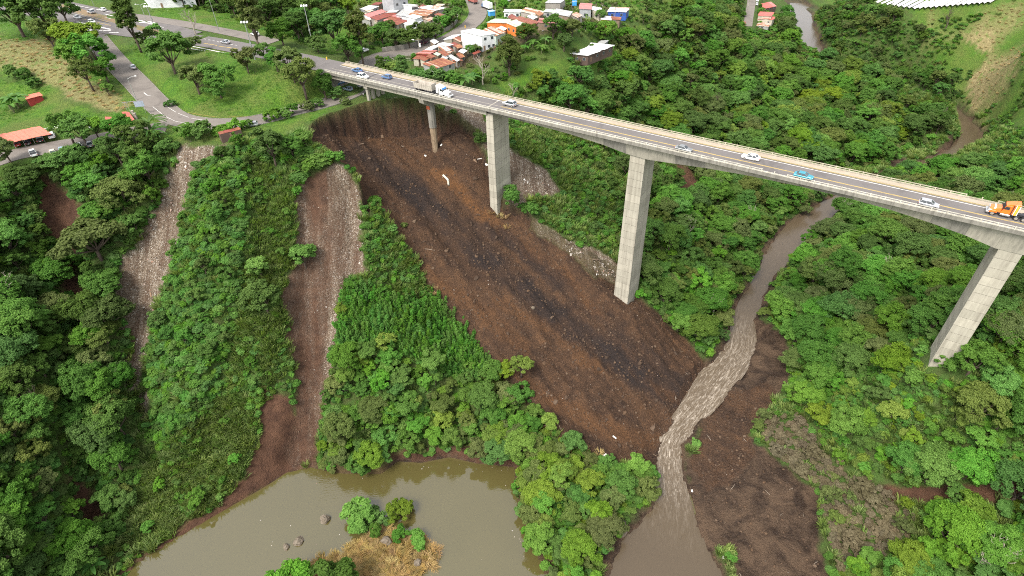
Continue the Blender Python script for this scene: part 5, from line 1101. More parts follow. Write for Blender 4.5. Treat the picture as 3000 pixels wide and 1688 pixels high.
# a person on the grass rim under the bridge
def person(px_, py_, label, shirt, trousers, rz):
    b_ = hit(px_ * SRC, py_ * SRC); root = thing('person', label, 'person', b_, rz)
    J = {'hip': (0, 0, .93), 'bel': (0, 0, 1.08), 'chest': (0, .01, 1.3), 'neck': (0, 0, 1.48), 'head': (0, .02, 1.58), 'crown': (0, .02, 1.70)}
    vs = [J[k_] for k_ in ('hip', 'bel', 'chest', 'neck', 'head', 'crown')]; rs = [(.15, .12), (.14, .11), (.17, .12), (.055, .055), (.085, .1), (.07, .085)]
    es = [(0, 1), (1, 2), (2, 3), (3, 4), (4, 5)]
    for sx in (-1, 1):
        n0 = len(vs); vs += [(sx * .10, 0, .86), (sx * .12, .03 * sx, .48), (sx * .13, .02 * sx - .02, .08), (sx * .14, .14, .03)]; rs += [(.10, .10), (.065, .07), (.045, .05), (.04, .035)]; es += [(0, n0), (n0, n0 + 1), (n0 + 1, n0 + 2), (n0 + 2, n0 + 3)]
        n1 = len(vs); vs += [(sx * .20, 0, 1.40), (sx * .25, -.02, 1.13), (sx * .24, .12, .92), (sx * .235, .17, .84)]; rs += [(.065, .065), (.048, .048), (.036, .036), (.042, .025)]; es += [(2, n1), (n1, n1 + 1), (n1 + 1, n1 + 2), (n1 + 2, n1 + 3)]
    me = bpy.data.meshes.new('body'); me.from_pydata(vs, es, [])
    o = link('body', me, root)
    md = o.modifiers.new('skin', 'SKIN'); sk = me.skin_vertices[0].data if me.skin_vertices else None
    if sk is None:
        bm = bmesh.new(); bm.from_mesh(me); bm.verts.layers.skin.verify(); bm.to_mesh(me); bm.free(); sk = me.skin_vertices[0].data
    for i, r_ in enumerate(rs): sk[i].radius = r_; sk[i].use_root = (i == 0)
    o.modifiers.new('sub', 'SUBSURF').levels = 1; o.modifiers['sub'].render_levels = 1
    dg = bpy.context.evaluated_depsgraph_get(); m2 = bpy.data.meshes.new_from_object(o.evaluated_get(dg)); o.modifiers.clear(); o.data = m2; m2.materials.clear()
    SK = simple('skin', (.30, .17, .11), .6, var=.1); HR = simple('dark_hair', (.02, .015, .012), .7)
    for mt in (trousers, shirt, SK, HR): m2.materials.append(mt)
    for p_ in m2.polygons:
        c = p_.center; p_.material_index = 0 if (c.z < .98 and abs(c.x) < .2) else (2 if (abs(c.x) > .2 and c.z < 1.05) or c.z > 1.47 else 1)
        if c.z > 1.64 or (c.z > 1.55 and c.y < -.02): p_.material_index = 3
        p_.use_smooth = True
    return root
person(1066, 285, 'person in grey top and dark trousers standing at the rim under the bridge', simple('grey_shirt', (.32, .32, .33), .9), simple('dark_trousers', (.03, .03, .035), .9), 2.6)
print('buildings', time.time() - T0)

# ------------------------------------------------------------------ foliage materials
def foliage(name, a, b_, transl=.40, rough=.68, world_var=.10):
    m, nt, b = new_mat(name)
    at_ = nt.nodes.new('ShaderNodeAttribute'); at_.attribute_name = 'tint'
    oi = nt.nodes.new('ShaderNodeObjectInfo')
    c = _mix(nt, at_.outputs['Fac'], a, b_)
    hsv = nt.nodes.new('ShaderNodeHueSaturation'); nt.links.new(c, hsv.inputs['Color'])
    nt.links.new(_math(nt, 'ADD', .484, _math(nt, 'MULTIPLY', oi.outputs['Random'], .032)), hsv.inputs['Hue'])
    r2 = _math(nt, 'FRACT', _math(nt, 'MULTIPLY', oi.outputs['Random'], 7.31))
    nt.links.new(_math(nt, 'ADD', .82, _math(nt, 'MULTIPLY', r2, .36)), hsv.inputs['Value'])
    r3 = _math(nt, 'FRACT', _math(nt, 'MULTIPLY', oi.outputs['Random'], 17.7))
    nt.links.new(_math(nt, 'ADD', .90, _math(nt, 'MULTIPLY', r3, .16)), hsv.inputs['Saturation'])
    nt.links.new(hsv.outputs[0], b.inputs['Base Color']); b.inputs['Roughness'].default_value = rough; b.inputs['Specular IOR Level'].default_value = .2
    tr = nt.nodes.new('ShaderNodeBsdfTranslucent'); nt.links.new(_mix(nt, 1.0, hsv.outputs[0], (1.0, 1.22, .62), 'MULTIPLY'), tr.inputs['Color'])
    mx = nt.nodes.new('ShaderNodeMixShader'); mx.inputs[0].default_value = transl
    nt.links.new(b.outputs[0], mx.inputs[1]); nt.links.new(tr.outputs[0], mx.inputs[2]); nt.links.new(mx.outputs[0], nt.nodes['Material Output'].inputs['Surface'])
    return m
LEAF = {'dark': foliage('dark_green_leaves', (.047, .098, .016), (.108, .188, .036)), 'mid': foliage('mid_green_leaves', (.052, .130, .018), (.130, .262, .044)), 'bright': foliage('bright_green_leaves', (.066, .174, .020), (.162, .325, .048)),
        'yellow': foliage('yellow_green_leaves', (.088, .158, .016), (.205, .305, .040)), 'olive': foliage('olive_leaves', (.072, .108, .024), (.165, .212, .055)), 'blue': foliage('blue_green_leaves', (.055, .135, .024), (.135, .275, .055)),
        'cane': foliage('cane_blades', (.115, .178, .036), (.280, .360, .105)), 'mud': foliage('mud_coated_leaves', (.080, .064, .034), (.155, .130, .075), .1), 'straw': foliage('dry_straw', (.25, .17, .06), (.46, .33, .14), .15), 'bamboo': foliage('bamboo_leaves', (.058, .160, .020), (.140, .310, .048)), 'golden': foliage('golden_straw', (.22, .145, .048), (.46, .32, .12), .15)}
BARK = simple('bark', (.085, .062, .045), .95, var=.35, scale=2.5, bump=.3); PALEB = simple('pale_bark', (.32, .28, .22), .9, var=.25, scale=2.5)

# ------------------------------------------------------------------ plant meshes, all with crown radius about 1
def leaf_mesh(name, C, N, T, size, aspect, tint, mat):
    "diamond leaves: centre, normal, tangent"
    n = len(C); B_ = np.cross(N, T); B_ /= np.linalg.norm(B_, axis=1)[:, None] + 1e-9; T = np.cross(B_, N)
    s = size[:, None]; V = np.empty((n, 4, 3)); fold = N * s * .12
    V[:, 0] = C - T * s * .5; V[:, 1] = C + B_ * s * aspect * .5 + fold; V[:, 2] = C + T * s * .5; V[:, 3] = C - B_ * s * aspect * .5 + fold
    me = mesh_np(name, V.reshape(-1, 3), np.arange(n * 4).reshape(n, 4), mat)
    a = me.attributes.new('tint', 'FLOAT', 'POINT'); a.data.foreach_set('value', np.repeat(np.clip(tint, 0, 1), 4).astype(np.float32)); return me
def unit(v): return v / (np.linalg.norm(v, axis=-1, keepdims=True) + 1e-9)
def crown_data(seed, n, nl, ext=(1, 1, .8), cz=1.35, ls=.125, lobe=(.30, .46), flat=1.0, aspect=.6, droop=0.0, per=9):
    "boughs carry clumps, clumps carry leaves, so the crown has bright tufts and dark gaps"
    r = np.random.default_rng(seed); ext = np.array(ext)
    d = unit(r.normal(size=(nl, 3))); d[:, 2] = np.where(d[:, 2] < -.3, -d[:, 2], d[:, 2])
    C = d * ext * r.uniform(.40, .80, (nl, 1)); C[0] = (0, 0, .15); R_ = r.uniform(lobe[0], lobe[1], nl)
    nc = nl * per; k = np.repeat(np.arange(nl), per); cd = unit(r.normal(size=(nc, 3)) + d[k] * .7 + np.array([0, 0, .45]))
    CC = C[k] + cd * R_[k][:, None] * r.uniform(.75, 1.12, (nc, 1)) * np.array([1, 1, flat])
    keep = np.ones(nc, bool)
    for i in range(nl): keep &= ~((np.linalg.norm((CC - C[i]) / np.array([1, 1, flat]), axis=1) < R_[i] * .6) & (k != i))
    CC, cd = CC[keep], cd[keep]; nc = len(CC); cr = r.uniform(.10, .20, nc) * (lobe[1] / .46) ** .5; ct = r.normal(size=nc) * .17
    j = r.choice(nc, n, p=cr ** 2 / (cr ** 2).sum()); off = r.normal(size=(n, 3)); off[:, 2] *= .55
    P = CC[j] + unit(off) * cr[j][:, None] * r.uniform(.3, 1.15, (n, 1)) * np.array([1, 1, .75]); dd = unit(cd[j] * .6 + unit(off) * .7)
    N = unit(dd * .55 + np.array([0, 0, .95]) + r.normal(size=(n, 3)) * .30); T = unit(r.normal(size=(n, 3)) + dd * .6 - np.array([0, 0, droop]))
    tint = .40 + ct[j] + r.normal(size=n) * .12 + .20 * (P[:, 2] / ext[2]) + .12 * off[:, 2]  # higher leaves get a brighter tint: light from above painted into the colour
    return P + np.array([0, 0, cz]), N, T, ls * r.uniform(.65, 1.3, n), aspect, tint, C + np.array([0, 0, cz]), R_
def limbs(mb, C, R_, base=(0, 0, 0), fork=.75, r0=.075, rr=None, n=9):
    rr = rr or random.Random(1)
    mb.tube([base, (base[0] + .03, base[1], fork * .5), (base[0] + .02, base[1] + .03, fork)], [r0, r0 * .8, r0 * .68], 7)
    for c in C[:n]:
        c = Vector(c); a = Vector((base[0] + .02, base[1] + .03, fork - rr.uniform(0, .15))); m_ = a.lerp(c, .5) + Vector((rr.uniform(-.06, .06), rr.uniform(-.06, .06), rr.uniform(-.1, .02)))
        mb.tube([a, m_, c], [r0 * .5, r0 * .34, r0 * .14], 5)
TREES = {}
def make_tree(key, seed, **kw):
    P, N, T, s, asp, t_, C, R_ = crown_data(seed, **kw); mb = MB(); zmin = max(.3, C[:, 2].min() - .25); limbs(mb, C, R_, fork=max(.35, min(.8, zmin)), rr=random.Random(seed))
    me = mb.mesh('trunk', BARK, smooth=True); TREES[key] = ((P, N, T, s, asp, t_), me)
make_tree('round1', 11, n=8000, nl=13, ext=(1, 1, .72)); make_tree('round2', 12, n=8000, nl=11, ext=(.8, 1.1, .85), lobe=(.3, .5)); make_tree('round3', 13, n=8000, nl=17, ext=(1.15, .9, .6), lobe=(.22, .42)); make_tree('lumpy', 14, n=7500, nl=8, ext=(1.05, .85, .8), lobe=(.34, .6))
make_tree('spread', 15, n=7000, nl=18, ext=(1.2, 1.1, .34), cz=1.2, lobe=(.2, .34), flat=.6); make_tree('tall', 16, n=8500, nl=20, ext=(.62, .62, 1.35), cz=1.9, lobe=(.22, .36), droop=.5); make_tree('feather', 17, n=9000, nl=26, ext=(.7, .7, 1.05), cz=1.4, lobe=(.18, .3), ls=.13, aspect=.3, droop=1.0); make_tree('open', 18, n=4200, nl=16, ext=(1, 1, .75), lobe=(.2, .34), per=6)
make_tree('grand1', 21, n=15000, nl=20, ext=(1, 1, .62), ls=.085, lobe=(.24, .42), per=12); make_tree('grand2', 22, n=15000, nl=16, ext=(1.1, .9, .7), ls=.09, lobe=(.26, .48), per=12)
make_tree('small', 19, n=4500, nl=9, ext=(.95, .95, .7), cz=1.1, ls=.155); make_tree('small2', 20, n=4500, nl=11, ext=(1.1, .9, .6), cz=1.0, ls=.15, lobe=(.24, .45))
SHRUBS = {}
def make_shrub(key, seed, **kw):
    P, N, T, s, asp, t_, C, R_ = crown_data(seed, **kw); q = P[:, 2] > .02; SHRUBS[key] = (P[q], N[q], T[q], s[q], asp, t_[q])
make_shrub('bush1', 31, n=2200, nl=8, ext=(.9, .9, .5), cz=.42, ls=.2, lobe=(.3, .5)); make_shrub('bush2', 32, n=2300, nl=10, ext=(1.1, .85, .45), cz=.4, ls=.19, lobe=(.24, .46)); make_shrub('bush3', 33, n=2200, nl=8, ext=(.75, .75, .75), cz=.6, ls=.2, lobe=(.3, .48))
def rosette_data(seed, nr, ext, cz, ls):
    "big-leaved shrub: whorls of broad leaves on hidden stems"
    r = np.random.default_rng(seed); d = unit(r.normal(size=(nr, 3))); d[:, 2] = np.abs(d[:, 2]) * .9 + .02; c = d * np.array(ext) * r.uniform(.55, 1.0, (nr, 1)) + np.array([0, 0, cz]); out = [[], [], [], [], []]
    for i in range(nr):
        m = 9; a = np.linspace(0, 2 * np.pi, m, endpoint=False) + r.uniform(0, 6); axis = unit(d[i] * .5 + np.array([0, 0, 1.0]) + r.normal(size=3) * .15); e1 = unit(np.cross(axis, [1, .3, 0])); e2 = np.cross(axis, e1)
        rad = np.cos(a)[:, None] * e1 + np.sin(a)[:, None] * e2; T = unit(rad + axis * r.uniform(-.15, .35, (m, 1))); N = unit(axis * 1.0 - rad * .1 + r.normal(size=(m, 3)) * .18)
        sz = ls * r.uniform(.7, 1.2, m); out[0].append(c[i] + T * sz[:, None] * .5); out[1].append(N); out[2].append(T); out[3].append(sz); out[4].append(np.full(m, .45 + r.normal() * .16 + .18 * d[i, 2]) + r.normal(size=m) * .08)
    o = [np.concatenate(x) for x in out]; return o[0], o[1], o[2], o[3], .62, o[4]
SHRUBS['rosette1'] = rosette_data(41, 150, (.95, .95, .62), .12, .30); SHRUBS['rosette2'] = rosette_data(42, 170, (.9, 1, .8), .12, .26)
def blades(name, seed, n, mat, length=(.8, 1.35), width=.05, spread=.55, lean=.5, up=1.0, seg=4, droop=.55):
    r = np.random.default_rng(seed); V = []; F = []; Tn = []
    for i in range(n):
        a = r.uniform(0, 2 * np.pi); rad = spread * math.sqrt(r.random()); p = np.array([math.cos(a) * rad, math.sin(a) * rad, -.1]); L_ = r.uniform(*length); b2 = a + r.normal() * 1.0
        d = unit(np.array([math.cos(b2) * lean * r.uniform(.2, 1), math.sin(b2) * lean * r.uniform(.2, 1), up])); side = np.array([-math.sin(b2), math.cos(b2), 0.0]); tt = np.clip(.45 + r.normal() * .25, 0, 1)
        w = width * r.uniform(.6, 1.3)
        for s in range(seg + 1):
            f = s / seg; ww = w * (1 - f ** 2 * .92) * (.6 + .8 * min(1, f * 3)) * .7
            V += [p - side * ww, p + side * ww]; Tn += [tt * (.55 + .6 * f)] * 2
            if s: k_ = len(V); F.append((k_ - 4, k_ - 3, k_ - 1, k_ - 2))
            d = unit(d + np.array([math.cos(b2) * .18, math.sin(b2) * .18, -droop * (.25 + f)]) * (1.5 / seg)); p = p + d * L_ / seg
    me = mesh_np(name, V, F, mat, smooth=True); a = me.attributes.new('tint', 'FLOAT', 'POINT'); a.data.foreach_set('value', np.clip(np.array(Tn), 0, 1).astype(np.float32)); return me
def plume_data(seed, ns=9, per=75):
    "feathery upright bamboo plumes"
    r = np.random.default_rng(seed); C, N, T, S, K = [], [], [], [], []
    for i in range(ns):
        a = r.uniform(0, 6.28); rad = .75 * math.sqrt(r.random()); b0 = np.array([math.cos(a) * rad, math.sin(a) * rad, 0]); tip = b0 * 1.25 + np.array([r.normal() * .15, r.normal() * .15, r.uniform(1.0, 1.6)]); f = r.random(per) ** .7; k_ = r.normal() * .12
        ax = b0 + (tip - b0) * f[:, None]; th = r.uniform(0, 6.28, per); rr_ = .26 * (1.05 - f) + .03; out = np.stack([np.cos(th), np.sin(th), np.zeros(per)], -1)
        C.append(ax + out * rr_[:, None]); T.append(unit(out * .8 + np.array([0, 0, .75]) + r.normal(size=(per, 3)) * .2)); N.append(unit(out * .6 + np.array([0, 0, .8]) + r.normal(size=(per, 3)) * .3)); S.append(r.uniform(.18, .34, per)); K.append(.35 + k_ + .35 * f + r.normal(size=per) * .1)
    return np.concatenate(C), np.concatenate(N), np.concatenate(T), np.concatenate(S), .3, np.concatenate(K)
def banana_mesh(seed, n=9, mat=None, w=.2, L_=1.25):
    r = np.random.default_rng(seed); V = []; F = []; Tn = []
    for i in range(n):
        a = i * 2.4 + r.uniform(-.3, .3); d = unit(np.array([math.cos(a) * .7, math.sin(a) * .7, 1.0 + r.uniform(-.3, .3)])); p = np.array([0, 0, .75]); side = np.array([-math.sin(a), math.cos(a), 0]); tt = r.uniform(.2, .9)
        for s in range(7):
            f = s / 6; ww = w * math.sin(math.pi * min(1, .12 + f * .86)) ** .6; V += [p - side * ww + np.array([0, 0, .06]), p, p + side * ww + np.array([0, 0, .06])]; Tn += [tt] * 3
            if s: k_ = len(V); F += [(k_ - 6, k_ - 5, k_ - 2, k_ - 3), (k_ - 5, k_ - 4, k_ - 1, k_ - 2)]
            d = unit(d + np.array([math.cos(a) * .1, math.sin(a) * .1, -.26])); p = p + d * L_ / 6
    me = mesh_np('leaves', V, F, mat, smooth=True); a_ = me.attributes.new('tint', 'FLOAT', 'POINT'); a_.data.foreach_set('value', np.array(Tn, np.float32)); return me
_mc = {}
def tmesh(key, leaf, kind='tree'):
    k_ = (key, leaf)
    if k_ not in _mc: _mc[k_] = leaf_mesh('crown' if kind == 'tree' else 'foliage', *(TREES[key][0] if kind == 'tree' else SHRUBS[key]), LEAF[leaf])
    return _mc[k_]
BANANA = [banana_mesh(s, 10, LEAF['blue']) for s in (1, 2)]; PALM = banana_mesh(5, 16, LEAF['blue'], .09, 1.5)
STEMB = MB().tube([(0, 0, -.2), (0, 0, .85)], [.1, .07], 8).mesh('stem', simple('banana_stem', (.16, .17, .07), .8))
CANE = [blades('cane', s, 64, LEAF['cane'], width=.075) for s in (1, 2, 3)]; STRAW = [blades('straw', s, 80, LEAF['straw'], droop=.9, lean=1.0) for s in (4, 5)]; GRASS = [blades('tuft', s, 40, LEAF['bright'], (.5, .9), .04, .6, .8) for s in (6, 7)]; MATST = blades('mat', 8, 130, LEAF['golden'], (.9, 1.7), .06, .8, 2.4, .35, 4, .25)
def bare_tree(seed, mat=PALEB):
    r = random.Random(seed); mb = MB()
    def br(p, d, L_, rad, lv):
        q = p + d * L_ * .5 + Vector((r.uniform(-.05, .05), r.uniform(-.05, .05), 0)); e = p + d * L_; mb.tube([p, q, e], [rad, rad * .8, rad * .6], 5)
        if lv:
            for i in range(3): br(e if i else q, (d + Vector((r.uniform(-.8, .8), r.uniform(-.8, .8), r.uniform(-.1, .5)))).normalized(), L_ * r.uniform(.55, .8), rad * .55, lv - 1)
    br(Vector((0, 0, -.1)), Vector((.05, .02, 1)), .8, .06, 4); return mb.mesh('branches', mat)
BARE = [bare_tree(1), bare_tree(2, BARK)]
print('plants', time.time() - T0)

# ------------------------------------------------------------------ placing plants
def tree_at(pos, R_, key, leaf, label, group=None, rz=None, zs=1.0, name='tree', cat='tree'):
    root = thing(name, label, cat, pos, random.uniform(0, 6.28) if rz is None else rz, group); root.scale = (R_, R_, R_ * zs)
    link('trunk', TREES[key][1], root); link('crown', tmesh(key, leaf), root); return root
def shrub_at(pos, R_, key, leaf, label, group=None, zs=1.0):
    o = link('shrub', tmesh(key, leaf, 'shrub')); o.location = pos; o.scale = (R_, R_, R_ * zs); o.rotation_euler[2] = random.uniform(0, 6.28); tag(o, label, 'shrub', group); return o
CZ = {'tall': 1.9, 'feather': 1.4, 'spread': 1.2, 'small': 1.1, 'small2': 1.0}
def px_tree(cx, cy, rpx, key, leaf, label, zs=1.0):
    "tree whose crown is centred at a photo position with a given radius on the photo grid"
    p = hit(cx, cy, 6.0)
    for _ in range(3):
        D = (Vector((p.x, p.y, p.z)) - Vector((0, 0, CAMZ))).length; R_ = rpx * D / FOC * .92; p = hit(cx, cy, (CZ.get(key, 1.35) - (0 if key in ('tall', 'open') else .3)) * R_ * zs)
    if key not in ('tall', 'open'): p.z -= .3 * R_ * zs
    TAKEN.append((p.x, p.y, R_ * .8)); return tree_at(p, R_, key, leaf, label, zs=zs)
def px_shrub(cx, cy, rpx, key, leaf, label, zs=1.0):
    p = hit(cx, cy, 1.5)
    D = (p - Vector((0, 0, CAMZ))).length; R_ = rpx * D / FOC; p = hit(cx, cy, .45 * R_ * zs); TAKEN.append((p.x, p.y, R_ * .7)); return shrub_at(p, R_, key, leaf, label, zs=zs)
TAKEN = []
for a in [
 (22,22,50,'round1','mid','tree in the far top left corner'), (95,22,52,'round3','mid','broad tree second from the top left corner'), (148,14,34,'lumpy','mid','tree just left of the far carriageway'),
 (172,84,46,'spread','yellow','spreading yellow-green tree left of the top of the slip road'), (118,84,30,'round2','olive','olive tree between the meadow and the highway'), (188,132,36,'round1','bright','bright tree on the hay field edge'),
 (232,136,40,'lumpy','bright','bright green tree leaning over the slip road'), (262,180,30,'small','mid','smaller tree below it on the slip road verge'), (212,178,32,'open','olive','thin olive tree with bare limbs on the hay field'), (268,226,16,'small','bright','low bush-like tree above the grey signboard'),
 (322,48,36,'tall','dark','tall dark tree standing in front of the highway chevrons'), (392,82,20,'small','bright','bright green small tree right of the tall dark one'), (432,98,22,'small2','blue','leafy green tree at the lower highway edge'), (366,98,20,'round2','olive','olive tree below the tall dark one'),
 (418,128,48,'round1','mid','large round tree on the grass between slip road and highway'), (466,108,26,'spread','olive','spreading tree hiding the highway centre line'), (486,196,36,'round3','olive','grey-olive tree on the mound'), (544,204,38,'lumpy','mid','dense dark green tree beside it on the mound'),
 (628,44,44,'tall','olive','tall olive tree behind the highway mast'), (668,30,34,'round2','dark','dark tree behind the tall olive one'), (705,82,34,'round1','mid','round tree behind the floodlight masts'), (745,62,36,'round3','dark','dark tree right of the floodlight mast'), (700,20,30,'lumpy','dark','dark tree at the top edge above the masts'), (770,20,34,'round2','dark','dark tree at the top edge left of the field'),
 (616,150,30,'round2','olive','olive tree on the highway verge by the first mast'), (662,132,24,'small','mid','small tree between the two olive verge trees'), (690,150,26,'feather','bright','bright feathery tree near the bridge end'), (720,150,34,'round1','olive','olive tree just left of the bridge end'), (756,186,48,'open','olive','gnarled olive-brown tree above the street lamp'), (734,180,26,'round3','mid','mid green tree behind the street lamp'),
 (812,214,34,'feather','dark','dark feathery tree in front of the bridge end'), (836,70,50,'round3','mid','broad tree between masts and village'), (796,112,26,'small2','mid','small tree on the grass behind the bridge end'), (870,118,40,'round1','mid','round tree beside the start of the far bridge rail'), (900,88,40,'tall','olive','tall brown-olive tree left of the village trees'), (872,16,26,'small','yellow','rounded yellow-green tree at the field edge'),
 (926,92,24,'small','blue','first tree of the row below the upper village roofs'), (958,84,26,'round2','bright','second tree of the village row'), (992,96,26,'round1','mid','third tree of the village row'), (1026,90,28,'round3','dark','fourth tree of the village row'), (1062,86,26,'lumpy','dark','fifth tree of the village row'), (1094,78,24,'round1','dark','sixth tree of the village row, by the wall'), (980,66,16,'small','olive','small dark tree in front of the rusty roof'),
 (1140,42,24,'round2','mid','tree inside the bend of the village road'), (1112,56,22,'small2','bright','bright tree inside the bend of the village road'), (1160,20,20,'small','dark','dark tree at the top of the village road wall'), (1268,14,14,'small','bright','small tree beside the white box lorry'),
 (956,162,16,'tall','dark','small dark cypress-like tree behind the far rail'), (1010,168,22,'tall','blue','rounded conical blue-green tree behind the far rail'), (1180,128,16,'small','bright','ball-shaped bright green tree below the white house'), (1197,124,16,'small2','olive','dull green tree against the white house'),
 (1280,140,46,'feather','olive','tall drooping olive tree between village and bridge'), (1322,84,28,'round1','dark','dark tree right of the orange house'), (1392,66,30,'round2','mid','bright topped tree below the grey shed'), (1440,72,28,'round3','olive','pale olive tree left of the wood edge'), (1418,108,26,'small','dark','dark tree above the clearing'), (1480,70,20,'small2','mid','tree below the blue walled house'), (1508,40,16,'small','mid','small tree between the pink and the blue house'),
 (680,372,44,'lumpy','dark','large dark tree on the ridge between the two rubble slopes'), (730,368,26,'round2','mid','mid green tree at the left lip of the landslide'),
 (160,312,34,'open','mid','thin-trunked tree right of the carport'), (200,326,36,'round1','mid','tree with several bare trunks in the car park'), (232,318,28,'open','bright','leaning tree above the parked grey car'), (300,322,34,'round3','mid','tree in front of the left red canopy'), (336,350,34,'lumpy','dark','dark tree below the red canopies'), (290,378,36,'round2','dark','dark tree at the end of the car park'), (340,392,34,'round1','dark','dark tree at the top of the left wood'), (8,378,26,'round2','olive','olive tree at the left edge beside the carport'),
 (388,352,24,'small','dark','dark tree beside the palm'), (420,372,26,'small2','blue','bluish tree at the top of the left rubble slope'), (652,676,34,'small','bright','lime green tree in the middle of the left ridge'), (660,746,48,'round1','dark','dark domed tree on the left ridge beside the rubble'),
 (762,650,40,'small','bright','lone bright tree growing on the middle rubble slope'), (226,596,66,'spread','olive','spreading grey-green tree over the red gully'), (1310,920,34,'open','yellow','thin pale tree leaning out over the slide foot'),
 (900,1302,52,'small','bright','round bush-like tree on the straw islet in the pool'), (950,1312,40,'small2','mid','smaller bushy tree joined to the round one on the islet'), (1004,1286,36,'open','yellow','thin pale tree on the islet in the pool'), (2455,905,44,'round1','mid','tree just right of the foot of the right hand pier'),
 (830,1470,64,'round3','dark','dark bushy tree at the bottom edge below the islet'), (730,1470,60,'round1','bright','bright bushy tree at the bottom edge left of the islet'),
]: px_tree(*a)
for a in [
 (470,338,26,'bush1','mid','first bush along the lower road, beside the grass corner'), (512,326,28,'bush2','mid','second bush along the lower road'), (556,322,22,'rosette1','mid','third bush along the lower road, behind the rusty hut'), (596,318,22,'bush1','bright','bright bush behind the rusty hut'), (624,314,16,'bush2','mid','bush beside the half hidden silver car'),
 (690,292,22,'bush1','bright','bright round bush at the roadside fence'), (716,286,18,'bush2','blue','greyish bush second in the roadside hedge'), (742,278,18,'bush3','mid','third bush in the roadside hedge'), (770,270,18,'bush1','olive','olive bush in the roadside hedge'), (796,262,18,'bush2','mid','bush at the right end of the roadside hedge'), (850,240,22,'bush3','mid','bush hanging over the rim left of the bridge'), (866,256,14,'bush1','olive','small bush right on the landslide rim'),
 (985,172,20,'bush2','yellow','yellowish bush behind the far rail, left of the conical tree'), (1050,180,24,'rosette1','mid','bush behind the far rail, right of the conical tree'), (1090,190,26,'bush1','blue','bluish bush behind the far rail, third of its row'), (1138,198,28,'bush2','blue','wide bush behind the far rail, beside the banana'),
 (752,438,24,'rosette1','mid','bush overhanging the left top of the middle rubble slope'), (782,416,22,'bush2','mid','bush at the very top of the middle rubble slope'), (742,486,18,'bush1','bright','bush on the left edge of the middle rubble slope'), (800,400,26,'rosette2','bright','bright bush at the top of the middle rubble slope'), (834,396,24,'bush2','bright','grassy green bush on the slide side of the middle slope'), (940,500,18,'rosette1','bright','big-leaved sapling on the crest beside the slide'), (985,570,14,'rosette2','mid','lone small bush on the dark slide'), (1018,568,10,'bush1','olive','tiny shrub lying on the slide'),
 (1205,352,22,'bush1','dark','bush in the rubble left of the wide pier'), (1285,496,34,'bush3','mid','bush at the foot of the wide pier'), (1330,530,26,'bush2','mid','bush on the slide edge right of the wide pier'),
 (60,196,18,'bush3','mid','clipped bush in the hedge above the lawn'), (30,186,18,'bush3','mid','clipped bush at the left end of the lawn hedge'), (88,212,16,'bush1','mid','bush at the right end of the lawn hedge'), (430,262,12,'bush2','mid','low bush where the dirt verge begins'),
 (1010,1340,22,'bush1','mid','low green bush on the straw islet'), (1050,1362,24,'bush2','bright','grassy green bush at the right of the straw islet'), (945,1345,22,'bush3','mid','green bush between the two islet trees'), (2296,948,26,'bush2','mid','bush at the left foot of the right hand pier'), (2392,918,26,'bush1','mid','bush at the right foot of the right hand pier'), (880,1345,18,'bush1','mid','green bush at the left foot of the islet trees'),
]: px_shrub(*a)
def px_banana(cx, cy, rpx, label, pal=False):
    p = hit(cx, cy, 2); D = (p - Vector((0, 0, CAMZ))).length; R_ = rpx * D / FOC; p = hit(cx, cy, .9 * R_)
    root = thing('palm' if pal else 'banana_plant', label, 'palm' if pal else 'banana plant', p, random.uniform(0, 6)); root.scale = (R_,) * 3; link('stem', STEMB, root); link('leaves', PALM if pal else random.choice(BANANA), root); TAKEN.append((p.x, p.y, R_ * .6))
for a in [(14,250,22,'left banana plant of the clump on the lawn'), (34,246,22,'right banana plant of the clump on the lawn'), (24,262,18,'front banana plant of the clump on the lawn'), (1168,200,26,'banana plant behind the far rail'), (1186,192,22,'second banana plant behind the far rail, beside the bare tree'), (1340,106,16,'banana plant below the orange house'), (1362,118,16,'banana plant at the wood edge above the clearing'), (1372,98,14,'banana plant behind the clearing'), (1320,118,14,'banana plant left of the clearing'), (372,306,26,'spiky palm beside the red canopy', True), (378,330,26,'second spiky palm in front of the gate', True), (1395,30,10,'banana plant by the pale green lean-to'), (232,1420,20,'banana plant in the lower left wood')]: px_banana(*a)
for cx, cy, rpx, k_, lb in [(1212,172,34,0,'bare grey tree behind the bridge rail, right of the bananas'), (1290,226,20,0,'bare pale shrub behind the rail above the white crossover'), (480,48,26,0,'leaning bare tree on the service road verge'), (2490,1400,50,0,'dead white tree in the cane at the lower right corner'), (2390,40,20,1,'bare twiggy tree below the greenhouses'), (10,730,40,0,'pale bare branches at the left edge')]:
    p = hit(cx, cy, 3); D = (p - Vector((0, 0, CAMZ))).length; R_ = rpx * D / FOC; p = hit(cx, cy, 1.1 * R_); root = thing('bare_tree', lb, 'tree', p, random.uniform(0, 6)); root.scale = (R_,) * 3; link('branches', BARE[k_], root)

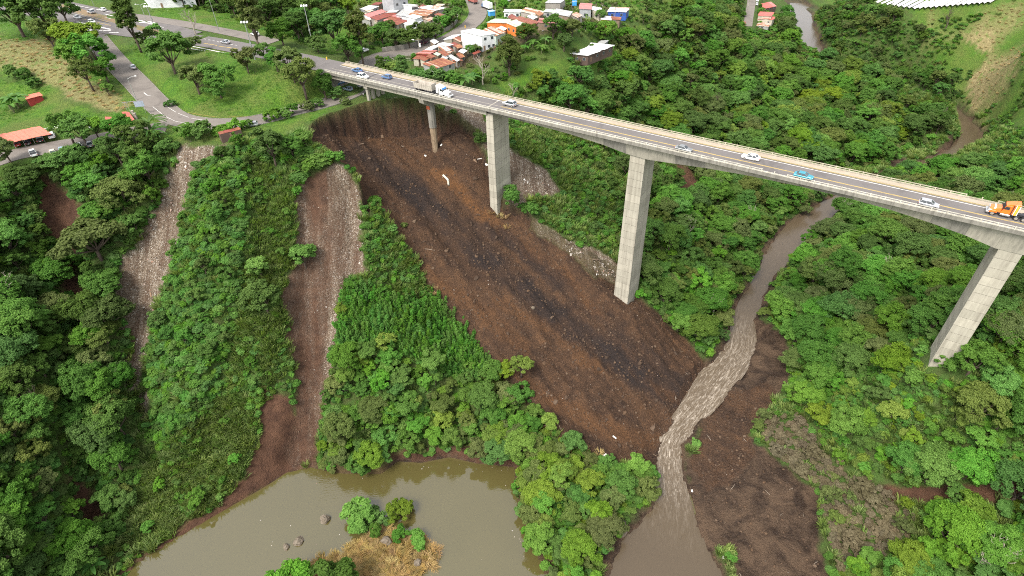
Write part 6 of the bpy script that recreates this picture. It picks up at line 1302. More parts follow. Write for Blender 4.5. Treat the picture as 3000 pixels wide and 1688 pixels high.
# ------------------------------------------------------------------ woods: scattered by zone
VZ = [
 ('ridge_cane', [(640,400),(740,470),(745,620),(722,760),(700,870),(705,950),(645,1010),(640,1130),(560,1270),(430,1340),(340,1390),(330,1340),(380,1160),(500,1080),(560,980),(600,800),(620,600)]),
 ('ridge_shrub', [(470,400),(560,375),(740,345),(800,385),(760,425),(640,400),(620,600),(600,800),(560,980),(440,1100),(365,1110),(365,1000),(385,850),(425,700),(465,560)]),
 ('crest', [(905,490),(960,510),(1040,650),(1100,740),(1050,765),(890,730),(918,620)]),
 ('bamboo', [(880,720),(1050,762),(1110,750),(1190,840),(1255,925),(1200,960),(1000,890),(840,850)]),
 ('ridge_trees', [(838,850),(1000,885),(1200,955),(1255,930),(1330,1010),(1300,1130),(1290,1170),(1000,1175),(800,1190),(825,1000)]),
 ('peninsula', [(1275,1110),(1330,1020),(1400,1095),(1560,1170),(1640,1200),(1615,1300),(1510,1390),(1500,1500),(1380,1500),(1300,1300),(1295,1180)]),
 ('muddy', [(1890,1055),(2000,1040),(2110,1170),(2230,1230),(2300,1300),(2270,1380),(2110,1440),(2080,1340),(2070,1240),(1960,1190)]),
 ('pier_slope', [(1262,270),(1560,330),(1590,560),(1560,650),(1480,605),(1400,560),(1420,480),(1320,400),(1300,330)]),
 ('lower_right', [(2010,1000),(2120,900),(2330,960),(2940,900),(2940,1100),(2940,1780),(2080,1780),(2100,1450),(2300,1320),(2230,1230),(2110,1170)]),
 ('hill_right', [(2290,20),(2700,-60),(2700,420),(2560,340),(2450,280),(2390,200),(2330,120)]),
 ('left_wood', [(-330,380),(440,375),(420,480),(290,700),(310,820),(340,1090),(320,1340),(200,1460),(-330,1780)]),
 ('back_wood', [(1240,215),(1560,80),(1640,120),(1700,-40),(2010,-40),(2100,150),(2380,330),(2200,420),(1900,440),(1560,330)]),
 ('river_wood', [(1560,330),(1900,440),(2110,470),(2040,540),(1960,600),(1880,720),(1850,800),(1830,870),(1780,930),(1660,800),(1600,760),(1560,650)]),
 ('right_bank', [(1960,900),(1900,820),(1960,700),(2060,560),(2160,480),(2260,420),(2500,430),(2940,520),(2940,900),(2330,960),(2120,900),(2010,1000)]),
 ('village', [(880,-30),(1700,-40),(1640,110),(1560,85),(1450,115),(1250,215),(1150,200),(1000,180),(930,150),(880,60)]),
 ('verge', [(430,-40),(880,-50),(865,40),(770,110),(650,75),(560,35),(430,15)]),
 ('far_bank', [(2040,-40),(2400,0),(2460,270),(2400,260),(2200,200),(2080,140)]),
 ('rest', [(-330,375),(560,372),(760,330),(1240,250),(1640,130),(2050,-60),(2950,-60),(2950,1780),(-330,1780)]),
]
ZLAB = {'ridge_cane': 'on the cane ridge', 'ridge_shrub': 'on the left green ridge', 'crest': 'on the crest beside slide', 'bamboo': 'among the bamboo', 'ridge_trees': 'above the pool', 'peninsula': 'on the spit by pool', 'muddy': 'on the muddy right bank', 'pier_slope': 'right of the wide pier', 'lower_right': 'on the lower right slope',
        'hill_right': 'on the dry right hill', 'left_wood': 'in the far left wood', 'back_wood': 'in wood beyond the bridge', 'river_wood': 'between tallest pier and river', 'right_bank': 'around the right hand pier', 'far_bank': 'on the far river bank', 'village': 'among the village houses', 'verge': 'behind the service road', 'rest': 'on the open slope'}
#            tree gap, R range, leaf weights, shapes ; shrub gap, R range, leaf weights ; cane share
ZP2 = {'rest': (60, (1.5, 2.5), 'mid', 1.8, (.7, 1.6), 'mid,bright,blue', .45), 'village': (10.5, (1.3, 2.5), 'mid,dark,olive,bright', 3.6, (.7, 1.6), 'mid,bright,olive', .15), 'verge': (6.0, (2.4, 5.0), 'mid,dark,olive,dark', 3.0, (1.0, 2.0), 'mid,dark', .2), 'ridge_cane': (8, (1.4, 2.6), 'mid,bright', 1.6, (.9, 1.7), 'blue,mid,bright', .72), 'ridge_shrub': (6.5, (1.5, 2.9), 'mid,bright,dark', 1.4, (1.0, 2.0), 'blue,blue,mid,bright', .10), 'crest': (40, (1.4, 2), 'mid', 1.25, (.8, 1.5), 'blue,mid,bright', .35), 'bamboo': (9, (1.5, 2.4), 'bright,yellow,mid', 9, (.8, 1.2), 'bright', .0),
       'ridge_trees': (3.6, (1.9, 4.6), 'olive,mid,bright,mid,yellow', 2.4, (1.0, 1.8), 'mid,bright,olive', .1), 'peninsula': (3.5, (2.0, 4.6), 'yellow,bright,mid,olive', 2.0, (1.0, 1.7), 'bright,yellow,mid', .05), 'muddy': (6.0, (1.6, 3.0), 'mud,mud,olive', 1.45, (.7, 1.6), 'mud', .12),
       'pier_slope': (9, (1.8, 3), 'mid,dark', 1.5, (.9, 1.8), 'mid,bright,blue', .5), 'lower_right': (4.4, (2.0, 5.4), 'bright,bright,mid,yellow', 1.8, (1.0, 2.0), 'bright,mid,yellow', .3), 'hill_right': (22, (1.8, 3.0), 'mid,olive', 5.0, (.8, 2.0), 'mid,bright,olive', .25),
       'left_wood': (4.3, (2.2, 6.0), 'dark,mid,dark,mid,mid,olive,bright', 2.0, (1.2, 2.4), 'dark,mid,blue', .1), 'back_wood': (4.7, (2.2, 6.2), 'mid,bright,mid,dark,mid,olive,yellow', 2.3, (1.2, 2.6), 'mid,bright,olive', .25), 'river_wood': (4.4, (2.2, 5.6), 'mid,bright,dark,olive,mid', 2.0, (1.2, 2.2), 'mid,bright,dark', .12),
       'right_bank': (4.3, (2.2, 5.8), 'mid,bright,mid,olive,dark', 2.0, (1.2, 2.2), 'mid,bright,yellow', .12), 'far_bank': (5, (2.6, 4.2), 'mid,dark,olive', 3.0, (1.2, 2.0), 'mid,dark', .2)}
blockw = np.maximum.reduce([z_slide * (sd_s > -.2), z_rub * .9, ZW['rub_mid'] * .95, z_mud * .9, road_w * .9, z_lawn * .95 * (H > 58), (z_lawn > .3) * (GX > 150) * (fbm(GX * .08, GY * .08, 12, 3) < .12), z_straw * .75 * (H < 75) + z_straw * (H >= 75), (pm > .3) * 1.0, (rd < hw + .3) * 1.0, ZW['red_left'] * .9, ZW['red_left2'] * .8, ZW['red_bank'] * .85 * (H < 16), ZW['red_right'] * .6, ZW['red_mid'] * .8])
def grid_val(A, x, y):
    i = np.clip(np.searchsorted(gx, x) - 1, 0, nx - 2); j = np.clip(np.searchsorted(gy, y) - 1, 0, ny - 2); return A[j, i]
def scatter(gap, x0=-330, x1=330, y0=36, y1=470, seed=1):
    r = np.random.default_rng(seed); xs = np.arange(x0, x1, gap); ys = np.arange(y0, y1, gap); X, Y = np.meshgrid(xs, ys); X = X + r.uniform(-.48, .48, X.shape) * gap; Y = Y + r.uniform(-.48, .48, X.shape) * gap
    X, Y = X.ravel(), Y.ravel(); Z = HZ(X, Y); q, dep = proj(np.stack([X, Y, Z], -1)); ok = (dep > 20) & (q[:, 0] > -330) & (q[:, 0] < 2950) & (q[:, 1] > -90) & (q[:, 1] < 1780)
    return X[ok], Y[ok], Z[ok], q[ok, 0], q[ok, 1], dep[ok]
PIERS = [bst(-103, 147), bst(-53.7, 147), bst(32, 147), bst(-130, 146.6)]
def near_pier(X, Y, r_):
    m = np.zeros(X.shape, bool)
    for p in PIERS: m |= ((X - p[0]) * BU[0] + (Y - p[1]) * BU[1]) ** 2 / (r_ + 2) ** 2 + ((X - p[0]) * BN[0] + (Y - p[1]) * BN[1]) ** 2 / (r_ + 4.5) ** 2 < 1
    return m
HOUSES = np.array([(o.location.x, o.location.y) for o in COL.objects if o.get('category') in ('house', 'warehouse', 'garage', 'carport', 'shed', 'greenhouse', 'container', 'canopy')])
def free(X, Y, r_=.0, B_=None):
    m = grid_val(blockw if B_ is None else B_, X, Y) < .42; m &= ~near_pier(X, Y, 1.6 + r_)
    for x, y, q in TAKEN: m &= (X - x) ** 2 + (Y - y) ** 2 > (q + r_ * .5 if r_ > 1 else q * .4) ** 2
    for x, y in HOUSES: m &= (X - x) ** 2 + (Y - y) ** 2 > (4.2 + r_ * .9) ** 2
    return m
block2 = np.maximum.reduce([z_slide, road_w * .95, (z_mud > .9) * (H < 40)])
CLEAR = [[(2230,870),(2430,860),(2400,1040),(2250,1040)], [(1845,-40),(1975,-40),(1965,135),(1850,135)], [(1990,-40),(2050,-40),(2075,150),(2060,190),(1985,160)], [(1300,160),(1570,100),(1575,190),(1440,222),(1330,222)], [(1225,-40),(1600,-40),(1600,75),(1500,95),(1240,100)], [(1020,100),(1260,90),(1220,190),(1030,185)], [(2380,290),(2500,300),(2470,380),(2390,375)]]
def clear_of(q0, q1):
    m = np.ones(q0.shape, bool)
    for c in CLEAR: m &= ~(poly_sd(q0, q1, c) > 0)
    return m
tree_list = []; shrub_list = []; STUFF = {}
def stuff(kind, X, Y, Z, S, seed=0):
    STUFF.setdefault(kind, []).append(np.stack([X, Y, Z, S], -1))
rnd = np.random.default_rng(99)
deck_t = lambda X, Y: X * BN[0] + Y * BN[1]
deck_s = lambda X, Y: X * BU[0] + Y * BU[1]
for zi, (zn, poly) in enumerate(VZ):
    tg, tr_, tl, sg_, sr_, sl, cane = ZP2[zn]
    pa = np.array(poly)
    def inzone(q0, q1):
        m = poly_sd(q0, q1, poly) > 0
        if zn == 'rest': m &= ~(poly_sd(q0, q1, [(640,1340),(1130,1300),(1130,1480),(640,1520)]) > 0)
        for zj in range(zi): m &= ~(poly_sd(q0, q1, VZ[zj][1]) > 0)
        return m
    X, Y, Z, q0, q1, dep = scatter(tg, seed=zi * 3 + 1); bb_ = block2 if zn in ('village', 'verge') else None
    m = inzone(q0, q1) & free(X, Y, 2.0, bb_) & clear_of(q0, q1)
    under = (deck_t(X, Y) > 136) & (deck_t(X, Y) < 156); X, Y, Z, dep, under = X[m], Y[m], Z[m], dep[m], under[m]
    leaves = tl.split(',')
    for i in range(len(X)):
        R_ = tr_[0] + (tr_[1] - tr_[0]) * rnd.random() ** 1.7
        if under[i]: R_ = min(R_, max(1.2, (68 - Z[i]) / 2.6))
        tree_list.append((R_ / dep[i], X[i], Y[i], Z[i] - .15 - (.32 * R_ if zn not in ('village', 'verge') else 0), R_, zn, rnd.choice(leaves)))
    X, Y, Z, q0, q1, dep = scatter(sg_, seed=zi * 3 + 2); m = inzone(q0, q1) & free(X, Y, .3, bb_); X, Y, Z, dep = X[m], Y[m], Z[m], dep[m]
    cn = (rnd.random(len(X)) < cane) if cane < .6 else (fbm(X * .12, Y * .12, 5, 2) + rnd.normal(size=len(X)) * .12 > -.28)
    stuff('cane', X[cn], Y[cn], Z[cn] - .1, rnd.uniform(1.3, 2.3, cn.sum()))
    if cane >= .3:
        X2, Y2, Z2, q0, q1, d2 = scatter(1.45, seed=zi * 3 + 7); m = inzone(q0, q1) & free(X2, Y2, .1) & (fbm(X2 * .12, Y2 * .12, 5, 2) > (-.6 if cane > .6 else .05)); stuff('cane', X2[m], Y2[m], Z2[m] - .1, rnd.uniform(1.2, 2.2, m.sum()))
    ls_ = sl.split(',')
    for i in np.nonzero(~cn)[0]:
        R_ = rnd.uniform(*sr_); shrub_list.append((R_ / dep[i], X[i], Y[i], Z[i] - .1, R_, zn, rnd.choice(ls_)))
X, Y, Z, q0, q1, dep = scatter(1.15, seed=90); sl_ = np.hypot(HZ(X + .7, Y) - HZ(X - .7, Y), HZ(X, Y + .7) - HZ(X, Y - .7)) / 1.4
m = (sl_ > .95) & (Z < 66) & free(X, Y, .2) & (rnd.random(len(X)) < np.clip(sl_ - .7, 0, 1) * .8) & (grid_val(sd_s, X, Y) < -2); q_ = rnd.random(len(X))
for c_, lf_, k_ in ((0, 'mid', 'bush1'), (.3, 'bright', 'bush2'), (.55, 'blue', 'rosette1'), (.75, 'dark', 'bush3')):
    mm = m & (q_ >= c_) & (q_ < c_ + .3); stuff(('shrub', k_, lf_), X[mm], Y[mm], Z[mm] - .2, rnd.uniform(.7, 1.5, mm.sum()))
X, Y, Z, q0, q1, dep = scatter(1.35, seed=91); m = (poly_sd(q0, q1, dict(VZ)['bamboo']) > 0) & free(X, Y, .2); stuff('bamboo', X[m], Y[m], Z[m] - .2, 1.1 + 2.0 * rnd.random(m.sum()) ** 1.6 + .9 * np.clip(fbm(X[m] * .15, Y[m] * .15, 4, 2), -.5, 1))
X, Y, Z, q0, q1, dep = scatter(2.0, seed=92); m = (grid_val(z_lawn, X, Y) > .5) & (grid_val(blockw * 0 + road_w, X, Y) < .2) & (Z > 60) & (fbm(X * .07, Y * .07, 9, 3) > -.05) & (deck_t(X, Y) < 190); stuff('grass', X[m], Y[m], Z[m] - .05, rnd.uniform(.5, 1.1, m.sum()))
X, Y, Z, q0, q1, dep = scatter(2.4, seed=93); m = (grid_val(z_straw, X, Y) > .4); stuff('straw', X[m], Y[m], Z[m] - .05, rnd.uniform(.4, .9, m.sum()))
X, Y, Z, q0, q1, dep = scatter(1.5, x0=-60, x1=60, y0=60, y1=190, seed=94)
dry = [[(755,900),(790,900),(790,1010),(765,1150),(745,1180),(735,1060)], [(1040,655),(1075,665),(1110,760),(1085,740)], [(1330,1040),(1420,1090),(1560,1165),(1430,1140)], [(740,640),(765,610),(770,660)], [(610,480),(640,520),(640,640),(615,600)], [(1230,530),(1275,545),(1300,600)], [(500,1270),(620,1200),(600,1240),(430,1340),(360,1400)]]
m = np.zeros(X.shape, bool)
for pl in dry: m |= poly_sd(q0, q1, pl) > 0
m &= rnd.random(len(X)) < .6; stuff('straw', X[m], Y[m], Z[m] - .05, rnd.uniform(.7, 1.4, m.sum()))
X, Y, Z, q0, q1, dep = scatter(.9, x0=-60, x1=20, y0=40, y1=100, seed=95)
isl = [(780,1395),(900,1370),(960,1330),(1050,1350),(1100,1385),(1090,1430),(1010,1460),(850,1470),(700,1460)]
m = (poly_sd(q0, q1, isl) > 0) & (rnd.random(len(X)) < .75) & (Z > -.9); stuff('mat', X[m], Y[m], np.maximum(Z[m], -.05), rnd.uniform(.8, 1.4, m.sum()))
# individuals: the largest in the picture; the rest of the wood is one mass per kind
big = {'ridge_trees': ['small', 'small2', 'round1', 'round2'], 'peninsula': ['small', 'small2', 'round1'], 'muddy': ['small2', 'open', 'open'], 'lower_right': ['round1', 'round2', 'small', 'lumpy', 'spread']}
LN = {'dark': 'dark green', 'mid': 'mid green', 'bright': 'bright green', 'yellow': 'yellow-green', 'olive': 'olive', 'blue': 'blue-green', 'mud': 'mud-brown'}
tree_list.sort(key=lambda a: -a[0]); shrub_list.sort(key=lambda a: -a[0])
def inframe(x, y, z, mrg=10):
    q, _ = proj(np.array([x, y, z])); return -mrg < q[0] < PW + mrg and -mrg < q[1] < PH + mrg
ZB = {n_: np.array(p_) for n_, p_ in VZ}
def where(zn, x, y, z):
    q, _ = proj(np.array([x, y, z])); b4 = ZB[zn]; lo = np.maximum(b4.min(0), 0); hi = np.minimum(b4.max(0), (PW, PH)); f = (q - lo) / (hi - lo + 1)
    v = 'upper' if f[1] < .34 else ('lower' if f[1] > .67 else 'middle'); h_ = 'left' if f[0] < .34 else ('right' if f[0] > .67 else 'centre'); return f'{v} {h_}'
ni = 0
for _, x, y, z, R_, zn, lf in tree_list:
    key = random.choice(big.get(zn, ['round1', 'round2', 'round3', 'lumpy', 'round1', 'spread', 'small', 'open' if random.random() < .4 else 'round2']))
    if R_ > 4.3: key = random.choice(['grand1', 'grand2'])
    zs = random.uniform(.8, 1.25)
    if ni < 225 and inframe(x, y, z + R_ * 1.3):
        ni += 1; sz = 'large' if R_ > 3.6 else ('small' if R_ < 2.6 else 'medium-sized')
        tree_at((x, y, z), R_, key, lf, f'{sz} {LN[lf]} tree {ZLAB[zn]}, {where(zn, x, y, z)} part', f'{LN[lf]} trees {ZLAB[zn]}', zs=zs)
    else: stuff(('tree', key, lf), np.array([x]), np.array([y]), np.array([z]), np.array([R_]))
nb = 0
for k_, (_, x, y, z, R_, zn, lf) in enumerate(tree_list[::29]):
    if nb < 14 and zn in ('left_wood', 'back_wood', 'river_wood', 'right_bank', 'lower_right') and inframe(x, y, z):
        nb += 1; root = thing('bare_tree', f'leafless grey limbs rising {ZLAB[zn]}, {where(zn, x, y, z)} part', 'tree', (x + 1.5, y - 1.5, z), k_, 'leafless trees in the woods'); root.scale = (R_ * .9, R_ * .9, R_ * 1.25); link('branches', BARE[k_ % 2], root)
ni = 0
for _, x, y, z, R_, zn, lf in shrub_list:
    key = random.choice(['rosette1', 'rosette2', 'bush3', 'rosette1'] if lf == 'blue' else ['bush1', 'bush2', 'bush3', 'rosette2'])
    if ni < 260 and inframe(x, y, z + .5):
        ni += 1; shrub_at((x, y, z), R_, key, lf, f"{'large' if R_ > 1.5 else 'small'} {LN[lf]} {'big-leaved' if 'ros' in key else 'bushy'} shrub {ZLAB[zn]}, {where(zn, x, y, z)}", f'{LN[lf]} shrubs {ZLAB[zn]}')
    else: stuff(('shrub', key, lf), np.array([x]), np.array([y]), np.array([z]), np.array([R_]))
# plants that would still share a label are told apart by their order from the left
_same = {}
for o in COL.objects:
    if o.get('category') in ('tree', 'shrub', 'house') and o.get('group'): _same.setdefault(o['label'], []).append(o)
ORD = 'first second third fourth fifth sixth seventh eighth ninth tenth eleventh twelfth thirteenth fourteenth fifteenth sixteenth'.split()
for lb_, os_ in _same.items():
    if len(os_) > 1:
        os_.sort(key=lambda o: float(proj(np.array(o.location))[0][0]))
        for i, o in enumerate(os_):
            k_ = 'limbs' if 'limbs' in lb_ else ('tree' if ' tree ' in lb_ else ('lean-to' if 'lean-to' in lb_ else 'shrub')); o['label'] = ORD[min(i, 15)] + ' ' + lb_.replace(' part', '').replace(k_, k_ + ' from the left', 1)
def gn_scatter(name, mesh_ob, pts, label, tilt=.12, cat='plants', seed=0):
    "one object holding a mass of plants as instances on its own points"
    r = np.random.default_rng(seed + len(pts)); n = len(pts)
    me = bpy.data.meshes.new(name); me.vertices.add(n); me.vertices.foreach_set('co', pts[:, :3].astype(np.float32).ravel())
    a = me.attributes.new('scl', 'FLOAT', 'POINT'); a.data.foreach_set('value', pts[:, 3].astype(np.float32))
    rot = np.stack([r.normal(size=n) * tilt, r.normal(size=n) * tilt, r.uniform(0, 6.283, n)], -1)
    a = me.attributes.new('rot', 'FLOAT_VECTOR', 'POINT'); a.data.foreach_set('vector', rot.astype(np.float32).ravel())
    o = link(name, me, kind='stuff', label=label, category=cat)
    ng = bpy.data.node_groups.new(name, 'GeometryNodeTree'); ng.interface.new_socket('Geometry', in_out='INPUT', socket_type='NodeSocketGeometry'); ng.interface.new_socket('Geometry', in_out='OUTPUT', socket_type='NodeSocketGeometry')
    N = ng.nodes; gi = N.new('NodeGroupInput'); go = N.new('NodeGroupOutput'); ip = N.new('GeometryNodeInstanceOnPoints'); mp = N.new('GeometryNodeMeshToPoints'); ob = N.new('GeometryNodeObjectInfo'); ob.inputs['Object'].default_value = mesh_ob; ob.inputs['As Instance'].default_value = True
    def na(nm, t_): q = N.new('GeometryNodeInputNamedAttribute'); q.data_type = t_; q.inputs[0].default_value = nm; return q.outputs[0]
    er = N.new('FunctionNodeEulerToRotation'); ng.links.new(na('rot', 'FLOAT_VECTOR'), er.inputs[0])
    ng.links.new(gi.outputs[0], mp.inputs[0]); ng.links.new(mp.outputs[0], ip.inputs['Points']); ng.links.new(ob.outputs['Geometry'], ip.inputs['Instance']); ng.links.new(er.outputs[0], ip.inputs['Rotation']); ng.links.new(na('scl', 'FLOAT'), ip.inputs['Scale']); ng.links.new(ip.outputs[0], go.inputs[0])
    o.modifiers.new('scatter', 'NODES').node_group = ng; return o
def template(me, extra=None):
    o = bpy.data.objects.new('template_' + me.name, me)
    if extra is not None:       # join trunk into the crown so a wood of instances keeps its stems
        bm = bmesh.new(); bm.from_mesh(me); nv = len(bm.faces); bm.from_mesh(extra); bm.faces.ensure_lookup_table()
        for f in bm.faces[nv:]: f.material_index = 1
        m2 = bpy.data.meshes.new(me.name); bm.to_mesh(m2); bm.free(); m2.materials.append(me.materials[0]); m2.materials.append(extra.materials[0]); o.data = m2
    return o
PLUME = leaf_mesh('plume', *plume_data(1), LEAF['bamboo']); PLUME2 = leaf_mesh('plume', *plume_data(2), LEAF['bamboo'])
cnt = {}
for kind, arrs in STUFF.items():
    pts = np.concatenate(arrs); cnt[str(kind)] = len(pts)
    if kind == 'cane':
        k_ = rnd.integers(0, 3, len(pts))
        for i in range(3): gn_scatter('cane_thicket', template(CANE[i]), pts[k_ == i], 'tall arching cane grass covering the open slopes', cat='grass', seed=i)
    elif kind == 'bamboo':
        k_ = rnd.integers(0, 2, len(pts))
        for i, m_ in enumerate((PLUME, PLUME2)): gn_scatter('bamboo_thicket', template(m_), pts[k_ == i], 'feathery bright bamboo covering the middle ridge', cat='bamboo', seed=i)
    elif kind == 'straw': gn_scatter('dry_grass', template(STRAW[0]), pts, 'dry straw coloured grass tufts', cat='grass')
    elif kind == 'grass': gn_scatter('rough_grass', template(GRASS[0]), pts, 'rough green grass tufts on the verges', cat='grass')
    elif kind == 'mat': gn_scatter('straw_mat', template(MATST), pts, 'flattened tan straw heaped on the islet in the pool', cat='straw', tilt=.3)
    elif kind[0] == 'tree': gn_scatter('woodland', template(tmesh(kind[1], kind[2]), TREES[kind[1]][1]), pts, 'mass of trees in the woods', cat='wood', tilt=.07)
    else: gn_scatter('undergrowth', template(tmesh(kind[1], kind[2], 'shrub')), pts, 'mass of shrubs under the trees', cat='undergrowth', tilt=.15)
print('veg', time.time() - T0, sum(cnt.values()), len(tree_list), len(shrub_list))

# ------------------------------------------------------------------ debris
def rock_mesh(name, seed, mat, flat=.7, rough=.25, sub=1):
    bm = bmesh.new(); bmesh.ops.create_icosphere(bm, subdivisions=sub, radius=1); r = random.Random(seed)
    off = [Vector((r.uniform(-1, 1), r.uniform(-1, 1), r.uniform(-1, 1))).normalized() for _ in range(7)]
    for v in bm.verts:
        d = v.co.normalized(); k_ = 1 + r.uniform(-rough, rough) * .5
        for o in off: k_ -= max(0, d.dot(o) - .62) * rough * 2.2
        v.co = Vector((d.x * k_, d.y * k_ * .85, d.z * k_ * flat))
    me = bpy.data.meshes.new(name); bm.to_mesh(me); bm.free(); me.materials.append(mat); return me
def rnd_mat(name, stops, rough=.9):
    m, nt, b = new_mat(name); oi = nt.nodes.new('ShaderNodeObjectInfo')
    c = _ramp(nt, oi.outputs['Random'], stops); c = _mix(nt, _noise(nt, 2.0, 3, .6, _obj(nt)), c, (.09, .06, .04)); nt.links.new(c, b.inputs['Base Color']); b.inputs['Roughness'].default_value = rough; b.inputs['Specular IOR Level'].default_value = .2; return m
CLODM = rnd_mat('earth_clods', [(0, (.024, .016, .013)), (.5, (.05, .03, .02)), (.85, (.10, .055, .028)), (1, (.14, .10, .07))])
CHIPM = rnd_mat('rubble_chips', [(0, (.12, .085, .06)), (.45, (.20, .15, .105)), (.72, (.32, .25, .185)), (.88, (.50, .44, .36)), (.97, (.74, .71, .66)), (1, (.40, .16, .10))])
PALEM = rnd_mat('pale_rubble', [(0, (.34, .29, .23)), (.4, (.55, .50, .43)), (.8, (.75, .72, .66)), (1, (.45, .24, .16))])
STICK = rnd_mat('dead_sticks', [(0, (.16, .11, .07)), (.6, (.34, .26, .18)), (1, (.52, .46, .38))])
CL = [rock_mesh('clod', s, CLODM) for s in (1, 2, 3)]
def chip(seed, mat):
    r = random.Random(seed); V = []
    for z in (-.12, .12):
        for x, y in ((-.6, -.4), (.6, -.4), (.6, .4), (-.6, .4)): V.append((x * r.uniform(.6, 1.2), y * r.uniform(.6, 1.2), z * r.uniform(.7, 1.3)))
    return MB().hexa(V).mesh('chip', mat)
CH = [chip(s, CHIPM) for s in (1, 2, 3)]; PCH = [chip(s, PALEM) for s in (4, 5)]
sk = MB(); sk.tube([(-1, 0, 0), (-.3, .06, .05), (.4, -.04, .02), (1, .1, .08)], [.05, .045, .035, .02], 5); sk.tube([(.1, 0, .04), (.5, .3, .15)], [.03, .015], 4); SKM = sk.mesh('stick', STICK)
def put(name, mesh, gap, wfun, size, label, seed, tilt=.6, box=(-75, 75, 55, 215), cat='rubble', sink=.0):
    X, Y, Z, q0, q1, dep = scatter(gap, *box, seed=seed); w = wfun(X, Y, q0, q1); r = np.random.default_rng(seed); m = r.random(len(X)) < w
    if m.sum() < 3: return
    S = size[0] * (size[1] / size[0]) ** (r.random(m.sum()) ** 2.2); gn_scatter(name, template(mesh), np.stack([X[m], Y[m], Z[m] + sink * S, S], -1), label, tilt, cat, seed)
gs = lambda A: (lambda X, Y, a, b: grid_val(A, X, Y))
clus = lambda X, Y, s, sc=.25: np.clip(.5 + 1.6 * fbm(X * sc, Y * sc, s, 3), 0, 1)
for i in range(3): put('earth_clods', CL[i], 1.05, lambda X, Y, a, b: np.maximum(grid_val(z_slide, X, Y) * clus(X, Y, 7 + i) * .75 * ((grid_val(sd_s, X, Y) > 2.2) | (grid_val(ZW['deposit'], X, Y) > .3)), .22 * grid_val(z_mud, X, Y) * (grid_val(H, X, Y) < 20) * (grid_val(pm, X, Y) < .3)), (.10, .62), 'loose dark earth clods strewn over the landslide', 200 + i, cat='earth')
for i in range(3): put('rubble_chips', CH[i], .80, lambda X, Y, a, b: np.maximum(grid_val(np.maximum(ZW['rub_left'], ZW['rub_mid']), X, Y), .8 * grid_val(np.maximum(ZW['rub_pier'], ZW['rub_edge']), X, Y)) * np.where(grid_val(ZW['rub_mid'], X, Y) > .4, .35 + .65 * sstep(780, 900, a), 1.0) * clus(X, Y, 17 + i, .12) * .6, (.10, .46), 'pale broken rubble and rubbish tipped down the slopes', 210 + i, box=(-110, 75, 55, 215))
heap = lambda X, Y, a, b: np.maximum.reduce([(poly_sd(a, b, pl) > 0) * 1.0 for pl in ([(440,380),(480,368),(560,368),(575,380),(520,392),(480,402),(470,430),(440,430)], [(1125,255),(1165,262),(1160,285),(1130,278)], [(1300,440),(1345,430),(1400,480),(1330,500)], [(885,460),(905,480),(915,590),(920,670),(900,680),(898,560)], [(1405,610),(1430,600),(1470,640),(1440,650)], [(1480,655),(1540,665),(1550,700),(1500,690)])])
for i in range(2): put('pale_rubble', PCH[i], .75, lambda X, Y, a, b: np.maximum(heap(X, Y, a, b) * .55, grid_val(ZW['rub_left'], X, Y) * clus(X, Y, 33 + i, .15) * .5), (.15, .85), 'whitish broken slabs heaped at the tip', 220 + i, box=(-110, 75, 90, 215))
put('earth_blocks', CL[0], 3.4, lambda X, Y, a, b: grid_val(z_slide, X, Y) * clus(X, Y, 41, .1) * .55 * (grid_val(sd_s, X, Y) > 3), (.45, 1.25), 'large blocks of dark earth on the landslide', 226, cat='earth')
put('slide_litter', PCH[0], 2.2, lambda X, Y, a, b: grid_val(z_slide, X, Y) * .10 + grid_val(z_mud, X, Y) * .05 * (grid_val(H, X, Y) > .3), (.10, .34), 'scattered pale litter on the slide and mud', 225)
put('dead_sticks', SKM, 1.7, lambda X, Y, a, b: np.where((grid_val(sd_s, X, Y) > -2) & (grid_val(sd_s, X, Y) < 7), .16, 0) + grid_val(np.maximum(ZW['rub_edge'], ZW['rub_pier']), X, Y) * .25 + grid_val(z_mud, X, Y) * .06, (.4, 1.7), 'dead sticks and roots strewn along the slide edge', 230, .25, cat='sticks')
BOULD = simple('wet_boulder', (.16, .13, .095), .8, var=.35, scale=1.2, dirt=(.10, .075, .05), dirt_amt=.8, bump=.5, world=True)
for i, (cx, cy, rp, lb) in enumerate([(828,1334,13,'tall grey boulder standing alone in the pool'), (766,1390,13,'brown boulder at the left end of the straw islet'), (736,1404,9,'small dark boulder beside the brown one'), (972,1362,15,'round pale boulder in the straw of the islet'), (1050,1418,11,'cut stump-like boulder at the right end of the straw'), (1560,1330,22,'flat brown rock at the tip of the spit'), (1340,775,6,'reddish boulder in the middle of the slide'), (1868,846,10,'dark boulder in the river below the bridge')]):
    p = hit(cx, cy); D = (p - Vector((0, 0, CAMZ))).length; R_ = rp * D / FOC; o = link('boulder', rock_mesh('boulder', 50 + i, BOULD, 1.15 if i == 0 else .8, .22, 3)); o.location = (p.x, p.y, max(p.z, -.2) + R_ * .15); o.scale = (R_,) * 3; o.rotation_euler[2] = i; tag(o, lb, 'rock')
def ground_thing(name, mb, mat, cx, cy, label, cat, rz=0.0, tilt=None, dz=.05):
    p = hit(cx, cy); o = mb.build(name, mat, None, bevel=0); e = .8
    nrm = Vector((-(float(HZ(p.x + e, p.y)) - float(HZ(p.x - e, p.y))) / (2 * e), -(float(HZ(p.x, p.y + e)) - float(HZ(p.x, p.y - e))) / (2 * e), 1)).normalized()
    o.rotation_euler = (nrm.to_track_quat('Z', 'Y').to_matrix() @ Matrix.Rotation(rz, 3, 'Z')).to_euler(); o.location = p + nrm * dz; tag(o, label, cat); return o
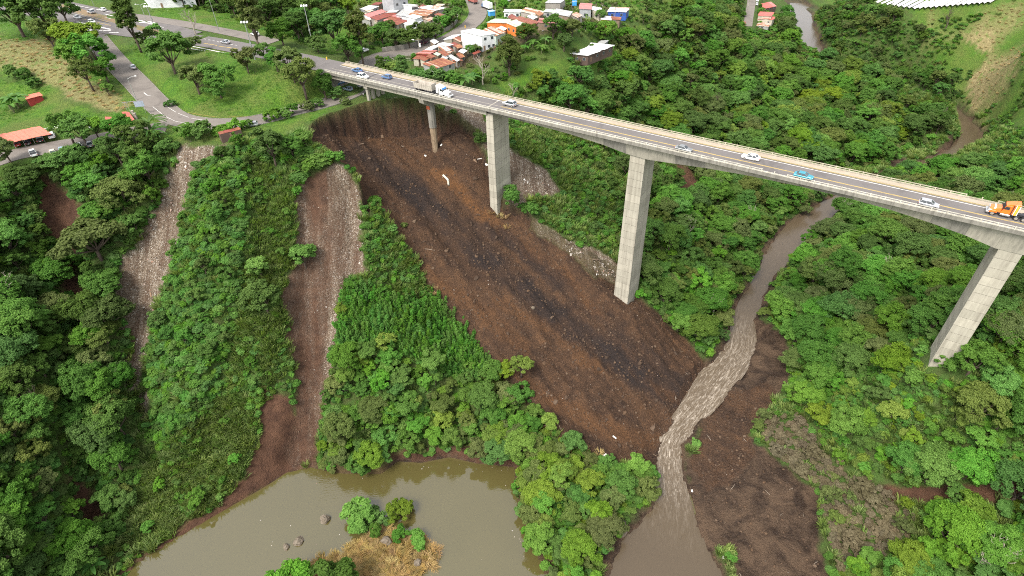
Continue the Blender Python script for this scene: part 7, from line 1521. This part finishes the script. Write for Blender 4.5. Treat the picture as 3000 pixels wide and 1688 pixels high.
WSL = simple('white_slab', (.68, .66, .61), .85, var=.2, scale=2, dirt=(.3, .24, .17), dirt_amt=.7); PIPE = simple('pale_pipe', (.50, .50, .42), .7, var=.25, scale=1.5, dirt=(.2, .13, .08))
ground_thing('drain_pipe', MB().tube([(-2.2, 0, .3), (.4, .1, .32), (1.0, -.1, .3)], .38, 10).tube([(1.1, -.2, .28), (2.4, -1.0, .25)], .34, 10), PIPE, 1124, 452, 'broken pale pipe lying across the upper slide', 'pipe', -.9)
for i, (cx, cy, w, d, lb) in enumerate([(1224,414,1.2,.7,'white slab on the slope left of the wide pier'), (1206,400,.3,2.0,'white post-like board sticking out beside the pier bush'), (1237,508,1.0,.6,'pale block at the foot of the wide pier'), (1195,405,.6,1.6,'tan plank near the bush left of the pier'), (1395,520,.5,1.4,'white board on the rubble edge right of the pier'), (1318,452,.8,.5,'white slab on the talus right of the pier'), (1500,690,.3,1.6,'white branch-like board left of the tallest pier'), (488,640,1.2,.9,'large white slab on the left rubble slope'), (452,612,1.4,.8,'pale slab at the edge of the left rubble slope'), (470,700,.8,.7,'small white block in the middle of the left rubble slope'), (380,742,.5,1.6,'grey plank on the left rubble slope'), (470,785,.4,1.7,'light board low on the left rubble slope'), (1070,392,.9,.6,'white bag on the upper slide below the slender pier'), (1110,365,.9,.5,'pinkish slab at the foot of the slender pier'), (1235,480,1.0,.7,'yellowish sheet beside the wide pier'), (1820,1400,.5,1.1,'white floating drum on the mud flat'), (1520,1145,.6,1.5,'pale crate half buried at the slide foot'), (1545,1100,.4,1.3,'pale plank on the lower slide'), (960,340,1.6,1.0,'grey-white root mass below the scarp'), (1740,1235,.7,.5,'white lump on the mud beside the water')]):
    ground_thing('debris_slab', MB().hexa([(-w / 2, -d / 2, -.1), (w / 2, -d / 2 * .9, -.1), (w / 2 * .95, d / 2, -.1), (-w / 2, d / 2 * .92, -.1), (-w / 2 * .9, -d / 2, .12), (w / 2, -d / 2 * .85, .14), (w / 2 * .9, d / 2, .1), (-w / 2, d / 2 * .9, .13)]), WSL if 'tan' not in lb and 'grey' not in lb else WOOD, cx, cy, lb, 'debris', i * 1.3)
# driftwood and a fallen tree at the water
for i, (cx, cy, s, lb) in enumerate([(1580,1365,3.2,'fallen dead branch at the spit tip'), (1880,835,4.0,'driftwood log in the river below the bridge'), (470,1180,3.0,'bare root on the bank above the pool'), (1090,1395,2.2,'thin branch in the water off the straw islet'), (1850,870,3.4,'dark log across the riffle'), (1500,655,2.4,'dead trunk on the slide edge by the tallest pier')]):
    o = ground_thing('driftwood', MB().tube([(-1, 0, .05), (-.2, .08, .12), (.5, -.05, .1), (1, .12, .16)], [.07, .06, .045, .02], 6).tube([(.1, .02, .1), (.45, .4, .25)], [.035, .012], 5).tube([(-.4, .05, .1), (-.1, -.35, .2)], [.03, .012], 5), simple('driftwood_%d' % i, (.20, .145, .10), .95, var=.3, scale=3), cx, cy, lb, 'driftwood', i * 1.1); o.scale = (s, s, s)
print('all', time.time() - T0)

put('yard_clutter', chip(9, rnd_mat('yard_junk', [(0, (.55, .53, .5)), (.3, (.30, .28, .26)), (.5, (.40, .16, .08)), (.7, (.10, .25, .45)), (.85, (.65, .62, .55)), (1, (.12, .12, .12))])), 2.6, lambda X, Y, a, b: grid_val(np.maximum(ZW['yard'], ZW['yard2']), X, Y) * .5 * (grid_val(road_w, X, Y) < .2), (.4, 1.3), 'odds and ends lying about the village yards', 240, .3, (-120, 120, 215, 400), 'clutter', .1)
_r = np.random.default_rng(5); _X = _r.uniform(-75, 25, 5000); _Y = _r.uniform(45, 110, 5000); _d = poly_sd(_X, _Y, POND_W); _k = (_d > .4) & (_r.random(5000) < np.where(_d < 2.5, .22, .012)) & (grid_val(IS, _X, _Y) < -.5)
gn_scatter('floating_litter', template(PCH[1]), np.stack([_X[_k], _Y[_k], np.full(_k.sum(), .03), _r.uniform(.08, .26, _k.sum())], -1), 'bits of litter and leaves floating along the pool edge', .2, 'litter')
print('end', time.time() - T0)
